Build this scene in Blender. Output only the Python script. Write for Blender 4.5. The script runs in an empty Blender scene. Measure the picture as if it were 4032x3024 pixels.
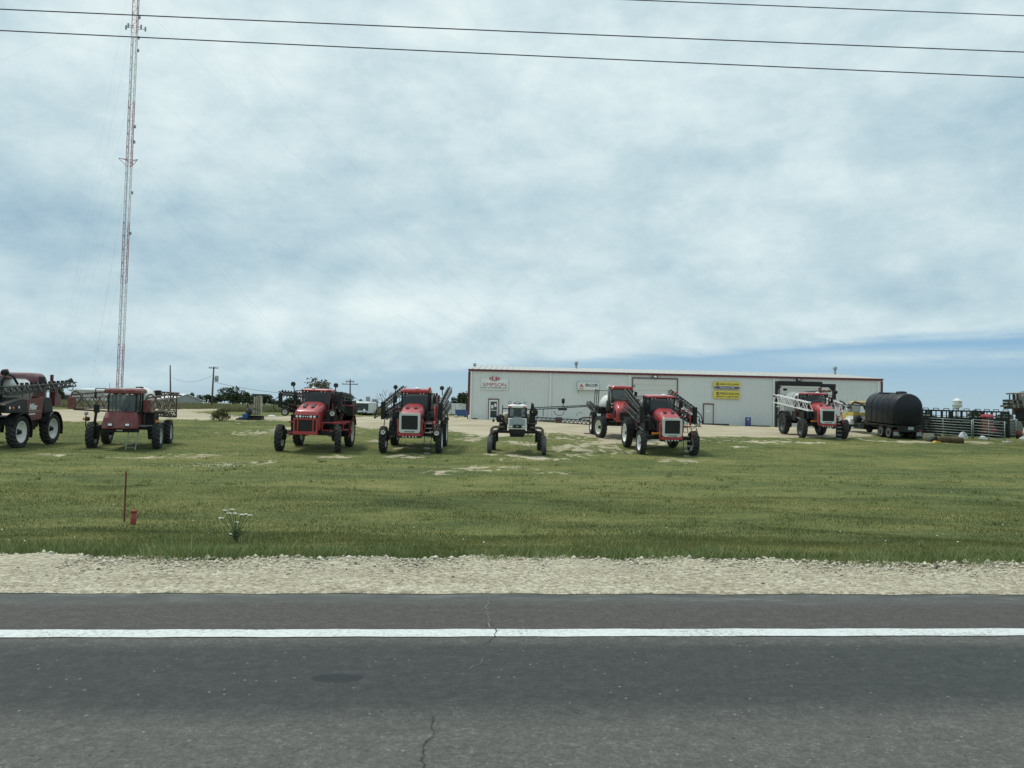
import bpy, math, random
import numpy as np
from mathutils import Vector, Matrix, Euler

random.seed(11)
rng = np.random.default_rng(11)
S = bpy.context.scene
COL = S.collection
R = math.radians

# ------------------------------------------------------------------ camera
F, CX, CY = 3020.0, 2016.0, 1512.0
PIT = math.atan(106 / F)
ROLL = 0.024
ZC = 1.45
YAW = 0.058            # the road runs a little away from the camera to the right
GRADE = 0.0087         # and climbs to the right
fwd = Vector((0, math.cos(PIT), math.sin(PIT)))
up0 = Vector((0, -math.sin(PIT), math.cos(PIT)))
rt0 = Vector((1, 0, 0))
rt = rt0 * math.cos(ROLL) + up0 * math.sin(ROLL)
up = up0 * math.cos(ROLL) - rt0 * math.sin(ROLL)
cam = bpy.data.cameras.new("camera")
cam.lens = 36 * F / 4032
cam.sensor_width = 36
cam.clip_start = 0.1
cam.clip_end = 12000
camo = bpy.data.objects.new("camera", cam)
COL.objects.link(camo)
m = Matrix.Identity(4)
for i in range(3):
    m[i][0], m[i][1], m[i][2] = rt[i], up[i], -fwd[i]
m[2][3] = ZC
camo.matrix_world = m
S.camera = camo


def ray(u, v):
    return fwd + rt * ((u - CX) / F) - up * ((v - CY) / F)


def at(u, v, d):
    r = ray(u, v)
    p = r * (d / r.y)
    return Vector((p.x, p.y, p.z + ZC))


# ------------------------------------------------------------------ terrain
_K = [(-200, -1.6), (-14, -1.5), (-10, -1.45), (3, -1.45), (6.1, -1.45), (7.3, -1.50), (8.4, -1.60), (10, -1.80), (12, -2.05), (17, -2.47),
      (25, -2.64), (35, -2.69), (43, -2.62), (47, -2.45), (53, -2.05), (59, -1.68), (66, -1.32), (75, -1.02),
      (82, -0.90), (100, -0.72), (150, -0.30), (300, 0.35), (1000, 1.2), (6000, 2.0)]
_kd = np.array([k[0] for k in _K], float)
_kz = np.array([k[1] for k in _K], float) + ZC
_td = np.arange(-60, 420, 0.25)
_tz = np.interp(_td, _kd, _kz)
_ker = np.exp(-0.5 * (np.arange(-16, 17) / 6.0) ** 2)
_ker /= _ker.sum()
_ts = np.convolve(np.pad(_tz, 16, mode='edge'), _ker, mode='valid')
_w = np.clip((_td - 8.0) / 3.0, 0, 1)
_tz = _tz * (1 - _w) + _ts * _w


def zt(x, y):
    x = np.asarray(x, float)
    y = np.asarray(y, float)
    w2 = np.clip((42 - y) / 28, 0, 1)
    d = y - YAW * x * w2
    z = np.where(d < 400, np.interp(d, _td, _tz), np.interp(d, _kd, _kz))
    w = np.clip((40 - d) / 26, 0, 1)
    z = z + GRADE * np.clip(x, -70, 70) * w
    wn = np.clip((d - 9) / 6, 0, 1) * np.clip((300 - d) / 200, 0, 1)
    z = z + wn * 0.035 * (np.sin(x * 0.61 + 1.3 * np.sin(y * 0.37)) * np.sin(y * 0.53 + 0.7) + 0.6 * np.sin(x * 1.31 + y * 0.9))
    return z


def gz(x, y):
    return float(zt(x, y))


def ground(u, v, dmax=900):
    r = ray(u, v)
    lo = 3.0
    d = lo
    prev = lo
    while d < dmax:
        p = r * (d / r.y)
        if p.z + ZC <= gz(p.x, p.y):
            a, b = prev, d
            for _ in range(30):
                mid = (a + b) / 2
                q = r * (mid / r.y)
                if q.z + ZC <= gz(q.x, q.y):
                    b = mid
                else:
                    a = mid
            q = r * (b / r.y)
            return Vector((q.x, q.y, gz(q.x, q.y)))
        prev = d
        d *= 1.01
    q = r * (dmax / r.y)
    return Vector((q.x, q.y, gz(q.x, q.y)))


# ------------------------------------------------------------------ materials
MATS = {}


def srgb(r, g, b):
    def c(x):
        x /= 255.0
        return x / 12.92 if x <= 0.04045 else ((x + 0.055) / 1.055) ** 2.4
    return (c(r), c(g), c(b), 1)


def mat(name, col=(0.5, 0.5, 0.5), rough=0.5, metal=0.0, var=0.12, scale=3.0, bump=0.0, bscale=60.0, spec=0.5, dust=0.0, coat=0.0, dcol=(0.34, 0.30, 0.24)):
    if name in MATS:
        return MATS[name]
    M = bpy.data.materials.new(name)
    M.use_nodes = True
    nt = M.node_tree
    b = nt.nodes["Principled BSDF"]
    b.inputs["Roughness"].default_value = rough
    b.inputs["Metallic"].default_value = metal
    b.inputs["Specular IOR Level"].default_value = spec
    if coat:
        b.inputs["Coat Weight"].default_value = coat
        b.inputs["Coat Roughness"].default_value = 0.12
    tc = nt.nodes.new("ShaderNodeTexCoord")
    n = nt.nodes.new("ShaderNodeTexNoise")
    n.inputs["Scale"].default_value = scale
    n.inputs["Detail"].default_value = 6
    n.inputs["Roughness"].default_value = 0.65
    nt.links.new(tc.outputs["Object"], n.inputs["Vector"])
    rp = nt.nodes.new("ShaderNodeValToRGB")
    rp.color_ramp.elements[0].position = 0.3
    rp.color_ramp.elements[1].position = 0.7
    c = Vector(col[:3])
    lo = c * (1 - var)
    hi = c * (1 + var)
    rp.color_ramp.elements[0].color = (*lo, 1)
    rp.color_ramp.elements[1].color = (*hi, 1)
    nt.links.new(n.outputs["Fac"], rp.inputs["Fac"])
    out = rp.outputs["Color"]
    if dust:
        n2 = nt.nodes.new("ShaderNodeTexNoise")
        n2.inputs["Scale"].default_value = 2.3
        n2.inputs["Detail"].default_value = 8
        n2.inputs["Roughness"].default_value = 0.75
        nt.links.new(tc.outputs["Object"], n2.inputs["Vector"])
        mr = nt.nodes.new("ShaderNodeMapRange")
        mr.inputs["From Min"].default_value = 0.42
        mr.inputs["From Max"].default_value = 0.75
        mr.inputs["To Max"].default_value = dust
        nt.links.new(n2.outputs["Fac"], mr.inputs["Value"])
        mx = nt.nodes.new("ShaderNodeMix")
        mx.data_type = 'RGBA'
        nt.links.new(mr.outputs["Result"], mx.inputs["Factor"])
        nt.links.new(out, mx.inputs["A"])
        mx.inputs["B"].default_value = (*dcol, 1)
        out = mx.outputs["Result"]
        ad = nt.nodes.new("ShaderNodeMath")
        ad.operation = 'MULTIPLY_ADD'
        ad.inputs[1].default_value = 0.5
        ad.inputs[2].default_value = rough
        nt.links.new(mr.outputs["Result"], ad.inputs[0])
        nt.links.new(ad.outputs[0], b.inputs["Roughness"])
    nt.links.new(out, b.inputs["Base Color"])
    if bump:
        n3 = nt.nodes.new("ShaderNodeTexNoise")
        n3.inputs["Scale"].default_value = bscale
        n3.inputs["Detail"].default_value = 4
        nt.links.new(tc.outputs["Object"], n3.inputs["Vector"])
        bp = nt.nodes.new("ShaderNodeBump")
        bp.inputs["Strength"].default_value = bump
        bp.inputs["Distance"].default_value = 0.02
        nt.links.new(n3.outputs["Fac"], bp.inputs["Height"])
        nt.links.new(bp.outputs["Normal"], b.inputs["Normal"])
    MATS[name] = M
    return M


mat('red_paint', (0.43, 0.033, 0.045), 0.32, dust=0.22, coat=0.4)
mat('red_dull', (0.17, 0.030, 0.031), 0.5, dust=0.35, var=0.2)
mat('red_wine', (0.155, 0.018, 0.028), 0.4, dust=0.3, coat=0.2)
mat('red_rail', (0.34, 0.028, 0.038), 0.45, dust=0.15)
mat('black_steel', (0.009, 0.011, 0.013), 0.5, dust=0.06, spec=0.35)
mat('boom_steel', (0.026, 0.034, 0.032), 0.5, dust=0.28, var=0.3, spec=0.35)
mat('boom_dusty', (0.25, 0.195, 0.168), 0.7, dust=0.3, var=0.35)
mat('boom_rust', (0.10, 0.058, 0.048), 0.75, dust=0.35, var=0.35)
mat('boom_white', (0.68, 0.70, 0.70), 0.45, dust=0.15)
mat('silver', (0.66, 0.68, 0.68), 0.36, metal=0.25, dust=0.06)
mat('white_paint', (0.80, 0.81, 0.80), 0.4, dust=0.12)
mat('cream_rim', (0.74, 0.72, 0.62), 0.5, dust=0.3)
mat('white_rim', (0.80, 0.80, 0.78), 0.5, dust=0.15)
mat('grey_rim', (0.46, 0.49, 0.50), 0.5, dust=0.3)
mat('dark_rim', (0.035, 0.042, 0.048), 0.5, dust=0.2)
mat('rubber_lug', (0.048, 0.052, 0.053), 0.85, dust=0.35, var=0.3, dcol=(0.12, 0.115, 0.10))
mat('boom_grey', (0.13, 0.145, 0.14), 0.45, metal=0.2, dust=0.25, var=0.25)
mat('rubber', (0.013, 0.0145, 0.016), 0.75, dust=0.25, var=0.3, bump=0.3, dcol=(0.10, 0.10, 0.09))
mat('rubber_grey', (0.085, 0.098, 0.108), 0.8, dust=0.4, var=0.2)
mat('glass', (0.018, 0.028, 0.030), 0.06, spec=0.8, var=0.3, scale=1.5)
mat('glass_pale', (0.075, 0.105, 0.110), 0.08, spec=0.8, var=0.5, scale=1.7)
mat('interior', (0.022, 0.024, 0.025), 0.8)
mat('seat_grey', (0.07, 0.075, 0.075), 0.9)
mat('grille_mesh', (0.010, 0.012, 0.013), 0.6, bump=0.6, bscale=90)
mat('vent_black', (0.016, 0.016, 0.017), 0.6)
mat('lamp', (0.82, 0.84, 0.83), 0.15)
mat('amber', (0.80, 0.20, 0.03), 0.3)
mat('yellow_mark', (0.62, 0.40, 0.05), 0.5)
mat('tank_grey', (0.19, 0.20, 0.19), 0.5, dust=0.25, var=0.2)
mat('tank_pale', (0.42, 0.45, 0.45), 0.4, dust=0.1, var=0.15)
mat('tank_white', (0.75, 0.76, 0.72), 0.4, dust=0.1)
mat('tank_beige', (0.52, 0.47, 0.36), 0.5, dust=0.2)
mat('tank_black', (0.006, 0.010, 0.016), 0.48, var=0.25, spec=0.4)
mat('hood_grey', (0.30, 0.335, 0.355), 0.4, dust=0.1)
mat('axle_brown', (0.115, 0.095, 0.082), 0.65, dust=0.3, var=0.25)
mat('galv', (0.30, 0.36, 0.34), 0.45, metal=0.35, dust=0.15, var=0.2)
mat('step_metal', (0.34, 0.37, 0.36), 0.45, metal=0.3)
mat('wall_metal', (0.655, 0.69, 0.68), 0.5, var=0.035, scale=0.5, dust=0.05)
mat('wall_shadow', (0.42, 0.45, 0.45), 0.5, var=0.05)
mat('roof_metal', (0.50, 0.51, 0.48), 0.45, var=0.08, scale=0.6, dust=0.15)
mat('trim_red', (0.13, 0.020, 0.030), 0.45, var=0.1)
mat('trim_white', (0.76, 0.79, 0.77), 0.45, var=0.05)
mat('door_panel', (0.60, 0.61, 0.58), 0.5, var=0.04)
mat('sign_white', (0.72, 0.75, 0.74), 0.45, var=0.04)
mat('sign_grey', (0.62, 0.65, 0.64), 0.45, var=0.04)
mat('sign_yellow', (0.72, 0.60, 0.10), 0.4, var=0.05)
mat('sign_gold', (0.62, 0.50, 0.10), 0.4, var=0.05)
mat('sign_blue', (0.03, 0.06, 0.28), 0.4)
mat('ink_black', (0.02, 0.022, 0.028), 0.5)
mat('ink_grey', (0.09, 0.10, 0.11), 0.5)
mat('ink_red', (0.36, 0.03, 0.05), 0.5)
mat('ink_orange', (0.55, 0.06, 0.03), 0.5)
mat('ink_white', (0.8, 0.82, 0.82), 0.5)
mat('blue_plastic', (0.025, 0.085, 0.26), 0.45, dust=0.1)
mat('blue_light', (0.06, 0.17, 0.36), 0.5, dust=0.1)
mat('yellow_paint', (0.56, 0.41, 0.09), 0.35, dust=0.12, coat=0.2)
mat('post_red', (0.27, 0.045, 0.030), 0.65, var=0.25, scale=12, dust=0.2)
mat('post_rust', (0.16, 0.028, 0.022), 0.7, var=0.3, scale=12, dust=0.2)
mat('pole_wood', (0.11, 0.085, 0.075), 0.8, var=0.25, scale=8)
mat('wire', (0.06, 0.058, 0.075), 0.6)
mat('guy', (0.55, 0.60, 0.63), 0.5)
mat('tower_red', (0.40, 0.10, 0.10), 0.6, var=0.15)
mat('tower_white', (0.72, 0.68, 0.68), 0.6, var=0.1)
mat('far_white', (0.66, 0.69, 0.70), 0.6, var=0.06, scale=0.5)
mat('far_roof', (0.70, 0.73, 0.745), 0.5, var=0.04)
mat('far_grey', (0.34, 0.37, 0.39), 0.7, var=0.1)
mat('far_dark', (0.05, 0.06, 0.06), 0.8, var=0.3)
mat('concrete', (0.42, 0.40, 0.35), 0.85, var=0.2, scale=4, bump=0.5, bscale=12)
mat('beige_panel', (0.40, 0.36, 0.28), 0.7, var=0.25, dust=0.25)
mat('hay_brown', (0.085, 0.06, 0.03), 0.9, var=0.4, scale=8, bump=0.8, bscale=14)
mat('bale_grey', (0.16, 0.17, 0.15), 0.9, var=0.3, scale=6, bump=0.5, bscale=10)
mat('dark_junk', (0.022, 0.028, 0.026), 0.8, var=0.5, scale=2)
mat('wood_plank', (0.16, 0.14, 0.11), 0.8, var=0.2)
mat('bark', (0.085, 0.070, 0.058), 0.9, var=0.3, scale=6)
mat('dead_wood', (0.16, 0.14, 0.13), 0.9, var=0.25)
mat('flower_white', (0.74, 0.76, 0.66), 0.7, var=0.08)
mat('stem_green', (0.085, 0.125, 0.050), 0.7, var=0.25)
mat('stem_dry', (0.36, 0.32, 0.20), 0.8, var=0.2)
mat('paper', (0.75, 0.77, 0.76), 0.7)


for nm_, al in (('glass', 0.66), ('glass_pale', 0.55)):
    MATS[nm_].node_tree.nodes["Principled BSDF"].inputs["Alpha"].default_value = al


# ------------------------------------------------------------------ mesh builder
class MB:
    def __init__(s):
        s.v, s.f, s.m, s.sm, s.mats = [], [], [], [], []

    def mi(s, name):
        if name not in s.mats:
            s.mats.append(name)
        return s.mats.index(name)

    def add(s, vs, fs, mt, smooth=False):
        o = len(s.v)
        s.v += [tuple(v) for v in vs]
        k = s.mi(mt)
        for f in fs:
            s.f.append(tuple(i + o for i in f))
            s.m.append(k)
            s.sm.append(smooth)
        return s

    def bb(s, x0, x1, y0, y1, z0, z1, mt):
        vs = [(x, y, z) for x in (x0, x1) for y in (y0, y1) for z in (z0, z1)]
        return s.add(vs, [(0, 1, 3, 2), (4, 6, 7, 5), (0, 4, 5, 1), (2, 3, 7, 6), (0, 2, 6, 4), (1, 5, 7, 3)], mt)

    def box(s, c, d, mt, rot=(0, 0, 0)):
        E = Euler(rot).to_matrix()
        vs = []
        for x in (-.5, .5):
            for y in (-.5, .5):
                for z in (-.5, .5):
                    vs.append(E @ Vector((x * d[0], y * d[1], z * d[2])) + Vector(c))
        return s.add(vs, [(0, 1, 3, 2), (4, 6, 7, 5), (0, 4, 5, 1), (2, 3, 7, 6), (0, 2, 6, 4), (1, 5, 7, 3)], mt)

    def tube(s, p, q, r, mt, n=6, r2=None, cap=True):
        p, q = Vector(p), Vector(q)
        r2 = r if r2 is None else r2
        d = (q - p)
        if d.length < 1e-6:
            return s
        d.normalize()
        a = d.cross(Vector((0, 0, 1)) if abs(d.z) < 0.9 else Vector((1, 0, 0))).normalized()
        b = d.cross(a)
        vs = []
        for c, rr in ((p, r), (q, r2)):
            for k in range(n):
                t = 2 * math.pi * k / n + math.pi / n
                vs.append(c + a * (math.cos(t) * rr) + b * (math.sin(t) * rr))
        fs = [(k, (k + 1) % n, n + (k + 1) % n, n + k) for k in range(n)]
        if cap:
            fs += [tuple(range(n - 1, -1, -1)), tuple(range(n, 2 * n))]
        return s.add(vs, fs, mt, n > 6)

    def path(s, pts, r, mt, n=6):
        for a, b in zip(pts[:-1], pts[1:]):
            s.tube(a, b, r, mt, n)
        return s

    def lathe(s, prof, mt, n=20, axis='z', c=(0, 0, 0), smooth=True, cap=True):
        vs, fs = [], []
        for (r, h) in prof:
            for k in range(n):
                t = 2 * math.pi * k / n
                a, b = r * math.cos(t), r * math.sin(t)
                p = {'z': (a, b, h), 'x': (h, a, b), 'y': (b, h, a)}[axis]
                vs.append((p[0] + c[0], p[1] + c[1], p[2] + c[2]))
        for i in range(len(prof) - 1):
            for k in range(n):
                k2 = (k + 1) % n
                fs.append((i * n + k, i * n + k2, (i + 1) * n + k2, (i + 1) * n + k))
        if cap and prof[0][0] > 1e-4:
            fs.append(tuple(range(n - 1, -1, -1)))
        if cap and prof[-1][0] > 1e-4:
            fs.append(tuple((len(prof) - 1) * n + k for k in range(n)))
        return s.add(vs, fs, mt, smooth)

    def prism(s, poly, axis, a, b, mt):
        n = len(poly)
        vs = []
        for h in (a, b):
            for (p, q) in poly:
                vs.append({'x': (h, p, q), 'y': (p, h, q), 'z': (p, q, h)}[axis])
        fs = [(k, (k + 1) % n, n + (k + 1) % n, n + k) for k in range(n)]
        fs += [tuple(range(n - 1, -1, -1)), tuple(range(n, 2 * n))]
        return s.add(vs, fs, mt)

    def loft(s, secs, mt, smooth=False, cap=True):
        n = len(secs[0])
        vs = [p for sec in secs for p in sec]
        fs = []
        for i in range(len(secs) - 1):
            for k in range(n):
                k2 = (k + 1) % n
                fs.append((i * n + k, i * n + k2, (i + 1) * n + k2, (i + 1) * n + k))
        if cap:
            fs += [tuple(range(n - 1, -1, -1)), tuple((len(secs) - 1) * n + k for k in range(n))]
        return s.add(vs, fs, mt, smooth)

    def ring(s, outer, inner, axis, a, b, mt):
        """flat frame between two same-length outlines, with thickness a..b"""
        n = len(outer)

        def P(pq, h):
            return {'x': (h, pq[0], pq[1]), 'y': (pq[0], h, pq[1]), 'z': (pq[0], pq[1], h)}[axis]
        vs = [P(p, a) for p in outer] + [P(p, a) for p in inner] + [P(p, b) for p in outer] + [P(p, b) for p in inner]
        fs = []
        for k in range(n):
            k2 = (k + 1) % n
            fs += [(k, k2, n + k2, n + k), (2 * n + k, 3 * n + k, 3 * n + k2, 2 * n + k2),
                   (k, 2 * n + k, 2 * n + k2, k2), (n + k, n + k2, 3 * n + k2, 3 * n + k)]
        return s.add(vs, fs, mt)

    def text(s, txt, x0, x1, z0, z1, y, mt, thick=0.012, shear=0.0, to=None, bold=0.0):
        """lettering in the XZ plane facing -Y, stretched to the box"""
        cu = bpy.data.curves.new("t", 'FONT')
        cu.body = txt
        cu.size = 1
        cu.extrude = 0.02
        cu.resolution_u = 3
        cu.shear = shear
        cu.offset = bold
        ob = bpy.data.objects.new("t", cu)
        me = bpy.data.meshes.new_from_object(ob)
        co = [v.co.copy() for v in me.vertices]
        fs = [tuple(p.vertices) for p in me.polygons]
        bpy.data.objects.remove(ob)
        bpy.data.curves.remove(cu)
        bpy.data.meshes.remove(me)
        if not co:
            return s
        ax, bx = min(c.x for c in co), max(c.x for c in co)
        ay, by = min(c.y for c in co), max(c.y for c in co)
        az, bz = min(c.z for c in co), max(c.z for c in co)
        vs = []
        for c in co:
            p = Vector((x0 + (c.x - ax) / (bx - ax) * (x1 - x0), y - (c.z - az) / (bz - az) * thick, z0 + (c.y - ay) / (by - ay) * (z1 - z0)))
            if to is not None:
                p = to @ p
            vs.append(p)
        return s.add(vs, fs, mt)

    def build(s, name, parent=None, loc=None, bevel=0.0, rot=None):
        me = bpy.data.meshes.new(name)
        me.from_pydata(s.v, [], s.f)
        for mn in s.mats:
            me.materials.append(MATS[mn])
        me.polygons.foreach_set("material_index", s.m)
        me.polygons.foreach_set("use_smooth", s.sm)
        me.update()
        return link(name, me, parent, loc, bevel, rot)


def link(name, me, parent=None, loc=None, bevel=0.0, rot=None):
    o = bpy.data.objects.new(name, me)
    COL.objects.link(o)
    if parent is not None:
        o.parent = parent
    if loc is not None:
        o.location = loc
    if rot is not None:
        o.rotation_euler = rot
    if bevel:
        b = o.modifiers.new("bevel", 'BEVEL')
        b.width = bevel
        b.segments = 2
        b.limit_method = 'ANGLE'
        b.angle_limit = R(40)
    return o


def tag(o, label=None, cat=None, group=None, kind=None):
    if label:
        o["label"] = label
    if cat:
        o["category"] = cat
    if group:
        o["group"] = group
    if kind:
        o["kind"] = kind
    return o


def thing(name, label, cat, loc=(0, 0, 0), rz=0.0, group=None):
    o = bpy.data.objects.new(name, None)
    COL.objects.link(o)
    o.location = loc
    o.rotation_euler = (0, 0, rz)
    o.empty_display_size = 0.3
    return tag(o, label, cat, group)


def park(root, u, v, rz, wb, track=3.0):
    """stand a machine on the ground: front axle over the given spot, tilted with the slope"""
    p = ground(u, v)
    c, s = math.cos(rz), math.sin(rz)
    rear = (p.x - s * wb, p.y + c * wb)
    zf, zr = gz(p.x, p.y), gz(*rear)
    h = track / 2
    zl = (gz(p.x - c * h, p.y - s * h) + gz(rear[0] - c * h, rear[1] - s * h)) / 2
    zr2 = (gz(p.x + c * h, p.y + s * h) + gz(rear[0] + c * h, rear[1] + s * h)) / 2
    root.location = (p.x, p.y, zf - 0.02)
    root.rotation_euler = (math.atan2(zr - zf, wb), -math.atan2(zr2 - zl, track), rz)
    return p


def rsec(hw, z0, z1, r, y, n=5, rb=0.03):
    """rounded cross-section (XZ) at depth y"""
    pts = [(-hw + rb, z0), (hw - rb, z0), (hw, z0 + rb)]
    for k in range(n + 1):
        t = k / n * math.pi / 2
        pts.append((hw - r + r * math.cos(t), z1 - r + r * math.sin(t)))
    for k in range(n + 1):
        t = math.pi / 2 + k / n * math.pi / 2
        pts.append((-hw + r + r * math.cos(t), z1 - r + r * math.sin(t)))
    pts.append((-hw, z0 + rb))
    return [(p[0], y, p[1]) for p in pts]


def rrect(x0, x1, z0, z1, r, n=4):
    pts = []
    for cx, cz, a0 in ((x1 - r, z0 + r, -90), (x1 - r, z1 - r, 0), (x0 + r, z1 - r, 90), (x0 + r, z0 + r, 180)):
        for k in range(n + 1):
            t = R(a0 + 90 * k / n)
            pts.append((cx + r * math.cos(t), cz + r * math.sin(t)))
    return pts
# ------------------------------------------------------------------ node helper
class NT:
    def __init__(s, nt):
        s.nt = nt

    def n(s, t, **kw):
        x = s.nt.nodes.new(t)
        for k, v in kw.items():
            setattr(x, k, v)
        return x

    def l(s, a, b):
        s.nt.links.new(a, b)

    def put(s, sock, val):
        if hasattr(val, "is_output"):
            s.l(val, sock)
        else:
            sock.default_value = val

    def M(s, op, a, b=None, c=None, clamp=False):
        x = s.n("ShaderNodeMath", operation=op, use_clamp=clamp)
        s.put(x.inputs[0], a)
        if b is not None:
            s.put(x.inputs[1], b)
        if c is not None:
            s.put(x.inputs[2], c)
        return x.outputs[0]

    def noise(s, vec, scale, detail=6, rough=0.6, dist=0.0, dims='3D'):
        x = s.n("ShaderNodeTexNoise", noise_dimensions=dims)
        s.l(vec, x.inputs["Vector"])
        x.inputs["Scale"].default_value = scale
        x.inputs["Detail"].default_value = detail
        x.inputs["Roughness"].default_value = rough
        x.inputs["Distortion"].default_value = dist
        return x.outputs["Fac"]

    def mr(s, v, a, b, c=0.0, d=1.0, smooth=True):
        x = s.n("ShaderNodeMapRange", interpolation_type='SMOOTHSTEP' if smooth else 'LINEAR')
        s.put(x.inputs["Value"], v)
        for k, val in (("From Min", a), ("From Max", b), ("To Min", c), ("To Max", d)):
            s.put(x.inputs[k], val)
        return x.outputs["Result"]

    def mix(s, f, a, b):
        x = s.n("ShaderNodeMix", data_type='RGBA')
        s.put(x.inputs["Factor"], f)
        s.put(x.inputs["A"], a if hasattr(a, "is_output") else (*a[:3], 1))
        s.put(x.inputs["B"], b if hasattr(b, "is_output") else (*b[:3], 1))
        return x.outputs["Result"]

    def ramp(s, f, stops):
        x = s.n("ShaderNodeValToRGB")
        els = x.color_ramp.elements
        while len(els) < len(stops):
            els.new(0.5)
        for e, (p, c) in zip(els, stops):
            e.position = p
            e.color = (*c[:3], 1)
        s.l(f, x.inputs["Fac"])
        return x.outputs["Color"]

    def vmul(s, v, k):
        x = s.n("ShaderNodeVectorMath", operation='MULTIPLY')
        s.l(v, x.inputs[0])
        x.inputs[1].default_value = k
        return x.outputs[0]


# ------------------------------------------------------------------ sun and sky
SUN = Vector((-0.33, 0.30, 0.90)).normalized()
sl = bpy.data.lights.new("sun", 'SUN')
sl.energy = 2.1
sl.angle = R(8)
sl.color = (1.0, 0.94, 0.84)
so = bpy.data.objects.new("sun", sl)
COL.objects.link(so)
so.rotation_euler = SUN.to_track_quat('Z', 'Y').to_euler()
so.location = (0, 0, 60)

W = bpy.data.worlds.new("World")
S.world = W
W.use_nodes = True
g = NT(W.node_tree)
for nd in list(W.node_tree.nodes):
    W.node_tree.nodes.remove(nd)
out = g.n("ShaderNodeOutputWorld")
bg = g.n("ShaderNodeBackground")
bg.inputs["Strength"].default_value = 0.1
g.l(bg.outputs[0], out.inputs["Surface"])
sky = g.n("ShaderNodeTexSky", sky_type='NISHITA')
sky.sun_disc = False
sky.sun_elevation = math.asin(SUN.z)
sky.sun_rotation = math.atan2(SUN.x, SUN.y)
sky.air_density = 1.0
sky.dust_density = 0.6
tc = g.n("ShaderNodeTexCoord")
D = tc.outputs["Generated"]
sx = g.n("ShaderNodeSeparateXYZ")
g.l(D, sx.inputs[0])
X, Y, Z = sx.outputs
yy = g.M('MAXIMUM', Y, 0.08)
az = g.M('DIVIDE', X, yy)
el = g.M('DIVIDE', Z, yy)
zz = g.M('ADD', g.M('MAXIMUM', Z, 0.0), 0.20)
cb = g.n("ShaderNodeCombineXYZ")
g.l(g.M('DIVIDE', X, zz), cb.inputs[0])
g.l(g.M('DIVIDE', Y, zz), cb.inputs[1])
P = cb.outputs[0]
n1 = g.noise(g.vmul(P, (1.15, 0.95, 1)), 1.7, 9, 0.55, 0.25)
n2 = g.noise(g.vmul(D, (5.0, 5.0, 9.5)), 1.0, 9, 0.60, 0.15)
n3 = g.noise(g.vmul(P, (0.6, 0.6, 1)), 1.0, 3, 0.5, 0.0)


def blob(cx, cy, sxx, syy, amp):
    a = g.M('POWER', g.M('DIVIDE', g.M('SUBTRACT', az, cx), sxx), 2)
    b = g.M('POWER', g.M('DIVIDE', g.M('SUBTRACT', el, cy), syy), 2)
    return g.M('MULTIPLY', g.M('EXPONENT', g.M('MULTIPLY', g.M('ADD', a, b), -1.0)), amp)


n4 = g.noise(g.vmul(D, (12, 12, 21)), 1.0, 8, 0.64, 0.15)
n5 = g.noise(g.vmul(D, (2.0, 2.0, 9.5)), 1.0, 4, 0.5, 0.2)
br = g.M('ADD', g.M('MULTIPLY', n1, 0.24), g.M('MULTIPLY', n2, 0.36))
br = g.M('ADD', br, g.M('ADD', g.M('MULTIPLY', n5, 0.26), g.M('MULTIPLY', n4, 0.40)))
br = g.M('ADD', g.M('MULTIPLY', g.M('SUBTRACT', br, 0.63), 0.82), 0.515)
for bl in ((-0.50, 0.43, 0.22, 0.10, 0.115), (-0.66, 0.235, 0.30, 0.055, -0.135), (-0.30, 0.185, 0.20, 0.035, -0.05),
           (-0.12, 0.135, 0.22, 0.028, 0.075), (-0.70, 0.36, 0.12, 0.06, -0.06), (0.15, 0.30, 0.30, 0.10, -0.02),
           (-0.55, 0.105, 0.16, 0.022, 0.06), (0.15, 0.47, 0.5, 0.08, 0.05), (0.62, 0.25, 0.10, 0.035, 0.075), (0.70, 0.42, 0.2, 0.12, -0.06),
           (0.5, 0.15, 0.28, 0.022, -0.04), (0.1, 0.14, 0.3, 0.05, 0.03), (-0.35, 0.055, 0.45, 0.018, -0.05), (0.20, 0.40, 0.16, 0.05, 0.05)):
    br = g.M('ADD', br, blob(*bl))
cloud = g.ramp(br, [(0.30, (3.2, 4.8, 6.05)), (0.42, (4.55, 6.15, 6.95)), (0.52, (5.8, 7.25, 7.75)), (0.60, (6.9, 8.2, 8.5)), (0.72, (8.6, 9.5, 9.5))])
# clear strip above the horizon, wider to the right
ws = g.noise(g.vmul(D, (7, 7, 60)), 1.0, 5, 0.6, 0.3)
thr = g.M('ADD', g.M('MULTIPLY', g.M('MINIMUM', g.M('MAXIMUM', az, -0.45), 0.9), 0.090), 0.056)
thr = g.M('ADD', thr, g.M('MULTIPLY', g.M('SUBTRACT', ws, 0.5), 0.030))
cov = g.mr(g.M('SUBTRACT', el, thr), -0.006, 0.014)
band = g.M('SUBTRACT', 1.0, g.M('MULTIPLY', g.M('ABSOLUTE', g.M('SUBTRACT', el, g.M('ADD', g.M('MULTIPLY', az, 0.035), 0.064))), 62.0), clamp=True)
band = g.M('MULTIPLY', band, g.mr(az, 0.22, 0.50))
band = g.M('MULTIPLY', band, g.mr(ws, 0.30, 0.58))
left = g.mr(az, -0.05, -0.75, 0.0, 0.55)
cov = g.M('MAXIMUM', g.M('MAXIMUM', cov, g.M('MULTIPLY', band, 0.75)), g.M('MULTIPLY', left, g.mr(ws, 0.35, 0.65)))
bluec = g.mix(g.mr(el, 0.0, 0.11), (3.8, 5.75, 7.0), (2.5, 4.7, 6.9))
clear = g.mix(0.82, sky.outputs[0], bluec)
skyc = g.mix(cov, clear, cloud)
low = g.mr(Z, -0.02, 0.0)
skyc = g.mix(low, (2.0, 2.2, 2.0), skyc)
g.l(skyc, bg.inputs["Color"])
S.view_settings.view_transform = 'Standard'
S.view_settings.look = 'None'
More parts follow.
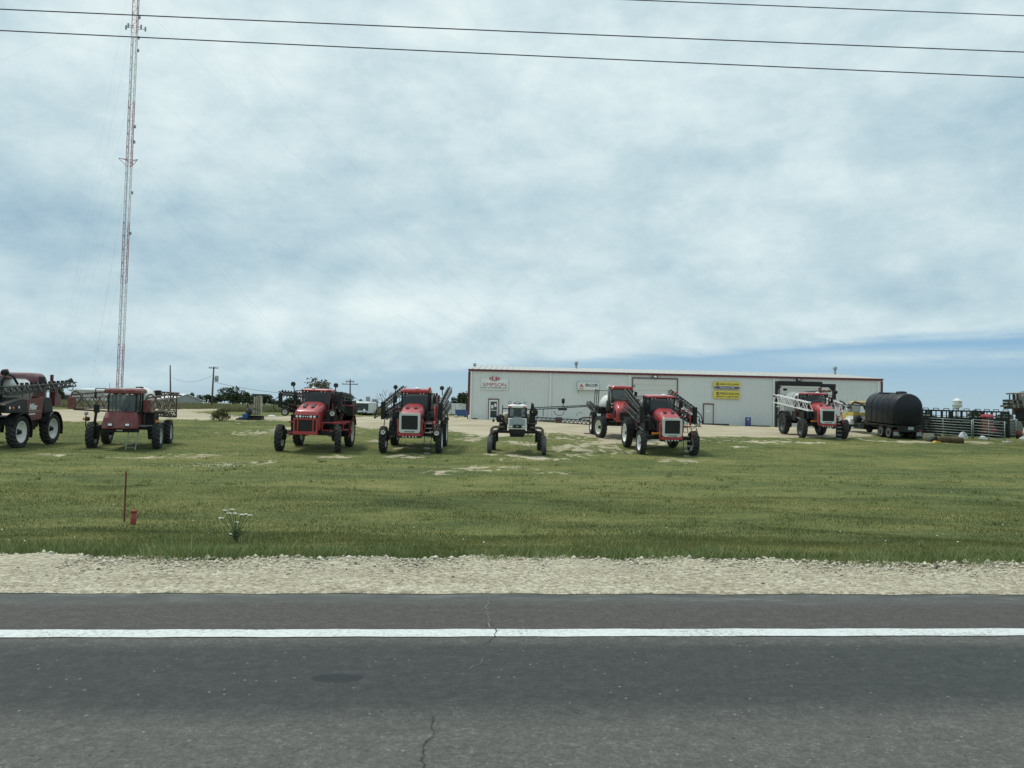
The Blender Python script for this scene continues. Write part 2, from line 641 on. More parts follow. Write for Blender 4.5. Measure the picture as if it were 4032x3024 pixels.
S.view_settings.exposure = 0
S.view_settings.gamma = 1

# ------------------------------------------------------------------ ground masks
YARD_UV = [
    [(-700, 1610), (0, 1611), (300, 1611), (520, 1610), (700, 1612), (860, 1611), (1040, 1610), (1150, 1611), (1150, 1618), (1040, 1617),
     (860, 1617), (760, 1622), (800, 1629), (880, 1635), (980, 1642), (1150, 1638), (1420, 1641), (1840, 1640), (3600, 1665), (4400, 1680), (4400, 1706), (4032, 1704),
     (3700, 1706), (3480, 1712), (3300, 1726), (3100, 1724), (2960, 1722), (2860, 1722), (2780, 1719), (2660, 1738), (2570, 1752), (2470, 1744), (2390, 1752), (2290, 1752), (2330, 1728), (2260, 1712),
     (2190, 1706), (2130, 1712), (1990, 1715), (1900, 1722), (1840, 1716), (1790, 1702), (1700, 1690), (1560, 1684), (1470, 1690), (1400, 1680), (1330, 1668),
     (1200, 1660), (1050, 1655), (900, 1652), (700, 1650), (480, 1656), (290, 1660), (0, 1658), (-700, 1655)],
]
PATCH = [(960, 1825, 70, 9), (1010, 1703, 75, 8), (1110, 1690, 60, 7), (1940, 1846, 130, 9), (1750, 1858, 60, 6), (2130, 1806, 90, 9), (2330, 1762, 95, 14), (2420, 1738, 70, 12),
         (2700, 1812, 70, 5), (1990, 1790, 60, 5), (2290, 1790, 50, 6), (780, 1792, 90, 8), (1580, 1797, 60, 7), (2060, 1745, 60, 6), (2240, 1728, 60, 7), (1860, 1728, 50, 7),
         (1460, 1735, 30, 4), (3560, 1740, 130, 5), (2960, 1738, 90, 6), (1600, 1765, 40, 5), (560, 1800, 90, 6), (250, 1790, 60, 4), (3200, 1745, 60, 3), (2180, 1862, 50, 4), (2900, 1760, 60, 3), (3760, 1738, 110, 4), (1330, 1800, 50, 4)]


def sdist(px, py, poly):
    """signed distance (positive inside) from points to polygon, numpy"""
    n = len(poly)
    d2 = np.full(px.shape, 1e18)
    ins = np.zeros(px.shape, bool)
    for i in range(n):
        ax, ay = poly[i]
        bx, by = poly[(i + 1) % n]
        ex, ey = bx - ax, by - ay
        t = np.clip(((px - ax) * ex + (py - ay) * ey) / (ex * ex + ey * ey + 1e-12), 0, 1)
        qx, qy = px - ax - t * ex, py - ay - t * ey
        d2 = np.minimum(d2, qx * qx + qy * qy)
        c = ((ay > py) != (by > py))
        with np.errstate(divide='ignore', invalid='ignore'):
            xi = ax + (py - ay) / (by - ay + 1e-12) * ex
        ins ^= c & (px < xi)
    return np.where(ins, 1, -1) * np.sqrt(d2)


YARD_XY = []
for pl in YARD_UV:
    YARD_XY.append([(q.x, q.y) for q in (ground(u, v, 400) for u, v in pl)])
PATCH_XY = []
for (u, v, ru, rv) in PATCH:
    c, e, a = ground(u, v), ground(u, v - rv), ground(u + ru, v)
    PATCH_XY.append((c.x, c.y, abs(a.x - c.x), max(0.35, min(4.0, abs(e.y - c.y)))))


def gravel_mask(x, y):
    x = np.asarray(x, float)
    y = np.asarray(y, float)
    w = 0.7 * np.sin(x * 0.9 + 2 * np.sin(y * .35)) + 0.5 * np.sin(x * 2.3 + y * 1.1)
    sd = np.maximum.reduce([sdist(x, y, p) for p in YARD_XY])
    m_ = np.clip(0.5 + (sd + 0.35 * w) / 3.2, 0, 1)
    m_ = np.maximum(m_, np.where(sd < 0, 0.40 * np.exp(sd / 5.0), 0) * (y < 75))
    for (cx, cy, rx, ry) in PATCH_XY:
        q = np.sqrt(((x - cx) / rx) ** 2 + ((y - cy) / ry) ** 2)
        m_ = np.maximum(m_, np.clip(1.25 - 0.42 * q, 0, 1) * 0.56)
    return np.where(y < 16, 0, m_)


def road_t(x, y):
    return (y - YAW * x) * math.cos(math.atan(YAW))


# ------------------------------------------------------------------ ground material
def grass_color(g, P, tint=None):
    """mottled mown lawn; P is a position output"""
    a = g.noise(g.vmul(P, (0.10, 0.26, 0.0)), 1.0, 6, 0.6, 0.3)
    b = g.noise(g.vmul(P, (0.55, 1.1, 0.0)), 1.0, 6, 0.62, 0.2)
    c = g.noise(g.vmul(P, (3.2, 3.2, 0.0)), 1.0, 5, 0.7)
    f = g.M('ADD', g.M('ADD', g.M('MULTIPLY', a, 0.52), g.M('MULTIPLY', b, 0.36)), g.M('MULTIPLY', c, 0.12))
    f = g.M('ADD', g.M('MULTIPLY', g.M('SUBTRACT', f, 0.5), 1.45), 0.5)
    if tint is not None:
        f = g.M('ADD', f, g.M('MULTIPLY', g.M('SUBTRACT', tint, 0.5), 0.16))
    return g.ramp(f, [(0.28, (0.074, 0.096, 0.037)), (0.42, (0.116, 0.140, 0.048)), (0.50, (0.156, 0.174, 0.059)), (0.58, (0.203, 0.206, 0.071)), (0.72, (0.265, 0.240, 0.102))])


def new_mat(name):
    Mt = bpy.data.materials.new(name)
    Mt.use_nodes = True
    MATS[name] = Mt
    gg = NT(Mt.node_tree)
    return Mt, gg, Mt.node_tree.nodes["Principled BSDF"]


Mg, g, b = new_mat("ground_cover")
geo = g.n("ShaderNodeNewGeometry")
P = geo.outputs["Position"]
at_g = g.n("ShaderNodeAttribute", attribute_name="gravel")
at_d = g.n("ShaderNodeAttribute", attribute_name="dry")
gc = grass_color(g, P)
fine = g.noise(P, 14.0, 4, 0.7)
gc = g.mix(g.mr(fine, 0.35, 0.7, 0.0, 0.45), gc, (0.070, 0.088, 0.036))
dryc = g.ramp(g.noise(g.vmul(P, (0.10, 0.5, 0)), 1.0, 8, 0.7), [(0.3, (0.145, 0.152, 0.075)), (0.5, (0.205, 0.200, 0.105)), (0.7, (0.275, 0.252, 0.145))])
gc = g.mix(at_d.outputs["Fac"], gc, dryc)
gn = g.noise(g.vmul(P, (0.16, 0.36, 0)), 1.0, 8, 0.62)
gn2 = g.noise(P, 9.0, 6, 0.75)
gf = g.M('ADD', g.M('MULTIPLY', gn, 0.6), g.M('MULTIPLY', gn2, 0.4))
grc = g.ramp(gf, [(0.34, (0.29, 0.25, 0.178)), (0.48, (0.42, 0.37, 0.265)), (0.60, (0.52, 0.465, 0.34)), (0.7, (0.59, 0.545, 0.42))])
edge = g.M('ADD', at_g.outputs["Fac"], g.M('MULTIPLY', g.M('SUBTRACT', g.noise(g.vmul(P, (0.9, 0.55, 0)), 1.0, 9, 0.68, 1.2), 0.5), 2.5))
edge = g.mr(edge, 0.47, 0.62)
edge = g.M('MULTIPLY', edge, g.mr(at_g.outputs["Fac"], 0.0, 0.25))
colr = g.mix(edge, gc, grc)
g.l(colr, b.inputs["Base Color"])
b.inputs["Roughness"].default_value = 0.95
b.inputs["Specular IOR Level"].default_value = 0.12
bp = g.n("ShaderNodeBump")
bp.inputs["Strength"].default_value = 0.5
bp.inputs["Distance"].default_value = 0.05
g.l(g.noise(P, 22.0, 6, 0.8), bp.inputs["Height"])
g.l(bp.outputs[0], b.inputs["Normal"])

# ------------------------------------------------------------------ ground mesh
ys = [-60, -40, -28, -20, -15, -12, -9, -6, -3, -1, 0, 1, 2, 3, 4, 5]
y = 5.0
while y < 30:
    y += 0.22
    ys.append(y)
while y < 110:
    y += 0.012 * y
    ys.append(y)
while y < 6000:
    y *= 1.06
    ys.append(y)
ys = np.array(ys)
ts = np.concatenate([np.linspace(-3.0, -1.0, 12)[:-1], np.linspace(-1.0, 1.0, 261), np.linspace(1.0, 3.0, 12)[1:]])
GX = ts[None, :] * (np.maximum(ys, 0)[:, None] + 12)
GY = np.repeat(ys[:, None], len(ts), 1)
GZ = zt(GX, GY)
tt = road_t(GX, GY)
GZ = GZ - 0.05 * (tt < 6.6) * (tt > -16) - 0.03 * ((tt >= 6.6) & (tt < 7.6))
GM = gravel_mask(GX.ravel(), GY.ravel()).reshape(GX.shape)
uvx = GX / np.maximum(GY, 1)
GD = np.clip((GY - 84) / 10, 0, 1) * np.where(GX < 0, 1.0, 0.35)
nr, nc = GX.shape
idx = np.arange(nr * nc).reshape(nr, nc)
quads = np.stack([idx[:-1, :-1], idx[:-1, 1:], idx[1:, 1:], idx[1:, :-1]], -1).reshape(-1, 4)
qm = GM.ravel()[quads].mean(1)
qy = GY.ravel()[quads].mean(1)
sel_g = qm > 0.5
sel_f = (~sel_g) & (qy > 86)
for nm, sel in (("lawn", ~sel_g & ~sel_f), ("gravel_yard", sel_g), ("field", sel_f)):
    qd = quads[sel]
    used, inv = np.unique(qd, return_inverse=True)
    inv = inv.reshape(qd.shape)
    me = bpy.data.meshes.new(nm)
    co = np.stack([GX.ravel()[used], GY.ravel()[used], GZ.ravel()[used]], -1)
    me.from_pydata(co.tolist(), [], inv.tolist())
    for an, arr in (("gravel", GM), ("dry", GD)):
        a_ = me.attributes.new(an, 'FLOAT', 'POINT')
        a_.data.foreach_set("value", arr.ravel()[used].astype(np.float32))
    me.materials.append(Mg)
    me.polygons.foreach_set("use_smooth", [True] * len(me.polygons))
    me.update()
    tag(link(nm, me), kind='structure')

# ------------------------------------------------------------------ road, shoulder, marking
RROT = (0, -math.atan(GRADE), math.atan(YAW))


def strip(name, prof, mname, s0=-260, s1=260, ns=2, rag=None):
    xs = np.linspace(s0, s1, ns)
    vs, fs = [], []
    for i, x in enumerate(xs):
        for j, (t, z) in enumerate(prof):
            dt = rag(x, j) if rag else 0.0
            vs.append((x, t + dt, z))
    n = len(prof)
    for i in range(ns - 1):
        for j in range(n - 1):
            fs.append((i * n + j, (i + 1) * n + j, (i + 1) * n + j + 1, i * n + j + 1))
    me = bpy.data.meshes.new(name)
    me.from_pydata(vs, [], fs)
    me.materials.append(MATS[mname])
    me.update()
    return tag(link(name, me, rot=RROT), kind='structure')


Mr, g, b = new_mat("asphalt")
tc = g.n("ShaderNodeTexCoord")
P = tc.outputs["Object"]
sp = g.n("ShaderNodeSeparateXYZ")
g.l(P, sp.inputs[0])
T = sp.outputs[1]
wob = g.M('ADD', T, g.M('MULTIPLY', g.M('SUBTRACT', g.noise(g.vmul(P, (0.25, 0.9, 0)), 1.0, 5, 0.6), 0.5), 0.5))
dark = g.M('MULTIPLY', g.mr(wob, 3.42, 3.90), g.mr(wob, 4.92, 4.60))
brown = g.M('MULTIPLY', g.mr(T, 5.04, 5.09), g.mr(wob, 5.97, 5.67))
edgeg = g.mr(wob, 5.67, 6.02)
agg = g.noise(g.vmul(P, (44, 44, 30)), 1.0, 4, 0.95)
agg2 = g.noise(g.vmul(P, (9, 11, 6)), 1.0, 7, 0.80)
base = g.ramp(g.M('ADD', g.M('MULTIPLY', agg, 0.65), g.M('MULTIPLY', agg2, 0.35)),
              [(0.32, (0.044, 0.045, 0.042)), (0.45, (0.090, 0.090, 0.083)), (0.54, (0.122, 0.122, 0.112)), (0.66, (0.24, 0.24, 0.22))])
dk = g.ramp(g.M('ADD', g.M('MULTIPLY', agg, 0.6), g.M('MULTIPLY', agg2, 0.4)),
            [(0.34, (0.030, 0.034, 0.034)), (0.5, (0.050, 0.055, 0.054)), (0.66, (0.092, 0.097, 0.093))])
bw = g.ramp(g.M('ADD', g.M('MULTIPLY', agg, 0.6), g.M('MULTIPLY', agg2, 0.4)),
            [(0.34, (0.045, 0.041, 0.038)), (0.5, (0.080, 0.073, 0.067)), (0.66, (0.145, 0.134, 0.122))])
c1 = g.mix(dark, base, dk)
c1 = g.mix(brown, c1, bw)
ed = g.ramp(g.noise(g.vmul(P, (2.2, 7, 0)), 1.0, 6, 0.75), [(0.3, (0.055, 0.061, 0.061)), (0.52, (0.092, 0.10, 0.097)), (0.7, (0.20, 0.21, 0.20))])
c1 = g.mix(g.M('MULTIPLY', edgeg, 0.8), c1, ed)
# pale chips in the surface
vo = g.n("ShaderNodeTexVoronoi")
vo.inputs["Scale"].default_value = 48
g.l(P, vo.inputs["Vector"])
wn = g.n("ShaderNodeSeparateColor")
g.l(vo.outputs["Color"], wn.inputs[0])
chip = g.M('MULTIPLY', g.M('GREATER_THAN', wn.outputs[0], 0.982), g.M('LESS_THAN', vo.outputs["Distance"], g.M('MULTIPLY', wn.outputs[2], 0.38)))
c1 = g.mix(g.M('MULTIPLY', chip, 0.7), c1, (0.30, 0.29, 0.26))
vo2 = g.n("ShaderNodeTexVoronoi")
vo2.inputs["Scale"].default_value = 30
g.l(P, vo2.inputs["Vector"])
wn2 = g.n("ShaderNodeSeparateColor")
g.l(vo2.outputs["Color"], wn2.inputs[0])
chip2 = g.M('MULTIPLY', g.M('GREATER_THAN', wn2.outputs[1], 0.985), g.M('LESS_THAN', vo2.outputs["Distance"], 0.28))
c1 = g.mix(g.M('MULTIPLY', chip2, 0.75), c1, (0.028, 0.032, 0.034))
# an old spill
q = ground(1325, 2686)
tq = Vector((q.x, q.y, 0))
co_, si_ = math.cos(math.atan(YAW)), math.sin(math.atan(YAW))
lx, ly = q.x * co_ + q.y * si_, -q.x * si_ + q.y * co_
sxx = g.M('DIVIDE', g.M('SUBTRACT', sp.outputs[0], lx), 0.135)
syy = g.M('DIVIDE', g.M('SUBTRACT', sp.outputs[1], ly), 0.075)
rr = g.M('SQRT', g.M('ADD', g.M('POWER', sxx, 2), g.M('POWER', syy, 2)))
rr = g.M('ADD', rr, g.M('MULTIPLY', g.M('SUBTRACT', g.noise(P, 14, 4, 0.6), 0.5), 0.7))
c1 = g.mix(g.mr(rr, 1.05, 0.85, 0, 0.7), c1, (0.020, 0.025, 0.028))
g.l(c1, b.inputs["Base Color"])
b.inputs["Roughness"].default_value = 0.85
b.inputs["Specular IOR Level"].default_value = 0.3
bp = g.n("ShaderNodeBump")
bp.inputs["Strength"].default_value = 0.55
bp.inputs["Distance"].default_value = 0.012
g.l(agg, bp.inputs["Height"])
g.l(bp.outputs[0], b.inputs["Normal"])
SH = 0.012
strip("road", [(-9.5, -0.02), (-3, 0.01), (1.5, 0.03), (5.0, 0.014), (6.115, 0.0)], "asphalt")

Ml, g, b = new_mat("line_paint")
tc = g.n("ShaderNodeTexCoord")
P = tc.outputs["Object"]
wr = g.noise(g.vmul(P, (30, 48, 1)), 1.0, 6, 0.85)
wr2 = g.noise(g.vmul(P, (1.5, 3, 1)), 1.0, 4, 0.6)
w_ = g.mr(g.M('ADD', g.M('MULTIPLY', wr, 0.75), g.M('MULTIPLY', wr2, 0.25)), 0.52, 0.585)
pc = g.ramp(g.noise(P, 30, 5, 0.7), [(0.3, (0.52, 0.555, 0.55)), (0.6, (0.70, 0.735, 0.72))])
g.l(g.mix(g.M('MULTIPLY', w_, 0.8), pc, (0.15, 0.16, 0.155)), b.inputs["Base Color"])
b.inputs["Roughness"].default_value = 0.7


def line_rag(x, j):
    return 0.004 * math.sin(x * 7.1 + j) + 0.003 * math.sin(x * 17.3 + 2 * j)


strip("road_marking", [(4.905, 0.0195), (5.075, 0.0175)], "line_paint", -60, 60, 1400, line_rag)

Ms, g, b = new_mat("shoulder_gravel")
tc = g.n("ShaderNodeTexCoord")
P = tc.outputs["Object"]
vo = g.n("ShaderNodeTexVoronoi")
vo.inputs["Scale"].default_value = 34
vo.inputs["Randomness"].default_value = 1.0
dn = g.n("ShaderNodeTexNoise")
dn.inputs["Scale"].default_value = 12
g.l(P, dn.inputs["Vector"])
va = g.n("ShaderNodeVectorMath", operation='MULTIPLY_ADD')
g.l(dn.outputs["Color"], va.inputs[0])
va.inputs[1].default_value = (0.05, 0.05, 0.05)
g.l(P, va.inputs[2])
g.l(va.outputs[0], vo.inputs["Vector"])
cs = g.n("ShaderNodeSeparateColor")
g.l(vo.outputs["Color"], cs.inputs[0])
f1 = g.noise(P, 40, 6, 0.8)
f2 = g.noise(g.vmul(P, (0.8, 2.5, 1)), 1.0, 6, 0.65)
ff = g.M('ADD', g.M('ADD', g.M('MULTIPLY', f1, 0.36), g.M('MULTIPLY', f2, 0.34)), g.M('MULTIPLY', cs.outputs[0], 0.30))
c1 = g.ramp(ff, [(0.30, (0.225, 0.197, 0.142)), (0.42, (0.35, 0.314, 0.226)), (0.54, (0.465, 0.425, 0.315)), (0.66, (0.62, 0.585, 0.465))])
peb = g.M('MULTIPLY', g.M('GREATER_THAN', cs.outputs[1], 0.90), g.M('LESS_THAN', vo.outputs["Distance"], 0.40))
c1 = g.mix(g.M('MULTIPLY', peb, 0.45), c1, (0.17, 0.15, 0.12))
g.l(c1, b.inputs["Base Color"])
b.inputs["Roughness"].default_value = 0.95
b.inputs["Specular IOR Level"].default_value = 0.15
bp = g.n("ShaderNodeBump")
bp.inputs["Strength"].default_value = 0.8
bp.inputs["Distance"].default_value = 0.02
g.l(g.M('ADD', g.M('MULTIPLY', f1, 0.6), g.M('MULTIPLY', g.M('SUBTRACT', 1.0, vo.outputs["Distance"]), 0.5)), bp.inputs["Height"])
g.l(bp.outputs[0], b.inputs["Normal"])


def gravel_edge(x):
    return 7.84 - 0.022 * x + 0.10 * np.sin(x * 0.9 + 0.5) + 0.07 * np.sin(x * 2.7 + np.sin(x)) + 0.06 * np.sin(x * 6.1 + 1) + 0.04 * np.sin(x * 14.3)


def shoulder_rag(x, j):
    if j == 0:
        return 0.012 * math.sin(x * 5) + 0.010 * math.sin(x * 13.7 + 1)
    if j == 4:
        return gravel_edge(x) - 7.84
    if j == 3:
        return 0.5 * (gravel_edge(x) - 7.84)
    return 0


strip("gravel_shoulder", [(6.10, 0.004), (6.135, 0.014), (6.7, 0.004), (7.3, -0.022), (7.84, -0.058)], "shoulder_gravel", -70, 70, 1100, shoulder_rag)

# cracks in the asphalt
Mk, g, b = new_mat("crack_fill")
b.inputs["Base Color"].default_value = (0.045, 0.046, 0.045, 1)
b.inputs["Roughness"].default_value = 0.95
Mk2, g, b = new_mat("crack_pale")
b.inputs["Base Color"].default_value = (0.20, 0.195, 0.175, 1)
b.inputs["Roughness"].default_value = 0.95


def crack(pts, wid, mname, lift):
    # pts in photo pixels, jittered and laid on the road
    P3 = []
    for (u, v) in pts:
        r_ = ray(u, v)
        # intersect with road surface (iterate on the gentle crown)
        d_ = 4.0
        for _ in range(12):
            p = r_ * (d_ / r_.y)
            t_ = road_t(p.x, p.y)
            zr_ = float(np.interp(t_, [-3, 1.5, 5.0, 6.115], [0.01, 0.03, 0.014, 0.0])) + GRADE * (p.x * co_ + p.y * si_) + lift
            d_ = d_ * (zr_ - ZC) / (p.z if abs(p.z) > 1e-6 else -1e-6)
        p = r_ * (d_ / r_.y)
        P3.append(Vector((p.x, p.y, p.z + ZC)))
    fine_ = []
    for a, b_ in zip(P3[:-1], P3[1:]):
        n = max(2, int((b_ - a).length / 0.035))
        for k in range(n):
            q_ = a.lerp(b_, k / n)
            fine_.append(q_ + Vector((random.uniform(-.012, .012), random.uniform(-.01, .01), 0)))
    fine_.append(P3[-1])
    vs, fs = [], []
    for k, q_ in enumerate(fine_):
        w_ = wid * random.uniform(0.35, 1.2)
        vs += [(q_.x - w_, q_.y, q_.z), (q_.x + w_, q_.y, q_.z)]
        if k:
            fs.append((2 * k - 2, 2 * k - 1, 2 * k + 1, 2 * k))
    return vs, fs


def crack_obj(specs):
    mb = MB()
    for pts, wid, mname in specs:
        vs, fs = crack(pts, wid, mname, 0.0062)
        mb.add(vs, fs, mname)
    o = mb.build("road_crack")
    tag(o, kind='structure')


crack_obj([([(1948, 2474), (1952, 2490), (1946, 2512), (1924, 2524), (1905, 2535)], 0.0048, "crack_fill"),
           ([(1706, 2820), (1700, 2850), (1698, 2895), (1670, 2930), (1655, 2960), (1668, 2985), (1650, 3040), (1640, 3100)], 0.0038, "crack_fill"),
           ([(1930, 2348), (1926, 2372), (1915, 2395), (1918, 2415), (1926, 2440), (1930, 2472)], 0.004, "crack_pale"),
           ([(1900, 2590), (1905, 2610), (1870, 2622), (1845, 2635)], 0.0018, "crack_pale"),
           ([(1860, 3003), (1905, 2999), (1950, 2996)], 0.003, "crack_fill")])
# ------------------------------------------------------------------ grass blades
Mb, g, b = new_mat("grass_blade")
geo = g.n("ShaderNodeNewGeometry")
ta = g.n("ShaderNodeAttribute", attribute_name="tint")
gc = grass_color(g, geo.outputs["Position"], ta.outputs["Fac"])
hl = g.n("ShaderNodeAttribute", attribute_name="lush")
gc = g.mix(g.M('MULTIPLY', hl.outputs["Fac"], 0.85), gc, g.ramp(ta.outputs["Fac"], [(0.0, (0.085, 0.14, 0.05)), (0.45, (0.195, 0.275, 0.098)), (0.8, (0.30, 0.385, 0.15)), (0.93, (0.39, 0.40, 0.19)), (0.97, (0.58, 0.53, 0.33))]))
gc = g.mix(g.M('MULTIPLY', g.mr(ta.outputs["Fac"], 0.86, 0.9), 0.45), gc, (0.24, 0.22, 0.105))
gc = g.mix(0.12, gc, (0.30, 0.30, 0.14))
g.l(gc, b.inputs["Base Color"])
b.inputs["Roughness"].default_value = 0.7
b.inputs["Specular IOR Level"].default_value = 0.2


def blades(name, px, py, h, w, tint, lush, mname, lean=0.45, label_kind='stuff', segs=1):
    n = len(px)
    pz = zt(px, py) - 0.015
    a = rng.uniform(0, 2 * np.pi, n)
    la = rng.uniform(0, 2 * np.pi, n)
    ln = h * (lean + 0.65 * lush) * rng.uniform(0.1, 1.0, n)
    dx, dy = np.cos(a) * w / 2, np.sin(a) * w / 2
    tx, ty = np.cos(la) * ln, np.sin(la) * ln
    V = np.empty((n, 3, 3), np.float32)
    V[:, 0] = np.stack([px - dx, py - dy, pz], -1)
    V[:, 1] = np.stack([px + dx, py + dy, pz], -1)
    V[:, 2] = np.stack([px + tx, py + ty, pz + h], -1)
    me = bpy.data.meshes.new(name)
    me.vertices.add(3 * n)
    me.loops.add(3 * n)
    me.polygons.add(n)
    me.vertices.foreach_set("co", V.ravel())
    me.loops.foreach_set("vertex_index", np.arange(3 * n, dtype=np.int32))
    me.polygons.foreach_set("loop_start", np.arange(0, 3 * n, 3, dtype=np.int32))
    me.polygons.foreach_set("loop_total", np.full(n, 3, np.int32))
    for an, arr in (("tint", tint), ("lush", lush)):
        t = me.attributes.new(an, 'FLOAT', 'POINT')
        t.data.foreach_set("value", np.repeat(arr, 3).astype(np.float32))
    me.materials.append(MATS[mname])
    me.update()
    me.validate()
    return link(name, me)


def clump(x, y, s1, s2, ph):
    return 0.5 + 0.25 * np.sin(x * s1 + 2.1 * np.sin(y * s2 + ph)) + 0.25 * np.sin(y * s1 * 1.3 + 1.7 * np.sin(x * s2 * 1.4 + ph * 2))


PX, PY, HH, WW, TT, LL = [], [], [], [], [], []


def scatter(n, y0, y1, xk, hfun, wid, lush_fun, keep=None):
    y = rng.uniform(0, 1, n)
    y = np.sqrt(y0 * y0 + y * (y1 * y1 - y0 * y0))
    x = rng.uniform(-1, 1, n) * (y * xk + 1.5)
    t = road_t(x, y)
    ok = t > gravel_edge(x) - 0.06 - 0.40 * rng.uniform(0, 1, n) ** 6
    x, y, t = x[ok], y[ok], t[ok]
    gm = gravel_mask(x, y)
    ok = rng.uniform(0, 1, len(x)) > np.clip(gm * 2.6 - 0.55, 0, 0.98)
    x, y, t = x[ok], y[ok], t[ok]
    if keep is not None:
        ok = keep(x, y, t)
        x, y, t = x[ok], y[ok], t[ok]
    h = hfun(x, y, t)
    PX.append(x)
    PY.append(y)
    HH.append(h)
    WW.append(wid * rng.uniform(0.6, 1.3, len(x)))
    TT.append(rng.uniform(0, 1, len(x)))
    LL.append(lush_fun(x, y, t))


def edge_band(x, t):
    return np.clip(1 - (t - gravel_edge(x)) / 1.35, 0, 1)


def h_near(x, y, t):
    e = edge_band(x, t)
    c = clump(x, y, 1.9, 2.7, 0.6)
    base = 0.035 + 0.03 * clump(x, y, 0.9, 1.3, 2.0)
    return (base + e * (0.01 + 0.19 * c ** 3)) * rng.uniform(0.45, 1.25, len(x))


scatter(160000, 7.3, 13.5, 0.72, h_near, 0.011, lambda x, y, t: np.clip(edge_band(x, t) * (0.35 + 0.9 * clump(x, y, 1.9, 2.7, 0.6)), 0, 1) * 0.85)
scatter(150000, 13.5, 25, 0.72, lambda x, y, t: (0.035 + 0.03 * clump(x, y, 0.8, 1.1, 1.0)) * rng.uniform(0.5, 1.25, len(x)), 0.018, lambda x, y, t: np.zeros(len(x)))
scatter(130000, 25, 64, 0.74, lambda x, y, t: (0.035 + 0.035 * clump(x, y, 0.5, 0.8, 1.0)) * rng.uniform(0.5, 1.25, len(x)), 0.040, lambda x, y, t: np.zeros(len(x)))
# denser ragged fringe along the gravel
scatter(150000, 7.1, 10.2, 0.74, h_near, 0.010, lambda x, y, t: np.clip(edge_band(x, t) * (0.4 + 0.9 * clump(x, y, 1.9, 2.7, 0.6)), 0, 1) * 0.9,
        keep=lambda x, y, t: (edge_band(x, t) > 0.02) & (rng.uniform(0, 1, len(x)) < 0.10 + 0.9 * clump(x, y, 3.1, 2.2, 1.1) ** 2))
# tall weed tufts standing out of the mown grass
tx_, ty_ = [], []
for _ in range(520):
    yy_ = random.uniform(8.3, 40) if random.random() < 0.55 else random.uniform(8.0, 10)
    xx_ = random.uniform(-0.7, 0.7) * yy_
    if road_t(xx_, yy_) < gravel_edge(xx_) + 0.02:
        continue
    k = random.randint(12, 34)
    s = random.uniform(0.03, 0.14) * (1 if yy_ < 12 else 2.0)
    tx_.append(xx_ + rng.normal(0, s, k))
    ty_.append(yy_ + rng.normal(0, s, k))
x = np.concatenate(tx_)
y = np.concatenate(ty_)
PX.append(x)
PY.append(y)
HH.append(rng.uniform(0.05, 0.15, len(x)))
WW.append(rng.uniform(0.008, 0.016, len(x)) * np.clip(y / 11, 1, 2.5))
TT.append(np.where(y > 12, rng.uniform(0.1, 0.5, len(x)), rng.uniform(0, 0.8, len(x))))
LL.append(np.where(y > 12, 0.35, 0.75))
px, py, hh, ww, ti, lu = [np.concatenate(a) for a in (PX, PY, HH, WW, TT, LL)]
tag(blades("grass", px, py, hh, ww, ti, lu, "grass_blade"), "short green lawn grass with a taller ragged fringe along the gravel", "grass", kind='stuff')

# ------------------------------------------------------------------ tall dry field grass
Mf, g, b = new_mat("field_blade")
geo = g.n("ShaderNodeNewGeometry")
ta = g.n("ShaderNodeAttribute", attribute_name="tint")
nz = g.noise(g.vmul(geo.outputs["Position"], (0.06, 0.25, 0)), 1.0, 5, 0.6)
gc = g.ramp(g.M('ADD', g.M('MULTIPLY', nz, 0.7), g.M('MULTIPLY', ta.outputs["Fac"], 0.3)),
            [(0.3, (0.15, 0.162, 0.078)), (0.5, (0.225, 0.222, 0.118)), (0.7, (0.31, 0.285, 0.165))])
g.l(gc, b.inputs["Base Color"])
b.inputs["Roughness"].default_value = 0.9
b.inputs["Specular IOR Level"].default_value = 0.1
n = 60000
y = 87 + 60 * rng.uniform(0, 1, n) ** 1.8
x = rng.uniform(-0.75, -0.08, n) * y
fe = np.array([gravel_mask(x, y)]).ravel()
ok = (fe < 0.2) & (y > 87 + 1.5 * np.sin(x * 0.21)) & (x / y < -0.155)
x, y = x[ok], y[ok]
o = blades("tall_grass", x, y, rng.uniform(0.25, 0.72, len(x)), rng.uniform(0.06, 0.16, len(x)), rng.uniform(0, 1, len(x)), np.zeros(len(x)), "field_blade", lean=0.5)
tag(o, "tall tan and green field grass beyond the gravel drive", "field grass", kind='stuff')

# ------------------------------------------------------------------ loose stones on the shoulder
n = 19000
sx_ = rng.uniform(-7.5, 7.5, n)
far_ = rng.uniform(0, 1, n) ** 0.55
ge = gravel_edge(sx_)
st = 6.135 + (ge + 0.10 - 6.135) * far_
sz = np.interp(st, [6.10, 6.135, 6.7, 7.3, 7.84, 8.2], [0.004, 0.014, 0.004, -0.022, -0.058, -0.085])
rad = rng.gamma(2.0, 0.0042, n) * (0.55 + 0.95 * far_ ** 2)
rad = np.clip(rad, 0.004, 0.042)
octv = np.array([(1, 0, 0), (0, 1, 0), (-1, 0, 0), (0, -1, 0), (0, 0, 1), (0, 0, -1)], float)
octf = np.array([(0, 1, 4), (1, 2, 4), (2, 3, 4), (3, 0, 4), (1, 0, 5), (2, 1, 5), (3, 2, 5), (0, 3, 5)])
V = octv[None] * rng.uniform(0.55, 1.15, (n, 6, 1))
V = V * np.stack([rng.uniform(0.8, 1.5, n), rng.uniform(0.7, 1.2, n), rng.uniform(0.4, 0.8, n)], -1)[:, None, :]
a = rng.uniform(0, 6.28, n)
ca, sa = np.cos(a)[:, None], np.sin(a)[:, None]
V = np.stack([V[..., 0] * ca - V[..., 1] * sa, V[..., 0] * sa + V[..., 1] * ca, V[..., 2]], -1) * rad[:, None, None]
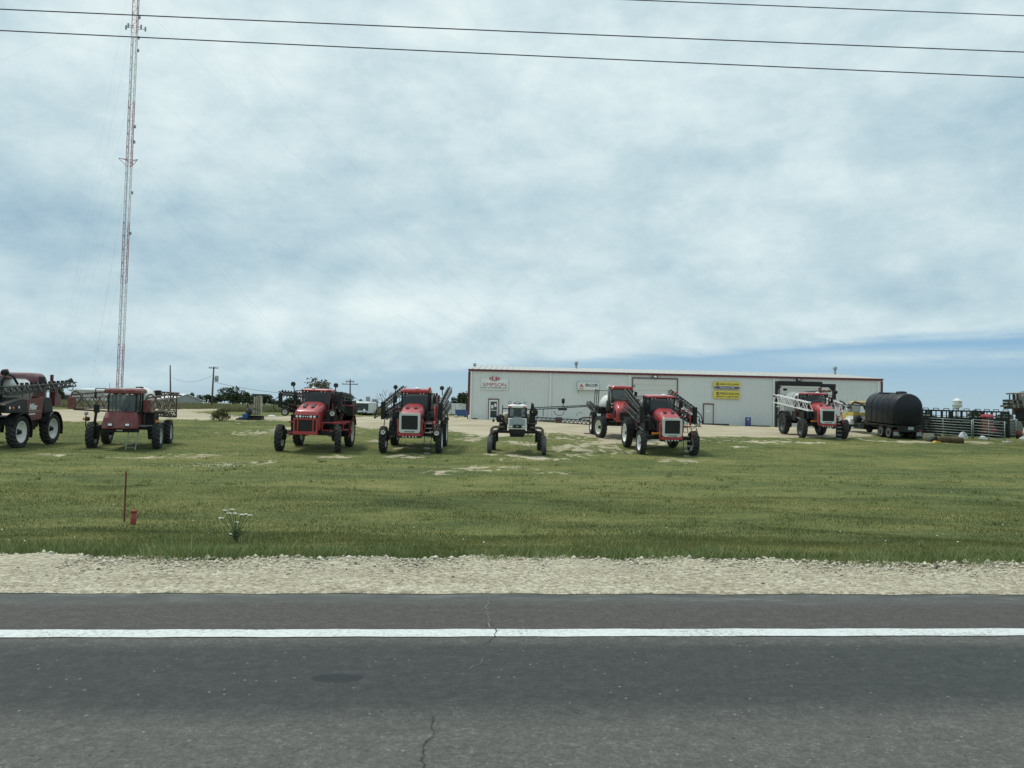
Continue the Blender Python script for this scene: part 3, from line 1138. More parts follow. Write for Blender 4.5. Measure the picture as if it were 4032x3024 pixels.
V += np.stack([sx_, st, sz + rad * 0.18], -1)[:, None, :]
Fc = (octf[None] + (np.arange(n) * 6)[:, None, None]).reshape(-1, 3)
me = bpy.data.meshes.new("loose_gravel")
me.vertices.add(6 * n)
me.loops.add(24 * n)
me.polygons.add(8 * n)
me.vertices.foreach_set("co", V.astype(np.float32).ravel())
me.loops.foreach_set("vertex_index", Fc.astype(np.int32).ravel())
me.polygons.foreach_set("loop_start", np.arange(0, 24 * n, 3, dtype=np.int32))
me.polygons.foreach_set("loop_total", np.full(8 * n, 3, np.int32))
ta_ = me.attributes.new("tint", 'FLOAT', 'POINT')
ta_.data.foreach_set("value", np.repeat(rng.uniform(0, 1, n), 6).astype(np.float32))
Mst, g, b = new_mat("stone")
ta = g.n("ShaderNodeAttribute", attribute_name="tint")
g.l(g.ramp(ta.outputs["Fac"], [(0.0, (0.12, 0.105, 0.09)), (0.10, (0.28, 0.25, 0.19)), (0.35, (0.49, 0.445, 0.33)), (0.75, (0.63, 0.585, 0.455)), (1.0, (0.72, 0.69, 0.585))]), b.inputs["Base Color"])
b.inputs["Roughness"].default_value = 0.9
b.inputs["Specular IOR Level"].default_value = 0.2
me.materials.append(Mst)
me.update()
me.validate()
tag(link("loose_gravel", me, rot=RROT), "loose pale limestone stones along the road shoulder", "gravel", kind='stuff')


# ------------------------------------------------------------------ trees
def leaf_mat(name, lo, mid, hi):
    Mt, g, b = new_mat(name)
    ta = g.n("ShaderNodeAttribute", attribute_name="tint")
    g.l(g.ramp(ta.outputs["Fac"], [(0.0, lo), (0.5, mid), (1.0, hi)]), b.inputs["Base Color"])
    b.inputs["Roughness"].default_value = 0.75
    b.inputs["Specular IOR Level"].default_value = 0.15


leaf_mat("leaf_dark", (0.022, 0.034, 0.018), (0.038, 0.060, 0.027), (0.065, 0.090, 0.040))
leaf_mat("leaf_mid", (0.032, 0.050, 0.024), (0.058, 0.085, 0.038), (0.10, 0.125, 0.058))
leaf_mat("leaf_bush", (0.055, 0.068, 0.028), (0.11, 0.115, 0.048), (0.19, 0.17, 0.085))
leaf_mat("leaf_brown", (0.060, 0.060, 0.035), (0.105, 0.095, 0.055), (0.16, 0.14, 0.085))


def leaf_cloud(name, blobs, n, size, mname, parent, lift=0.0):
    """blobs: (x,y,z,rx,ry,rz) local; leaves spread through each volume with an uneven shell"""
    wts = np.array([bb[3] * bb[4] * bb[5] for bb in blobs]) ** 0.75
    wts /= wts.sum()
    pick = rng.choice(len(blobs), n, p=wts)
    B = np.array(blobs)[pick]
    d = rng.normal(0, 1, (n, 3))
    d /= np.linalg.norm(d, axis=1)[:, None]
    rr = rng.uniform(0.35, 1.0, n) ** 0.6 * rng.uniform(0.8, 1.12, n)
    C = B[:, :3] + d * B[:, 3:6] * rr[:, None]
    u = rng.normal(0, 1, (n, 3))
    u /= np.linalg.norm(u, axis=1)[:, None]
    v = np.cross(u, rng.normal(0, 1, (n, 3)))
    v /= np.linalg.norm(v, axis=1)[:, None]
    s = size * rng.uniform(0.5, 1.3, n)[:, None]
    V = np.stack([C - u * s, C + v * s * 0.6, C + u * s, C - v * s * 0.6], 1)
    me = bpy.data.meshes.new(name)
    me.vertices.add(4 * n)
    me.loops.add(4 * n)
    me.polygons.add(n)
    me.vertices.foreach_set("co", V.astype(np.float32).ravel())
    me.loops.foreach_set("vertex_index", np.arange(4 * n, dtype=np.int32))
    me.polygons.foreach_set("loop_start", np.arange(0, 4 * n, 4, dtype=np.int32))
    me.polygons.foreach_set("loop_total", np.full(n, 4, np.int32))
    t = me.attributes.new("tint", 'FLOAT', 'POINT')
    bt = rng.uniform(-0.25, 0.25, len(blobs))[pick]
    t.data.foreach_set("value", np.repeat(np.clip(rng.uniform(0.1, 0.9, n) + bt, 0, 1), 4).astype(np.float32))
    me.materials.append(MATS[mname])
    me.update()
    return link(name, me, parent)


def branchy(mb, p, d, L, r, depth, mt, spread=0.55):
    q = p + d * L
    mb.tube(p, q, r, mt, 5, r * 0.62, cap=False)
    if depth == 0:
        return [q]
    tips = []
    for k in range(random.choice((2, 2, 3))):
        nd = (d + Vector((random.uniform(-1, 1), random.uniform(-1, 1), random.uniform(-.35, .8))) * spread).normalized()
        tips += branchy(mb, q, nd, L * random.uniform(0.6, 0.85), r * 0.6, depth - 1, mt, spread)
    return tips


def tree(label, u0, u1, vt, vb, d, mname="leaf_dark", dens=1.0, group="trees beyond the field", name="tree", leaf=None, lumpy=6, low=0.12, cat="tree"):
    """a tree filling a span of the skyline at distance d"""
    pl, pr = at(u0, vb, d), at(u1, vb, d)
    top = at((u0 + u1) / 2, vt, d)
    cx = (pl.x + pr.x) / 2
    w = pr.x - pl.x
    zb = gz(cx, d)
    base = min(zb, (pl.z + pr.z) / 2)
    h = top.z - base
    t = thing(name, label, cat, (cx, d, base), 0, group)
    mb = MB()
    tips = branchy(mb, Vector((0, 0, -0.2)), Vector((random.uniform(-.1, .1), 0, 1)).normalized(), h * 0.32, max(0.08, h * 0.03), 3, "bark", 0.6)
    mb.build("trunk", t)
    bl = []
    for k in range(lumpy):
        fx = random.uniform(-0.40, 0.40)
        fz = random.uniform(low + 0.14, 0.82)
        s = random.uniform(0.20, 0.34) * (1.15 - 0.5 * abs(fx))
        bl.append((fx * w, random.uniform(-.25, .25) * w, fz * h * (1.08 - 0.55 * abs(fx)), s * w, s * w, s * h * 0.75))
    bl.append((random.uniform(-.1, .1) * w, 0, h * 0.80, w * 0.24, w * 0.24, h * 0.20))
    bl.append((-0.28 * w, 0, h * 0.38, w * 0.23, w * 0.23, h * 0.26))
    bl.append((0.28 * w, 0, h * 0.40, w * 0.23, w * 0.23, h * 0.26))
    leaf_cloud("crown", bl, int(1500 * dens), leaf or max(0.16, 0.05 * h), mname, t)
    return t


TG = "trees on the skyline beyond the field"
tree("tall rounded dark green tree just right of the transformer pole", 868, 960, 1521, 1588, 185, "leaf_dark", 1.5, TG)
tree("pale green rounded tree standing right of the tallest dark tree", 932, 980, 1535, 1588, 200, "leaf_mid", 1.0, TG)
tree("low dark tree close against the left of the transformer pole", 798, 842, 1553, 1588, 190, "leaf_dark", 1.0, TG)
tree("low dark tree beside the gable end of the white roofed shed", 740, 770, 1544, 1586, 205, "leaf_mid", 0.8, TG)
tree("squat dark tree behind the shed's right corner", 764, 800, 1553, 1587, 200, "leaf_dark", 0.8, TG)
tree("dark tree directly behind the transformer pole's foot", 838, 876, 1550, 1588, 195, "leaf_dark", 0.9, TG)
tree("dark bushy tree behind the folded beige implement", 972, 1018, 1549, 1590, 190, "leaf_dark", 1.0, TG)
tree("dark tree between the folded implement and the leftmost big red hood sprayer", 1024, 1078, 1558, 1590, 180, "leaf_dark", 1.2, TG)
tree("dark green tree seen under the spray boom of the red hooded sprayer", 1118, 1190, 1561, 1592, 185, "leaf_dark", 1.3, TG)
tree("small low green tree left of the red hooded sprayer's boom end", 1076, 1118, 1578, 1592, 190, "leaf_mid", 0.6, TG)
tree("brown green sparse tree rising above the red cab roof", 1198, 1292, 1486, 1592, 150, "leaf_brown", 0.55, TG, lumpy=9, low=0.45, leaf=0.26)
tree("small tree behind the big cut-off sprayer at the photo's left edge", 222, 256, 1526, 1562, 170, "leaf_mid", 0.7, TG)
tree("leafy tree behind the white container, against the building corner", 1800, 1850, 1543, 1640, 150, "leaf_mid", 1.3, TG, lumpy=8)
tree("dark scrubby tree behind the white container's left half", 1762, 1806, 1562, 1640, 155, "leaf_dark", 1.1, TG)
tree("low scrub tree right of the black fronted trailer", 1484, 1520, 1601, 1625, 150, "leaf_mid", 0.6, TG)
tree("tiny dark tree left of the black fronted trailer's roof", 1412, 1432, 1571, 1600, 260, "leaf_dark", 0.5, TG)
tree("dark shrubby tree filling the gap between the transformer pole tree and the pale one", 905, 950, 1552, 1590, 178, "leaf_dark", 1.2, TG)
tree("dark bushy tree immediately left of the folded implement's slats", 958, 992, 1545, 1590, 182, "leaf_mid", 1.1, TG)
tree("low dark tree just right of the folded implement", 1012, 1050, 1560, 1592, 186, "leaf_dark", 1.1, TG)
tree("low dark tree filling the skyline behind the sprayer's upper gauge wheel", 1150, 1200, 1570, 1594, 188, "leaf_dark", 0.9, TG)
TR = "trees behind the black rack"
tree("dark rounded tree right behind the black tank's back end", 3632, 3688, 1616, 1665, 150, "leaf_dark", 1.2, TR)
tree("low dark tree under the water tower", 3716, 3790, 1636, 1668, 200, "leaf_dark", 1.0, TR)
tree("mid green tree behind the middle of the black rack", 3815, 3870, 1613, 1668, 150, "leaf_mid", 1.1, TR)
tree("dark tree behind the round grey bale", 3930, 3990, 1622, 1672, 140, "leaf_mid", 1.1, TR)
tree("low green hedge-like tree below the rightmost sprayer", 3985, 4060, 1655, 1690, 110, "leaf_dark", 1.0, TR)

# bare dead tree
p = at(1517, 1620, 135)
zb = gz(p.x, p.y)
h = at(1517, 1532, 135).z - zb
t = thing("dead_tree", "bare grey dead tree with spreading branches", "tree", (p.x, p.y, zb))
mb = MB()
mb.tube((0, 0, -.2), (0.05, 0, h * .30), h * .040, "dead_wood", 6, h * .028)
for (dx, dz, L) in ((-.55, .6, .34), (-.2, 1, .36), (.35, 1, .38), (.75, .6, .30), (-.9, .25, .30)):
    branchy(mb, Vector((0.05, 0, h * .28)), Vector((dx, random.uniform(-.3, .3), dz)).normalized(), h * L * .62, h * .020, 4, "dead_wood", 0.40)
mb.build("trunk", t)

# bare branches beside the brown tree
p = at(1248, 1592, 152)
zb = gz(p.x, p.y)

# bush on the drive
p = ground(866, 1657)
t = thing("bush", "loose olive green bush growing beside the gravel drive", "bush", (p.x, p.y, p.z))
mb = MB()
for k in range(14):
    a = random.uniform(0, 6.28)
    mb.tube((0, 0, -.05), (math.cos(a) * .6, math.sin(a) * .4, random.uniform(.5, 1.0)), .018, "bark", 4, .006, cap=False)
mb.build("stem", t)
leaf_cloud("foliage", [(0, 0, .40, .62, .5, .36), (-.35, 0, .55, .42, .4, .36), (.35, 0, .62, .42, .4, .40), (.05, .1, .72, .40, .4, .32), (-.55, 0, .3, .3, .3, .26), (.6, 0, .35, .28, .3, .28)], 1500, 0.060, "leaf_bush", t)

# ------------------------------------------------------------------ flowering weed at the verge
p = ground(930, 2138)
t = thing("flowering_weed", "tall wild weed with flat white flower heads at the gravel edge", "wildflower", (p.x, p.y, p.z))
sc = p.y / F
mb = MB()
heads = [(885, 2010), (913, 2007), (903, 2022), (872, 2040), (927, 2022), (950, 2027), (968, 2025), (985, 2029), (930, 2057), (908, 2104)]
fl = MB()
for (u, v) in heads:
    q = at(u, v, p.y + random.uniform(-.12, .12)) - p
    mid = Vector((q.x * 0.35, q.y * 0.4, q.z * 0.5))
    mb.tube((q.x * .08, 0, 0), mid, .0075, "stem_green", 4, .006)
    mb.tube(mid, q, .006, "stem_green", 4, .004)
    fl = MB()
    for k in range(26):
        a = random.uniform(0, 6.28)
        rr_ = random.uniform(0, 1) ** .5 * random.uniform(0.016, 0.036)
        c = q + Vector((math.cos(a) * rr_ * 1.3, math.sin(a) * rr_, random.uniform(-.006, .010)))
        fl.lathe([(0.0, .005), (.010, .001), (0.0, -.004)], "flower_white", 5, 'z', c, smooth=False)
        if k % 3 == 0:
            mb.tube(q - Vector((0, 0, .03)), c, .002, "stem_green", 3)
    fl.lathe([(.022, -.006), (.025, -.002), (0, .0)], "flower_white", 8, 'z', q)
    fl.build("flower_head", t)
for k in range(16):
    a = random.uniform(0, 6.28)
    z0 = random.uniform(0.02, .24)
    L = random.uniform(.08, .26)
    mb.tube((0, 0, z0), (math.cos(a) * L, math.sin(a) * L, z0 + random.uniform(.0, .12)), .012, "stem_green", 3, .001)
for (u, v, u2, v2) in ((975, 2140, 995, 2088), (948, 2146, 940, 2118), (950, 2146, 952, 2120)):
    mb.tube(at(u, v, p.y - .05) - p, at(u2, v2, p.y - .05) - p, .008, "stem_dry", 4, .005)
mb.build("stem", t)

# scattered pale clover heads: a few tiny wildflowers near the worn patch
fl = MB()
for k in range(90):
    u = random.gauss(820, 90)
    v = random.gauss(1838, 5)
    q = ground(u, v)
    s = random.uniform(.012, .030)
    fl.lathe([(0, s), (s * 1.1, s * .4), (0, 0)], "flower_white", 5, 'z', (q.x, q.y, q.z + random.uniform(.03, .06)), smooth=False)
for k in range(60):
    u, v = random.uniform(0, 4000), random.uniform(1810, 2150)
    q = ground(u, v)
    s = random.uniform(.008, .018)
    fl.lathe([(0, s), (s * 1.1, s * .4), (0, 0)], "flower_white", 5, 'z', (q.x, q.y, q.z + random.uniform(.03, .06)), smooth=False)
tag(fl.build("lawn_flowers"), "scattered tiny white flowers in the lawn", "wildflowers", kind='stuff')

# ------------------------------------------------------------------ red marker posts
p = ground(490, 2056)
t = thing("marker_post", "tall thin rusty red steel post in the grass", "marker post", (p.x, p.y, p.z))
H = 1.02
mb = MB()
mb.prism([(-.016, -.016), (.018, -.016), (.018, -.010), (.005, -.010), (.005, .016), (-.003, .016), (-.003, -.010), (-.016, -.010)], 'z', -.1, H, "post_rust")
for k in range(14):
    mb.bb(-.006, .006, -.024, -.016, .12 + k * .06, .135 + k * .06, "post_rust")
mb.build("shaft", t)
MB().bb(-.0175, .0195, -.0175, .0175, H - .01, H + .004, "post_red").build("tip", t)
p = ground(523, 2066)
t = thing("pipe_marker", "short fat faded red pipe marker beside the tall thin post", "pipe marker", (p.x, p.y, p.z))
mb = MB()
mb.lathe([(.052, -.05), (.054, .05), (.052, .245)], "post_red", 16)
mb.build("pipe", t, rot=(0, R(3), 0))
MB().lathe([(.058, .240), (.060, .262), (.052, .280), (.02, .290), (0, .292)], "post_red", 16).build("cap", t, rot=(0, R(3), 0))
# ------------------------------------------------------------------ main metal building
YF = 80.0


def fx(u, v=1600):
    return at(u, v, YF).x


def fz(u, v):
    return at(u, v, YF).z


BX0, BX1 = fx(1843, 1640), fx(3470, 1690)
BZ0 = (fz(1843, 1649) + fz(3300, 1684)) / 2 - 0.10
EV = (fz(1846, 1455) + fz(3470, 1492)) / 2
BD = 24.0
RZ = EV + BD / 2 / 11.5
bld = thing("metal_building", "long pale grey ribbed metal shop building with dark red trim", "building", ((BX0 + BX1) / 2, YF, BZ0))
bcx = (BX0 + BX1) / 2


def L(x):          # world x -> local
    return x - bcx


def LZ(z):
    return z - BZ0


mb = MB()
# ribbed front wall
x = L(BX0)
pts = []
while x < L(BX1) - 0.01:
    x1 = min(x + 0.305, L(BX1))
    for k, (fx_, dy) in enumerate(((0, 0), (0.20, 0), (0.225, -.035), (0.275, -.035), (0.30, 0))):
        if x + fx_ < x1:
            pts.append((x + fx_, dy))
    x = x1
pts.append((L(BX1), 0))
vs, fs = [], []
for (a, dy) in pts:
    vs += [(a, dy, -0.4), (a, dy, LZ(EV))]
for k in range(len(pts) - 1):
    fs.append((2 * k, 2 * k + 2, 2 * k + 3, 2 * k + 1))
mb.add(vs, fs, "wall_metal")
gp = [(0.002, -.4), (BD, -.4), (BD, LZ(EV)), (BD / 2, LZ(RZ)), (0.002, LZ(EV))]
mb.add([(L(BX0), p[0], p[1]) for p in gp] + [(L(BX1), p[0], p[1]) for p in gp] + [], [(0, 1, 2, 3, 4), (9, 8, 7, 6, 5)], "wall_metal")
mb.add([(L(BX0), BD, -.4), (L(BX1), BD, -.4), (L(BX1), BD, LZ(EV)), (L(BX0), BD, LZ(EV))], [(0, 1, 2, 3)], "wall_metal")
mb.build("wall", bld)
mb = MB()
ov = 0.12
prof = [(-ov, LZ(EV) + 0.02), (BD / 2, LZ(RZ) + 0.05), (BD + ov, LZ(EV) + 0.02)]
for a, b_ in ((0, 1), (1, 2)):
    y0, z0 = prof[a]
    y1, z1 = prof[b_]
    mb.add([(L(BX0) - .08, y0, z0), (L(BX1) + .08, y0, z0), (L(BX1) + .08, y1, z1), (L(BX0) - .08, y1, z1)], [(0, 1, 2, 3)], "roof_metal")
xx = L(BX0) + .3
while xx < L(BX1):
    mb.add([(xx - .04, -ov, prof[0][1]), (xx + .04, -ov, prof[0][1]), (xx, -ov, prof[0][1] + .07), (xx - .04, BD / 2, prof[1][1]), (xx + .04, BD / 2, prof[1][1]), (xx, BD / 2, prof[1][1] + .07)],
           [(0, 1, 2), (3, 5, 4), (0, 2, 5, 3), (1, 4, 5, 2)], "roof_metal")
    xx += 0.61
roof = mb.build("roof", bld)


def vent(u, v0, v1, d, r, cap, nm="vent_pipe"):
    p0, p1 = at(u, v0, d), at(u, v1, d)
    mb = MB()
    x_, y_ = L(p0.x), d - YF
    mb.tube((x_, y_, LZ(p0.z) - .5), (L(p1.x), y_, LZ(p1.z)), r, "galv", 8)
    if cap:
        mb.tube((L(p1.x), y_, LZ(p1.z) - .05), (L(p1.x), y_, LZ(p1.z) + .3), r * 1.7, "galv", 8)
    mb.build(nm, roof)


vent(2269, 1463, 1434, 90, .13, True)
vent(2236, 1457, 1450, 90, .14, False)
vent(1869, 1447, 1440, 90, .10, True)
vent(3190, 1480, 1472, 90, .15, False)
vent(3288, 1484, 1454, 90, .13, True)
mb = MB()
mb.bb(L(BX0) - .10, L(BX1) + .10, -.17, -.05, LZ(EV) - .17, LZ(EV) + .04, "trim_red")
mb.build("eave_trim", bld)
for s, xx in ((-1, L(BX0)), (1, L(BX1))):
    MB().bb(xx - .10, xx + .12, -.06, .14, -.3, LZ(EV) - .22, "trim_red").build("corner_trim", bld)
for u in (1854, 2166, 2478, 3045, 3457):
    xx = L(fx(u, 1560))
    MB().bb(xx - .065, xx + .065, -.16, -.045, -.05, LZ(EV) - .22, "trim_white").build("downspout", bld)


def opening(nm, u0, u1, v0, u_mid, kind):
    xa, xb = L(fx(u0, 1600)), L(fx(u1, 1600))
    zt_ = LZ(fz(u_mid, v0))
    d = MB()
    if kind == 'glass':
        d.bb(xa + .06, xb - .06, -.085, -.036, 0.0, zt_ - .06, "trim_white")
        d.bb(xa + .22, xb - .16, -.098, -.085, .30, zt_ - .22, "glass")
        d.bb(xa + .30, xa + .52, -.104, -.098, 1.25, 1.60, "paper")
        d.bb(xb - .44, xb - .22, -.104, -.098, 1.40, 1.75, "paper")
        d.bb(xa + .22, xb - .16, -.104, -.098, 1.02, 1.08, "trim_white")
    elif kind == 'panel':
        d.bb(xa + .06, xb - .06, -.07, -.036, 0.0, zt_ - .06, "door_panel")
        d.bb(xa + .30, xa + .72, -.076, -.07, 1.42, 1.62, "paper")
    else:
        n = 8
        hh_ = (zt_ - .08) / n
        for k in range(n):
            d.bb(xa + .08, xb - .08, -.065, -.036, k * hh_, (k + 1) * hh_ - .03, "door_panel")
            d.bb(xa + .08, xb - .08, -.058, -.036, (k + 1) * hh_ - .03, (k + 1) * hh_, "far_grey")
    dd = d.build(nm, bld)
    f = MB()
    w_ = .075
    f.bb(xa - w_ + .06, xa + .06, -.11, -.03, -.05, zt_, "trim_red")
    f.bb(xb - .06, xb + w_ - .06, -.11, -.03, -.05, zt_, "trim_red")
    f.bb(xa - w_ + .06, xb + w_ - .06, -.115, -.03, zt_, zt_ + .09, "trim_red")
    f.build("frame", dd)
    if kind != 'roll':
        h_ = MB()
        s = xb - .22 if kind == 'glass' else xa + .16
        h_.bb(s - .03, s + .06, -.15, -.104, 1.0, 1.06, "silver")
        h_.build("handle", dd)
    return dd


opening("entrance_door", 1923, 1963, 1573, 1943, 'glass')
opening("person_door", 2769, 2809, 1592, 2790, 'panel')
opening("overhead_door", 2488, 2666, 1491, 2577, 'roll')
opening("overhead_door", 3066, 3231, 1505, 3150, 'roll')
for (u, v, mt_) in ((2578, 1483, "lamp"), (3143, 1495, "black_steel")):
    xx, z_ = L(fx(u, v)), LZ(fz(u, v))
    d = MB()
    d.bb(xx - .24, xx + .24, -.30, -.04, z_ - .15, z_ + .15, "black_steel")
    d.bb(xx - .16, xx + .16, -.315, -.30, z_ - .10, z_ + .08, mt_ if mt_ == "lamp" else "far_grey")
    d.build("wall_light", bld)


# ------------------------------------------------------------------ signs on the wall
def signroot(name, label, u, v):
    return thing(name, label, "sign", (fx(u, v), YF, fz(u, v)))


def sxy(root, u, v):
    p = at(u, v, YF)
    return p.x - root.location.x, p.z - root.location.z


t = signroot("wall_sign", "white sign with red lettering and a red oval emblem, nearest the glass door", 1947, 1512)
x0, z1 = sxy(t, 1893, 1490)
x1, z0 = sxy(t, 2001, 1536)
lx0, lz1 = sxy(t, 1927, 1481)
lx1, lz0 = sxy(t, 1968, 1502)
mb = MB()
mb.bb(x0, x1, -.12, -.045, z0, z1, "sign_white")
mb.bb(lx0, lx1, -.12, -.045, z1, lz1, "sign_white")
W_, H_ = x1 - x0, z1 - z0
mb.text("SIMPSON", x0 + .07 * W_, x0 + .93 * W_, z0 + .30 * H_, z0 + .62 * H_, -.121, "ink_red", .012)
for cx_ in (.085, .30, .52):
    pass
mb.text("FARM ENTERPRISES, INC.", x0 + .02 * W_, x0 + .985 * W_, z0 + .07 * H_, z0 + .245 * H_, -.121, "ink_grey", .012)
mb.build("panel", t)
cxm, czm = (lx0 + lx1) / 2, (lz0 + lz1) / 2 + .02
rx_, rz_ = (lx1 - lx0) * .50, (lz1 - lz0) * .50


def oval(mb, cx_, cz_, a, b_, y0, y1, mt_, n=28):
    mb.prism([(cx_ + a * math.cos(2 * math.pi * k / n), cz_ + b_ * math.sin(2 * math.pi * k / n)) for k in range(n)], 'y', y0, y1, mt_)


mb = MB()
oval(mb, cxm, czm, rx_, rz_, -.135, -.121, "ink_black")
oval(mb, cxm, czm, rx_ * .90, rz_ * .93, -.141, -.135, "ink_white")
oval(mb, cxm, czm, rx_ * .86, rz_ * .87, -.147, -.141, "ink_red")
for s in (-1, 1):
    pts = []
    for k in range(7):
        tt_ = -1 + 2 * k / 6
        pts.append((cxm + s * rx_ * (.62 - .16 * tt_ * tt_), czm + rz_ * .78 * tt_))
    for a, b_ in zip(pts[:-1], pts[1:]):
        mb.tube((a[0], -.149, a[1]), (b_[0], -.149, b_[1]), .030, "ink_white", 4)
# the S-shaped stroke in the middle
sp_ = [(.30, .62), (.10, .80), (-.04, .55), (-.04, -.45), (-.16, -.74), (-.30, -.60)]
for a, b_ in zip(sp_[:-1], sp_[1:]):
    mb.tube((cxm + a[0] * rx_, -.150, czm + a[1] * rz_), (cxm + b_[0] * rx_, -.150, czm + b_[1] * rz_), .055, "ink_white", 4)
for s, a0, a1 in ((1, .62, -.80), (-1, -.62, .80)):
    mb.tube((cxm + s * .22 * rx_, -.1495, czm + a0 * rz_ * .4), (cxm + s * .22 * rx_, -.1495, czm + a1 * rz_), .032, "ink_white", 4)
mb.build("emblem", t)

t = signroot("box_sign", "white box sign with black lettering and a red triangle emblem", 2315, 1520)
x0, z1 = sxy(t, 2273, 1504.5)
x1, z0 = sxy(t, 2357, 1537)
W_, H_ = x1 - x0, z1 - z0
mb = MB()
mb.bb(x0, x1, -.42, -.10, z0, z1, "sign_grey")
mb.bb(x0 + .05, x1 - .05, -.428, -.42, z0 + .05, z1 - .05, "sign_white")
mb.bb(x0 + .06 * W_, x0 + .30 * W_, -.433, -.428, z0 + .10 * H_, z1 - .08 * H_, "far_grey")
mb.bb(x0 + .068 * W_, x0 + .292 * W_, -.437, -.433, z0 + .125 * H_, z1 - .105 * H_, "sign_white")
mb.text("SPRA-COUPE", x0 + .36 * W_, x0 + .93 * W_, z0 + .40 * H_, z0 + .82 * H_, -.429, "ink_black", .012, bold=.02)
mb.text("AGCO", x0 + .085 * W_, x0 + .275 * W_, z0 + .135 * H_, z0 + .255 * H_, -.438, "ink_grey", .010)
mb.build("panel", t, bevel=.02)
mb = MB()
cx_ = x0 + .18 * W_
mb.prism([(cx_ - .10 * W_, z0 + .33 * H_), (cx_ + .10 * W_, z0 + .33 * H_), (cx_, z0 + .82 * H_)], 'y', -.445, -.438, "ink_orange")
mb.prism([(cx_ - .105 * W_, z0 + .42 * H_), (cx_ - .09 * W_, z0 + .46 * H_), (cx_ + .075 * W_, z0 + .36 * H_), (cx_ + .075 * W_, z0 + .335 * H_)], 'y', -.449, -.445, "ink_white")
mb.build("emblem", t)
for f_ in (.04, .93):
    MB().bb(x0 + f_ * W_, x0 + f_ * W_ + .06, -.10, -.04, z0 - .32, z1 + .12, "galv").build("bracket", t)


def leaf_mark(mb, cx_, cz_, r, y):
    oval(mb, cx_, cz_, r, r * 1.05, y - .008, y, "ink_black", 8)
    for k in (-1, 0, 1):
        mb.tube((cx_, y - .011, cz_ - r * .7), (cx_ + k * r * .55, y - .011, cz_ + r * .55), r * .12, "sign_yellow", 4)


t = signroot("yellow_sign", "yellow rounded sign with a dark blue band, upper of the two", 2860, 1517)
x0, z1 = sxy(t, 2807, 1501.5)
x1, z0 = sxy(t, 2913, 1533)
W_, H_ = x1 - x0, z1 - z0
mb = MB()
mb.prism(rrect(x0, x1, z0, z1, .16), 'y', -.20, -.045, "sign_gold")
mb.prism(rrect(x0 + .05, x1 - .05, z0 + .05, z1 - .05, .14), 'y', -.21, -.20, "sign_yellow")
mb.text("NEW HOLLAND", x0 + .25 * W_, x0 + .94 * W_, z0 + .50 * H_, z0 + .76 * H_, -.211, "ink_black", .012, bold=.012)
leaf_mark(mb, x0 + .16 * W_, z0 + .63 * H_, .17, -.211)
mb.build("panel", t)
mb = MB()
pts = [(x0 + .05 * W_, z0 + .30 * H_)]
for k in range(9):
    f_ = k / 8
    pts.append((x0 + (.03 + .94 * f_) * W_, z0 + (.30 + .05 * math.sin(f_ * math.pi)) * H_))
pts += [(x0 + .96 * W_, z0 + .10 * H_), (x0 + .86 * W_, z0 + .05 * H_), (x0 + .14 * W_, z0 + .05 * H_), (x0 + .04 * W_, z0 + .10 * H_)]
mb.prism(pts[1:], 'y', -.218, -.2105, "sign_blue")
mb.text("AGRICULTURE", x0 + .24 * W_, x0 + .78 * W_, z0 + .10 * H_, z0 + .28 * H_, -.219, "ink_white", .010)
mb.build("band", t)

t = signroot("yellow_sign", "all yellow rounded sign with two lines of dark lettering, lower of the two", 2860, 1553)
x0, z1 = sxy(t, 2807, 1537)
x1, z0 = sxy(t, 2913, 1571.5)
W_, H_ = x1 - x0, z1 - z0
mb = MB()
mb.prism(rrect(x0, x1, z0, z1, .20), 'y', -.20, -.045, "sign_gold")
mb.prism(rrect(x0 + .05, x1 - .05, z0 + .05, z1 - .05, .17), 'y', -.21, -.20, "sign_yellow")
mb.text("PRECISION", x0 + .25 * W_, x0 + .94 * W_, z0 + .50 * H_, z0 + .76 * H_, -.211, "ink_black", .012, bold=.012)
mb.text("SPRAY CENTER", x0 + .09 * W_, x0 + .93 * W_, z0 + .16 * H_, z0 + .36 * H_, -.211, "ink_black", .012, bold=.006)
leaf_mark(mb, x0 + .16 * W_, z0 + .63 * H_, .17, -.211)
mb.build("panel", t)

# ------------------------------------------------------------------ black steel gantry in front of the right-hand door
YG = 76.5
p0, p1 = at(3056, 1672, YG), at(3282, 1682, YG)
ztop = at(3170, 1505, YG).z
zg = gz((p0.x + p1.x) / 2, YG)
t = thing("door_gantry", "black steel door-shaped gantry frame behind the white boomed sprayer", "steel frame", ((p0.x + p1.x) / 2, YG, zg))
hw = (p1.x - p0.x) / 2
H_ = ztop - zg
mb = MB()
mb.bb(-hw - .1, hw * .58, -.2, .2, H_ - .40, H_ + .04, "black_steel")
mb.bb(hw * .58, hw + .12, -.2, .2, H_ - .46, H_ - .12, "black_steel")
mb.build("beam", t, bevel=.02)
for s in (-1, 1):
    mb = MB()
    mb.bb(s * hw - .11, s * hw + .11, -.16, .16, -.2, H_ - .4, "black_steel")
    mb.prism([(s * hw - s * .10, H_ - .85), (s * hw - s * .10, H_ - .46), (s * hw - s * .48, H_ - .46)], 'y', -.15, .15, "black_steel")
    mb.build("leg", t)
MB().bb(hw * .30 + 0.5, hw * .30 + .68, .0, .12, H_ - 1.6, H_ - .5, "red_rail").build("lift_arm", t)
MB().lathe([(0, -.16), (.2, -.08), (.22, .05), (0, .1)], "black_steel", 10, 'z', (-hw * .70, 0, H_ - .76)).build("hook_light", t)

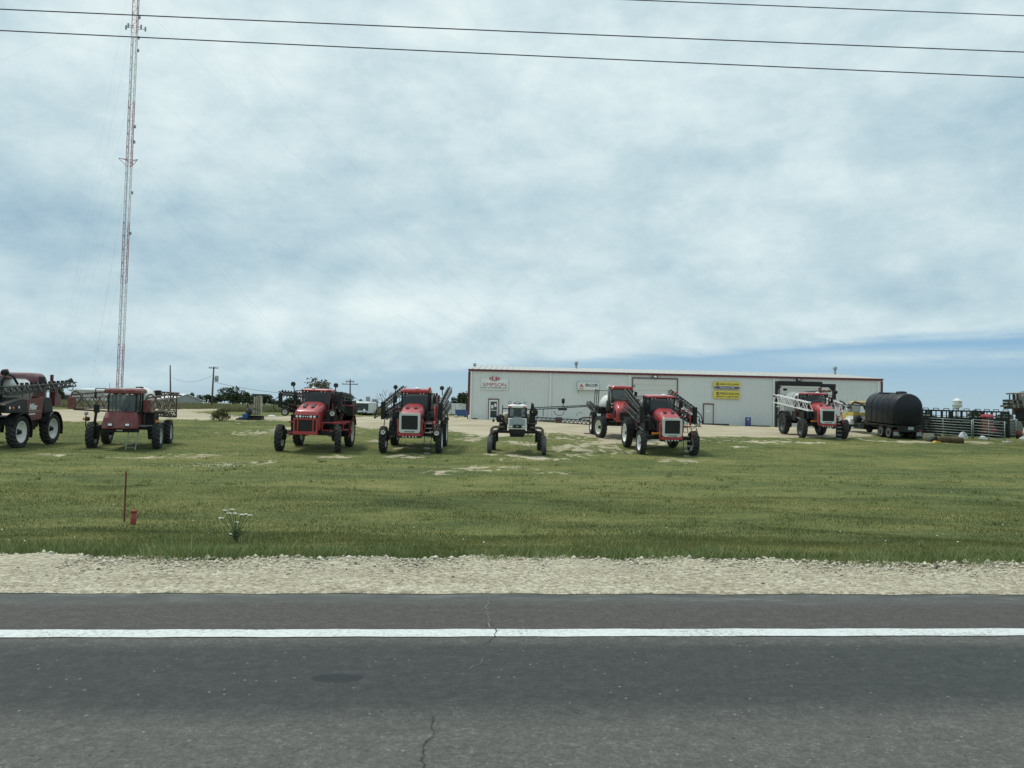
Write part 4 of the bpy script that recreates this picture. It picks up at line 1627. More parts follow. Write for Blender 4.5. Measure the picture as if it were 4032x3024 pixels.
# blue barrel, bits along the wall
p = ground(2919, 1675)
t = thing("barrel", "blue plastic barrel standing against the grey shop wall", "barrel", (p.x, 78.8, gz(p.x, 78.8)))
mb = MB()
mb.lathe([(.27, -.05), (.29, .03), (.29, .28), (.30, .30), (.29, .32), (.29, .58), (.30, .60), (.29, .62), (.29, .86), (.27, .90), (0, .90)], "blue_plastic", 18)
mb.build("drum", t)
MB().bb(-.13, -.01, -.312, -.29, .62, .74, "paper").build("sticker", t)
MB().bb(-.06, .10, -.312, -.29, .36, .50, "ink_orange").build("sticker", t)


def beam(label, name, u0, u1, v, y, r, mt_, cat, zoff=0.0):
    a, b_ = ground(u0, v), ground(u1, v + .024 * (u1 - u0))
    xa, xb = at(u0, v, y).x, at(u1, v, y).x
    z = gz((xa + xb) / 2, y)
    o = MB().bb(-(xb - xa) / 2, (xb - xa) / 2, -r, r, -.03, 2 * r, mt_).build(name, None, ((xa + xb) / 2, y, z + zoff), bevel=.01)
    return tag(o, label, cat)


beam("long dark pipe lying along the wall right of the blue barrel", "pipe", 2945, 3030, 1674, 78.6, .06, "black_steel", "pipe")
beam("short dark boom section lying below the white person door", "pipe", 2765, 2870, 1672, 78.4, .08, "boom_steel", "pipe")
beam("weathered plank lying by the wall behind the white sprayer's boom", "plank", 2130, 2208, 1657, 79.0, .06, "wood_plank", "plank")
beam("red board lying by the wall left of the glass door", "plank", 1860, 1880, 1650, 79.2, .07, "trim_red", "board")
for (u, lab) in ((1849, "white capped bollard at the building's left corner"), (3050, "small white capped bollard beside the black gantry")):
    x_ = fx(u, 1645)
    y_ = 79.0
    o = MB().lathe([(.10, -.1), (.10, .35), (.07, .42), (0, .44)], "trim_white", 12).build("bollard", None, (x_, y_, gz(x_, y_)))
    tag(o, lab, "bollard")

# ------------------------------------------------------------------ left of the building: container, skip, trailer
p = at(1785, 1648, 98)
zb = gz(p.x, 98)
t = thing("storage_container", "white ribbed storage container standing left of the metal building", "container", (p.x, 98, zb))
w_, h_, l_ = 1.02, at(1785, 1588, 98).z - zb, 9.0
mb = MB()
mb.bb(-w_, w_, 0, l_, 0.1, h_, "far_white")
for k in range(22):
    y_ = .3 + k * .4
    mb.bb(w_, w_ + .03, y_, y_ + .15, .15, h_ - .05, "far_white")
mb.build("body", t)
mb = MB()
for s in (-1, 1):
    mb.bb(s * .5 - .46, s * .5 + .46, -.04, 0.0, .18, h_ - .08, "trim_white")
    for q in (-.25, .25):
        mb.tube((s * .5 + q, -.07, .2), (s * .5 + q, -.07, h_ - .1), .022, "far_grey", 5)
mb.build("door", t)
MB().bb(.72, .9, -.06, -.03, h_ - .25, h_ - .15, "far_dark").build("hinge", t)

p = ground(1815, 1649)
y_ = 88.0
x_ = at(1815, 1649, y_).x
zb = gz(x_, y_)
t = thing("skip_bin", "open topped blue metal bin tucked against the building corner", "skip", (x_, y_, zb))
hw = (at(1838, 1640, y_).x - at(1793, 1640, y_).x) / 2
hh = at(1815, 1614, y_).z - zb
mb = MB()
mb.loft([[(-hw, 0, .12), (hw, 0, .12), (hw, 1.6, .12), (-hw, 1.6, .12)], [(-hw, -.1, hh), (hw, -.1, hh), (hw, 1.7, hh), (-hw, 1.7, hh)]], "blue_plastic")
mb.build("body", t)
mb = MB()
mb.bb(-hw - .03, hw + .03, -.14, -.08, hh - .08, hh + .03, "blue_plastic")
mb.bb(-hw - .06, -hw, -.14, 1.74, hh - .08, hh + .03, "blue_plastic").bb(hw, hw + .06, -.14, 1.74, hh - .08, hh + .03, "blue_plastic")
mb.bb(-hw - .03, hw + .03, 1.68, 1.74, hh - .08, hh + .03, "blue_plastic")
mb.build("rim", t)
for s in (-1, 1):
    MB().bb(s * hw * .7 - .1, s * hw * .7 + .1, .1, 1.5, -.05, .12, "black_steel").build("skid", t)
x_ = at(1795, 1655, 84).x
o = MB().lathe([(.22, -.1), (.24, .12), (.12, .26), (0, .28)], "concrete", 7, smooth=False).build("rubble_block", None, (x_, 84, gz(x_, 84)))
tag(o, "small grey lump of concrete on the gravel before the blue bin", "concrete block")

y_ = 84.5
pa, pb = at(1393, 1640, y_), at(1452, 1640, y_)
cx_ = (pa.x + pb.x) / 2
zb = gz(cx_, y_)
hw = (pb.x - pa.x) / 2
hh = at(1420, 1582, y_).z - zb
t = thing("cargo_trailer", "white enclosed trailer with a black serving hatch, parked on gravel", "trailer", (cx_, y_, zb))
k = hh / 2.45
mb = MB()
mb.bb(-hw, hw, 0, 4.5, .40 * k, hh - .10, "far_white")
mb.loft([[(-hw - .04, -.06, hh - .10), (hw + .04, -.06, hh - .10), (hw + .04, 4.55, hh - .10), (-hw - .04, 4.55, hh - .10)],
         [(-hw + .06, .10, hh + .04), (hw - .06, .10, hh + .04), (hw - .06, 4.4, hh + .04), (-hw + .06, 4.4, hh + .04)]], "far_roof")
mb.build("body", t)
mb = MB()
mb.bb(-hw + .16, hw - .05, -.03, .0, .88 * k, hh - .20, "far_dark")
mb.bb(hw - .05, hw, -.04, .0, .40 * k, hh - .12, "trim_white")
mb.bb(-hw, -hw + .16, -.04, .0, .40 * k, hh - .12, "trim_white")
mb.build("hatch", t)
MB().bb(-hw + .18, .10, -.035, .0, .44 * k, .86 * k, "sign_white").build("panel", t)
mb = MB()
mb.path([(-.4, 0, .3), (.15, -.8, .3), (.6, 0, .3)], .035, "black_steel")
mb.bb(-.2, .6, -.4, -.28, .26, .32, "black_steel")
mb.build("tongue", t)
MB().lathe([(.10, .30), (.12, .4), (.12, .60), (.04, .68), (0, .68)], "trim_white", 10, 'z', (.38, -.34, 0)).build("gas_bottle", t)
for s in (-1, 1):
    MB().lathe([(.10, -.07), (.22, -.07), (.24, -.03), (.24, .03), (.22, .07), (.10, .07)], "rubber", 16, 'x', (s * (hw - .1), 2.4, .23)).build("wheel", t)

# far buildings on the horizon
def shed(name, label, u0, u1, ve, vb, d, depth, rise, wallm, roofm, side=None, windows=0):
    pa, pb = at(u0, vb, d), at(u1, vb, d)
    cx_ = (pa.x + pb.x) / 2
    zb = min(gz(cx_, d), pb.z) - .3
    hw = (pb.x - pa.x) / 2
    ze = at((u0 + u1) / 2, ve, d).z - zb
    t = thing(name, label, "building", (cx_, d, zb))
    mb = MB()
    if side == 'gable':
        mb.prism([(-hw, 0), (hw, 0), (hw, ze), (0, ze + rise), (-hw, ze)], 'y', 0, depth, wallm)
        mb.build("wall", t)
        rf = MB()
        for s in (-1, 1):
            rf.add([(s * (hw + .3), -.3, ze - .1), (0, -.3, ze + rise + .1), (0, depth + .3, ze + rise + .1), (s * (hw + .3), depth + .3, ze - .1),
                    (s * (hw + .3), -.3, ze - .25), (0, -.3, ze + rise - .08), (0, depth + .3, ze + rise - .08), (s * (hw + .3), depth + .3, ze - .25)],
                   [(0, 1, 2, 3), (4, 7, 6, 5), (0, 4, 5, 1), (3, 2, 6, 7), (0, 3, 7, 4)], roofm)
        rf.build("roof", t)
    else:
        mb.bb(-hw, hw, 0, depth, 0, ze, wallm)
        mb.build("wall", t)
        rf = MB()
        rf.prism([(-.4, ze - .15), (depth / 2, ze + rise), (depth + .4, ze - .15), (depth + .4, ze - .3), (-.4, ze - .3)], 'x', -hw - .5, hw + .5, roofm)
        rf.build("roof", t)
    for k in range(windows):
        f_ = -hw + (k + .5) * 2 * hw / windows
        MB().bb(f_ - .9, f_ + .9, -.12, -.02, ze * .35, ze * .78, "far_grey").build("window", t)
    return t


shed("long_building", "long low white building on the horizon behind the oldest red sprayer", 284, 460, 1533, 1572, 170, 14, .35, "far_white", "far_roof", windows=4)
shed("storage_shed", "pale shed with a bright white roof left of the transformer pole", 668, 800, 1574, 1587, 180, 30, 1.3, "far_grey", "far_roof", side='gable').rotation_euler = (0, 0, R(50))
shed("far_shed", "dark low shed on the horizon right of the big cut-off sprayer", 230, 284, 1552, 1574, 190, 10, .8, "far_dark", "far_grey")
# white roof slope running left from the shed
# grain elevator far off
d = 700
pa, pb = at(1462, 1600, d), at(1488, 1600, d)
zb = gz(pa.x, d) - 1
t = thing("grain_elevator", "hazy grey grain elevator far off above the trailer", "grain elevator", (pa.x, d, zb))
hz = at(1475, 1570, d).z - zb
hx = at(1446, 1562, d).z - zb
mb = MB()
for k in range(3):
    mb.lathe([(1.05, 0), (1.05, hz)], "far_grey", 12, 'z', (k * 2.1 + 1, 0, 0))
mb.build("silo", t)
mb = MB()
mb.bb(-5.2, -1.8, 0, 3, 0, hx, "far_grey")
mb.build("head_house", t)
for (u, lab) in ((1397, "tiny grey bin tower far off, left of the trailer roof"),):
    p = at(u, 1600, 600)
    zb = gz(p.x, 600) - 1
    t = thing("grain_bin", lab, "grain bin", (p.x, 600, zb))
    mb = MB()
    h_ = at(u, 1575, 600).z - zb
    mb.lathe([(.9, 0), (.9, h_ * .8), (.2, h_ * .95), (.2, h_)], "far_grey", 10)
    mb.build("silo", t)

# ------------------------------------------------------------------ poles
POLES = {}


def pole(name, label, u, vt, vb, d, arms=(), can=False, lean=0.0, r=.15):
    p = at(u, vb, d)
    zb = gz(p.x, d) - .4
    top = at(u, vt, d)
    h = top.z - zb
    t = thing(name, label, "utility pole", (p.x, d, zb))
    off = at(u + lean, vt, d).x - p.x
    MB().tube((0, 0, 0), (off, 0, h), r, "pole_wood", 8, r * .7).build("shaft", t)
    for (v, w, yaw_) in arms:
        z = at(u, v, d).z - zb
        f_ = z / h
        mb = MB()
        c, s = math.cos(yaw_), math.sin(yaw_)
        mb.box((off * f_, -.12, z), (2 * w, .10, .12), "pole_wood", (0, 0, yaw_))
        for q in (-.9, -.45, .45, .9):
            mb.tube((off * f_ + q * w * c, -.12 + q * w * s, z + .05), (off * f_ + q * w * c, -.12 + q * w * s, z + .25), .04, "far_grey", 5)
        mb.build("crossarm", t)
    if can:
        z = h * .72
        mb = MB()
        mb.lathe([(.26, z - .45), (.28, z - .4), (.28, z + .4), (.2, z + .48), (0, z + .48)], "galv", 12, 'z', (off * .72 + .55, -.05, 0))
        mb.bb(off * .72 + .08, off * .72 + .3, -.1, 0, z - .05, z + .05, "black_steel")
        mb.build("transformer", t)
    POLES[label] = (p.x, d, zb, h)
    return t


pole("utility_pole", "wooden pole with a transformer can and one crossarm in the field", 834, 1443, 1586, 118, arms=((1449, .72, 0),), can=True, lean=8)
pole("utility_pole", "bare leaning pole without arms at the far side of the field", 673, 1438, 1588, 118, lean=-3, r=.13)
pole("utility_pole", "double armed pole behind the red hooded sprayer's right boom", 1379, 1493, 1600, 125, arms=((1503, .70, 0), (1513, 1.30, 0.0)), r=.14)


def wire(name, label, pts, d_list, r=.012, sag=0.3, cat="cable"):
    P3 = [at(u, v, d) for (u, v), d in zip(pts, d_list)]
    mb = MB()
    for a, b_ in zip(P3[:-1], P3[1:]):
        prev = a
        for k in range(1, 13):
            f_ = k / 12
            q = a.lerp(b_, f_)
            q = Vector((q.x, q.y, q.z - sag * 4 * f_ * (1 - f_)))
            mb.tube(prev, q, r, "wire", 4, cap=False)
            prev = q
    return tag(mb.build(name), label, cat)


wire("service_wire", "dark service cable sloping down from the transformer pole to the right", [(842, 1504), (1120, 1548), (1380, 1556)], [118, 121, 125], .030, .25)
wire("service_wire", "thin cable sagging between the bare pole and the transformer pole", [(676, 1486), (836, 1478)], [118, 118], .020, .85)
wire("service_wire", "thin cables running right and down from the double armed pole", [(1379, 1556), (1462, 1598)], [125, 100], .022, .1)

# ------------------------------------------------------------------ overhead lines along the road
def plane_pt(u, v, dd):
    r_ = ray(u, v)
    k = dd / (r_.y - YAW * r_.x)
    return Vector((r_.x * k, r_.y * k, r_.z * k + ZC))


for (a, b_, dd, lab, r_) in (((0, 36), (4032, 205), 19.6, "upper of the two dark power lines crossing the whole sky", .0155),
                             ((0, 120), (4032, 305), 19.4, "lower of the two dark power lines crossing the whole sky", .015),
                             ((2500, 0), (4032, 62), 21.0, "dark power line cutting only the top right corner of the sky", .0155)):
    p, q = plane_pt(*a, dd), plane_pt(*b_, dd)
    dirv = (q - p)
    dirv = dirv / dirv.x
    mb = MB()
    n = 40
    xs = [-70 + 140 * k / n for k in range(n + 1)]

    def ptx(x_):
        pp = p + dirv * (x_ - p.x)
        return Vector((pp.x, pp.y, pp.z + 0.00012 * (x_ - p.x) * (x_ - q.x)))
    for k in range(n):
        mb.tube(ptx(xs[k]), ptx(xs[k + 1]), r_, "wire", 6, cap=False)
    o = mb.build("power_line")
    tag(o, lab, "power line", "power lines along the road")

# ------------------------------------------------------------------ guyed lattice tower
DT = 140.0
b0, t0 = at(473, 1520, DT), at(538, 0, DT)
axis = (t0 - b0).normalized()
zb = gz(b0.x, DT)
base = b0 + axis * ((zb - b0.z) / axis.z)
t = thing("radio_tower", "very tall red and white guyed lattice radio tower", "tower", base)
TOPV = -420


def tow(v):
    # point on the tower axis at photo row v (local)
    f_ = (1520 - v) / 1520
    u = 473 + 65 * f_
    return (at(u, v, DT) - base).z


bands = [(0, 1354, "tower_red"), (1354, 1115, "tower_white"), (1115, 875, "tower_red"), (875, 656, "tower_white"), (656, 400, "tower_red"), (400, 130, "tower_white"), (130, -120, "tower_red"), (-120, TOPV, "tower_white")]
s_ = 0.62
tri = [Vector((s_ * math.cos(R(a)), s_ * math.sin(R(a)), 0)) for a in (100, 220, 340)]
ax = axis / axis.z
for (v0, v1, mt_) in bands:
    z0 = 0 if v0 == 0 else tow(v0)
    z1 = tow(v1)
    mb = MB()
    n = max(2, int((z1 - z0) / 1.15))
    for c in tri:
        mb.tube(ax * z0 + c, ax * z1 + c, .062, mt_, 5, cap=False)
    for k in range(n):
        za, zc = z0 + (z1 - z0) * k / n, z0 + (z1 - z0) * (k + 1) / n
        for i in range(3):
            a, b_ = tri[i], tri[(i + 1) % 3]
            if (k + i) % 2:
                a, b_ = b_, a
            mb.tube(ax * za + a, ax * zc + b_, .024, mt_, 3, cap=False)
            mb.tube(ax * za + a, ax * za + b_, .022, mt_, 3, cap=False)
    mb.build("mast_section", t)
# feed lines up one side
mb = MB()
for k in range(3):
    c = tri[1] * .8 + Vector((.05 + .09 * k, .1, 0))
    mb.tube(c, ax * tow(150) + c, .028, "far_grey", 4, cap=False)
mb.build("feed_line", t)
# star mount
zs = tow(632)
zl_ = tow(655)
mb = MB()
for c in tri:
    o_ = c.normalized() * 1.9
    mb.tube(ax * zs + c, ax * zs + o_, .055, "tower_red", 5)
    mb.tube(ax * zl_ + c, ax * zs + o_, .045, "tower_red", 5)
for i in range(3):
    mb.tube(ax * zs + tri[i].normalized() * 1.9, ax * zs + tri[(i + 1) % 3].normalized() * .9, .04, "tower_red", 4)
mb.build("torque_arm", t)
# antenna panels
za = tow(112)
for (dx, dz) in ((-1.7, .1), (-1.3, .5), (1.1, .25), (1.9, -.15)):
    mb = MB()
    mb.bb(dx - .12, dx + .12, -.2, .0, za + dz - .40, za + dz + .40, "far_grey")
    mb.tube((dx, -.1, za + dz), (0.2 * dx, 0, za + dz), .05, "far_grey", 4)
    mb.build("antenna", t, loc=(ax.x * za, 0, 0))
mb = MB()
for v in (70, 150, 200, 500, 560, 760, 920):
    z = tow(v)
    mb.bb(ax.x * z + .5, ax.x * z + .85, -.2, .1, z - .2, z + .3, "far_grey")
mb.build("fixture", t)
# guy wires: three directions, several levels
ancs = [Vector((42, -6, 0)), Vector((-34, -40, 0)), Vector((-30, 44, 0))]
anc2 = [Vector((84, -10, 0)), Vector((-66, -62, 0)), Vector((-60, 80, 0))]
for an_, lv in ((ancs, (1290, 985, 655, 632)), (anc2, (632, 330, 15, -300))):
    for a in an_:
        gx_, gy_ = base.x + a.x, base.y + a.y
        ga = Vector((a.x, a.y, gz(gx_, gy_) - base.z))
        for v in lv:
            z = tow(v)
            p = ax * z + a.normalized() * (1.9 if v == 632 else .6)
            mb = MB()
            prev = p
            for k in range(1, 13):
                f_ = k / 12
                q = p.lerp(ga, f_) - Vector((0, 0, 4 * f_ * (1 - f_) * (ga - p).length * .012))
                mb.tube(prev, q, .0075, "guy", 3, cap=False)
                prev = q
            mb.build("guy_wire", t)

# ------------------------------------------------------------------ water tower
d = 800
p = at(3769, 1660, d)
zb = gz(p.x, d)
t = thing("water_tower", "distant white water tower with a cone roof on legs", "water tower", (p.x, d, zb))


def wz(v):
    return at(3769, v, d).z - zb


r_ = (at(3786, 1590, d).x - at(3752, 1590, d).x) / 2
mb = MB()
mb.lathe([(r_ * .25, wz(1611)), (r_ * .62, wz(1606)), (r_ * .93, wz(1599)), (r_, wz(1596)), (r_, wz(1579))], "far_white", 24, smooth=False)
mb.build("tank", t)
MB().lathe([(r_ * 1.05, wz(1579)), (r_ * 1.02, wz(1577.5)), (r_ * .45, wz(1571)), (r_ * .1, wz(1567.5)), (0, wz(1567))], "far_roof", 24, smooth=False).build("roof", t)
MB().bb(-.2 * r_, .32 * r_, -r_ * 1.03, -r_ * .9, wz(1588), wz(1581), "far_grey").build("painted_emblem", t)
MB().lathe([(r_ * 1.06, wz(1596.5)), (r_ * 1.06, wz(1595.3))], "far_grey", 24).build("walkway", t)
for k in range(4):
    a = R(45 + 90 * k)
    MB().tube((math.cos(a) * r_ * 1.1, math.sin(a) * r_ * 1.1, 0), (math.cos(a) * r_ * .95, math.sin(a) * r_ * .95, wz(1597)), .35, "far_white", 6).build("leg", t)
MB().tube((0, 0, 0), (0, 0, wz(1608)), .8, "far_white", 8).build("riser_pipe", t)
mb = MB()
for k in range(4):
    a, b_ = R(45 + 90 * k), R(135 + 90 * k)
    for z in (wz(1625), wz(1642)):
        mb.tube((math.cos(a) * r_ * 1.02, math.sin(a) * r_ * 1.02, z), (math.cos(b_) * r_ * 1.02, math.sin(b_) * r_ * 1.02, z), .15, "far_white", 4)
mb.build("brace", t)
# ------------------------------------------------------------------ shared machine parts
_tyres = {}


def tyre_mesh(Rr, Wd, rr, mt="rubber", ribbed=False):
    key = (Rr, Wd, rr, mt, ribbed)
    if key in _tyres:
        return _tyres[key]
    mb = MB()
    hw = Wd / 2
    base = Rr - (0.012 if ribbed else 0.045)
    mb.lathe([(rr * .98, -hw * .55), (rr, -hw * .80), (rr + (Rr - rr) * .45, -hw), (base - .03, -hw * .93), (base, -hw * .72), (base, hw * .72),
              (base - .03, hw * .93), (rr + (Rr - rr) * .45, hw), (rr, hw * .80), (rr * .98, hw * .55)], mt, 36, 'x', cap=False)
    if ribbed:
        for k in range(-2, 3):
            x = k * hw * .34
            mb.lathe([(base - .005, x - hw * .12), (Rr, x - hw * .10), (Rr, x + hw * .10), (base - .005, x + hw * .12)], mt, 36, 'x', smooth=False)
    else:
        n = max(16, int(2 * math.pi * Rr / 0.26))
        for s in (-1, 1):
            for k in range(n):
                t0 = 2 * math.pi * (k + (0.5 if s > 0 else 0)) / n
                d = 0.62 * hw / Rr * 1.25
                vs = []
                for (fx_, dt, rin, rout) in ((-.06, 0.0, base - .02, Rr), (.55, .55 * d, base - .02, Rr), (1.0, d, base - .10, Rr - .035)):
                    wth = 0.030 / Rr * (1.15 if fx_ < .3 else 1.35)
                    for rad_, off in ((rin, -wth), (rin, wth), (rout, wth * .8), (rout, -wth * .8)):
                        th = t0 + dt + off
                        vs.append((s * fx_ * hw, rad_ * math.cos(th), rad_ * math.sin(th)))
                fs = []
                for q in (0, 4):
                    fs += [(q, q + 1, q + 5, q + 4), (q + 1, q + 2, q + 6, q + 5), (q + 2, q + 3, q + 7, q + 6), (q + 3, q, q + 4, q + 7)]
                fs += [(0, 3, 2, 1), (8, 9, 10, 11)]
                mb.add(vs, fs, "rubber_lug")
    o = mb.build("tyre")
    me = o.data
    bpy.data.objects.remove(o)
    _tyres[key] = me
    return me


_rims = {}


def rim_mesh(Wd, rr, mt, dish):
    key = (Wd, rr, mt, dish)
    if key in _rims:
        return _rims[key]
    hw = Wd / 2
    mb = MB()
    mb.lathe([(0, -hw * .25), (rr * .5, -hw * .30), (rr * .93, -hw * .45), (rr * .95, -hw * .80), (rr * 1.01, -hw * .82), (rr * 1.01, hw * .84), (rr * .955, hw * .84), (rr * .94, hw * .50),
              (rr * .88, hw * .30), (rr * .55, hw * dish), (rr * .30, hw * (dish + .02)), (0, hw * (dish + .02))], mt, 30, 'x')
    o = mb.build("wheel")
    me = o.data
    bpy.data.objects.remove(o)
    hb = MB()
    hb.lathe([(rr * .30, hw * dish), (rr * .30, hw * (dish + .12)), (rr * .22, hw * (dish + .18)), (rr * .20, hw * (dish + .75)), (rr * .12, hw * (dish + .85)), (0, hw * (dish + .85))], "black_steel", 14, 'x')
    for k in range(8):
        a = 2 * math.pi * k / 8
        hb.lathe([(.018, hw * dish), (.018, hw * (dish + .2)), (0, hw * (dish + .2))], "galv", 6, 'x', (0, math.cos(a) * rr * .26, math.sin(a) * rr * .26))
    o = hb.build("hub")
    mh = o.data
    bpy.data.objects.remove(o)
    _rims[key] = (me, mh)
    return me, mh


def wheel(root, loc, Rr, Wd, rr, side, rim="white_rim", steer=0.0, rub="rubber", ribbed=False, dish=-.25):
    me, mh = rim_mesh(Wd, rr, rim, dish)
    w = link("wheel", me, root, loc, 0, (0, 0, (0 if side > 0 else math.pi) + R(steer)))
    link("tyre", tyre_mesh(Rr, Wd, rr, rub, ribbed), w)
    link("hub", mh, w)
    return w


def gauge_wheel(root, loc, r, w, stalk, yaw=0, rim="cream_rim"):
    """small castor wheel on its stalk; the wheel's face looks to the front"""
    mb = MB()
    mb.lathe([(r * .62, -w * .5), (r * .92, -w * .5), (r, -w * .25), (r, w * .25), (r * .92, w * .5), (r * .62, w * .5)], "rubber", 22, 'y', cap=False)
    mb.lathe([(0, -w * .30), (r * .2, -w * .32), (r * .22, -w * .16), (r * .55, -w * .20), (r * .64, -w * .42), (r * .66, w * .4), (0, w * .3)], rim, 22, 'y')
    for k in range(4):
        a = R(45 + 90 * k)
        mb.box((math.cos(a) * r * .22, -w * .30, math.sin(a) * r * .22), (r * .34, .012, r * .10), "black_steel", (0, -a, 0))
    o = mb.build("gauge_wheel", root, loc, 0, (0, 0, R(yaw)))
    st = MB()
    q = Vector(stalk)
    st.tube((0, w * .7, 0), q, .030, "boom_steel", 6)
    st.tube((0, w * .7, 0), (0, -w * .2, 0), .03, "boom_steel", 6)
    st.build("stalk", o)
    return o


def truss(mb, p, q, w, h0, h1, n, mt, rc=.035, rd=.022, axis='x', nozzles=False):
    """lattice boom from p to q: four chords (height h0 at p, h1 at q), zigzag diagonals; w across"""
    p, q = Vector(p), Vector(q)
    side = Vector((1, 0, 0)) if axis == 'x' else Vector((0, 1, 0))
    upv = Vector((0, 0, 1))

    def P(f, sx_, sz_):
        c = p.lerp(q, f)
        h = h0 + (h1 - h0) * f
        return c + side * (sx_ * w / 2) + upv * (sz_ * h / 2)
    for sx_ in (-1, 1):
        for sz_ in (-1, 1):
            mb.tube(P(0, sx_, sz_), P(1, sx_, sz_), rc, mt, 5)
    for k in range(n):
        f0, f1 = k / n, (k + 1) / n
        fm = (f0 + f1) / 2
        for sx_ in (-1, 1):
            mb.tube(P(f0, sx_, -1), P(fm, sx_, 1), rd, mt, 4, cap=False)
            mb.tube(P(fm, sx_, 1), P(f1, sx_, -1), rd, mt, 4, cap=False)
        for sz_ in (-1, 1):
            mb.tube(P(f0, -1, sz_), P(f0, 1, sz_), rd, mt, 4, cap=False)
            mb.tube(P(f0, -1, sz_), P(f1, 1, sz_), rd * .8, mt, 4, cap=False)
        if nozzles:
            c = P(fm, 0, 1)
            mb.box(c + upv * .05, (.08, .08, .12), "black_steel")
            c = P(f1, 0, -1)
            mb.box(c - upv * .06, (.06, .06, .14), "galv" if k % 3 == 0 else "black_steel")


def mirror(root, loc, arm_to, w=.20, h=.42):
    mb = MB()
    mb.box(loc, (w, .10, h), "black_steel")
    mb.build("mirror", root, bevel=.03)
    MB().path([Vector(loc) + Vector((0, 0, h * .5)), Vector((loc[0], loc[1], arm_to[2])), arm_to], .025, "black_steel").build("mirror_arm", root)


def beacon(root, loc, mt="amber", r=.075, h=.17, stalk=.0):
    mb = MB()
    if stalk:
        mb.tube((loc[0], loc[1], loc[2] - stalk), loc, .02, "black_steel", 6)
    mb.lathe([(r * 1.05, loc[2]), (r * 1.05, loc[2] + .03)], "black_steel", 12, 'z', (loc[0], loc[1], 0))
    mb.lathe([(r, loc[2] + .03), (r, loc[2] + h * .85), (r * .8, loc[2] + h), (0, loc[2] + h)], mt, 14, 'z', (loc[0], loc[1], 0))
    mb.build("beacon", root)


def cab(root, y0, y1, z0, z1, hw0, hw1, roof_hw, roof_t, pillar="black_steel", roofm="red_paint", glass="glass", zlow=None, rake=.10, ro=.16, xc=0.0):
    """tapered glass cab with corner pillars, rounded roof cap and a dark lower body"""
    zl = z0 if zlow is None else zlow
    g_ = MB()
    a = [(xc - hw0, y0, z0), (xc + hw0, y0, z0), (xc + hw0, y1, z0), (xc - hw0, y1, z0)]
    b_ = [(xc - hw1, y0 + rake, z1), (xc + hw1, y0 + rake, z1), (xc + hw1, y1, z1), (xc - hw1, y1, z1)]
    c_ = MB()
    if zl < z0 - .01:
        c_.loft([[(xc - hw0 * .95, y0 + .05, zl), (xc + hw0 * .95, y0 + .05, zl), (xc + hw0 * .95, y1, zl), (xc - hw0 * .95, y1, zl)], a], "black_steel")
    for i in range(4):
        c_.tube(a[i], b_[i], .045, pillar, 6)
    for i in range(4):
        c_.tube(a[i], a[(i + 1) % 4], .035, pillar, 6)
        c_.tube(b_[i], b_[(i + 1) % 4], .045, pillar, 6)
    for s in (-1, 1):      # door post
        ym = y0 + (y1 - y0) * .62
        c_.tube((xc + s * hw0, ym, z0), (xc + s * hw1, ym, z1), .03, pillar, 5)
    cb_ = c_.build("cab", root)
    g_.loft([a, b_], glass)
    g_.build("windshield", cb_)
    st_ = MB()
    ym_ = y0 + (y1 - y0) * .6
    st_.box((xc, ym_, z0 + .12), (.50, .48, .16), "seat_grey")
    st_.box((xc, ym_ + .26, z0 + .48), (.46, .14, .72), "seat_grey", (R(-8), 0, 0))
    st_.box((xc + .42, ym_ - .1, z0 + .25), (.16, .5, .12), "interior")
    st_.tube((xc, y0 + .25, z0), (xc, y0 + .45, z0 + .38), .04, "interior", 6)
    st_.lathe([(.19, -.012), (.21, 0), (.19, .012)], "interior", 14, 'y', (xc, y0 + .47, z0 + .42))
    st_.build("seat", cb_)
    # roof
    r_ = MB()
    L0 = y0 + rake - ro
    L1 = y1 + ro * .6
    secs = []
    for (ins, z) in ((.05, z1 - .0), (0, z1 + roof_t * .18), (0, z1 + roof_t * .62), (.05, z1 + roof_t * .88), (.16, z1 + roof_t)):
        pts = rrect(xc - roof_hw + ins, xc + roof_hw - ins, L0 + ins, L1 - ins, .22, 4)
        secs.append([(p[0], p[1], z) for p in pts])
    r_.loft(secs, roofm, smooth=False)
    ro_ = r_.build("roof", cb_)
    # wiper
    MB().tube((xc + .10 * hw0, y0 - .03, z0 + .06), (xc + .55 * hw0, y0 + rake * .45 - .04, z0 + (z1 - z0) * .55), .012, "vent_black", 4).build("wiper", cb_)
    return cb_, ro_


def lamps(root, pts, r, mt="lamp", body="black_steel", nm="work_light", ax='y', dep=.08):
    for (x, y, z) in pts:
        mb = MB()
        mb.lathe([(r * 1.15, y + dep), (r * 1.2, y + .01), (r, y)], body, 12, 'y', (x, 0, z))
        mb.lathe([(r * .92, y - .004), (0, y - .012)], mt, 12, 'y', (x, 0, z))
        mb.build(nm, root)


# y-axis lathe puts (b, h, a): radius in xz, h along y
# ------------------------------------------------------------------ long-hooded red sprayers
GRP = "self-propelled sprayers parked on the grass"


def hood_secs(hw=.60, nose=-.95, back=1.45):
    return [rsec(hw * .94, 1.26, 2.30, .16, nose + .03), rsec(hw, 1.24, 2.38, .22, nose + .14), rsec(hw * 1.05, 1.30, 2.52, .28, nose + .55), rsec(hw * 1.07, 1.42, 2.70, .34, nose + 1.15),
            rsec(hw * 1.05, 1.55, 2.80, .38, nose + 1.75), rsec(hw * 1.0, 1.70, 2.82, .40, back)]


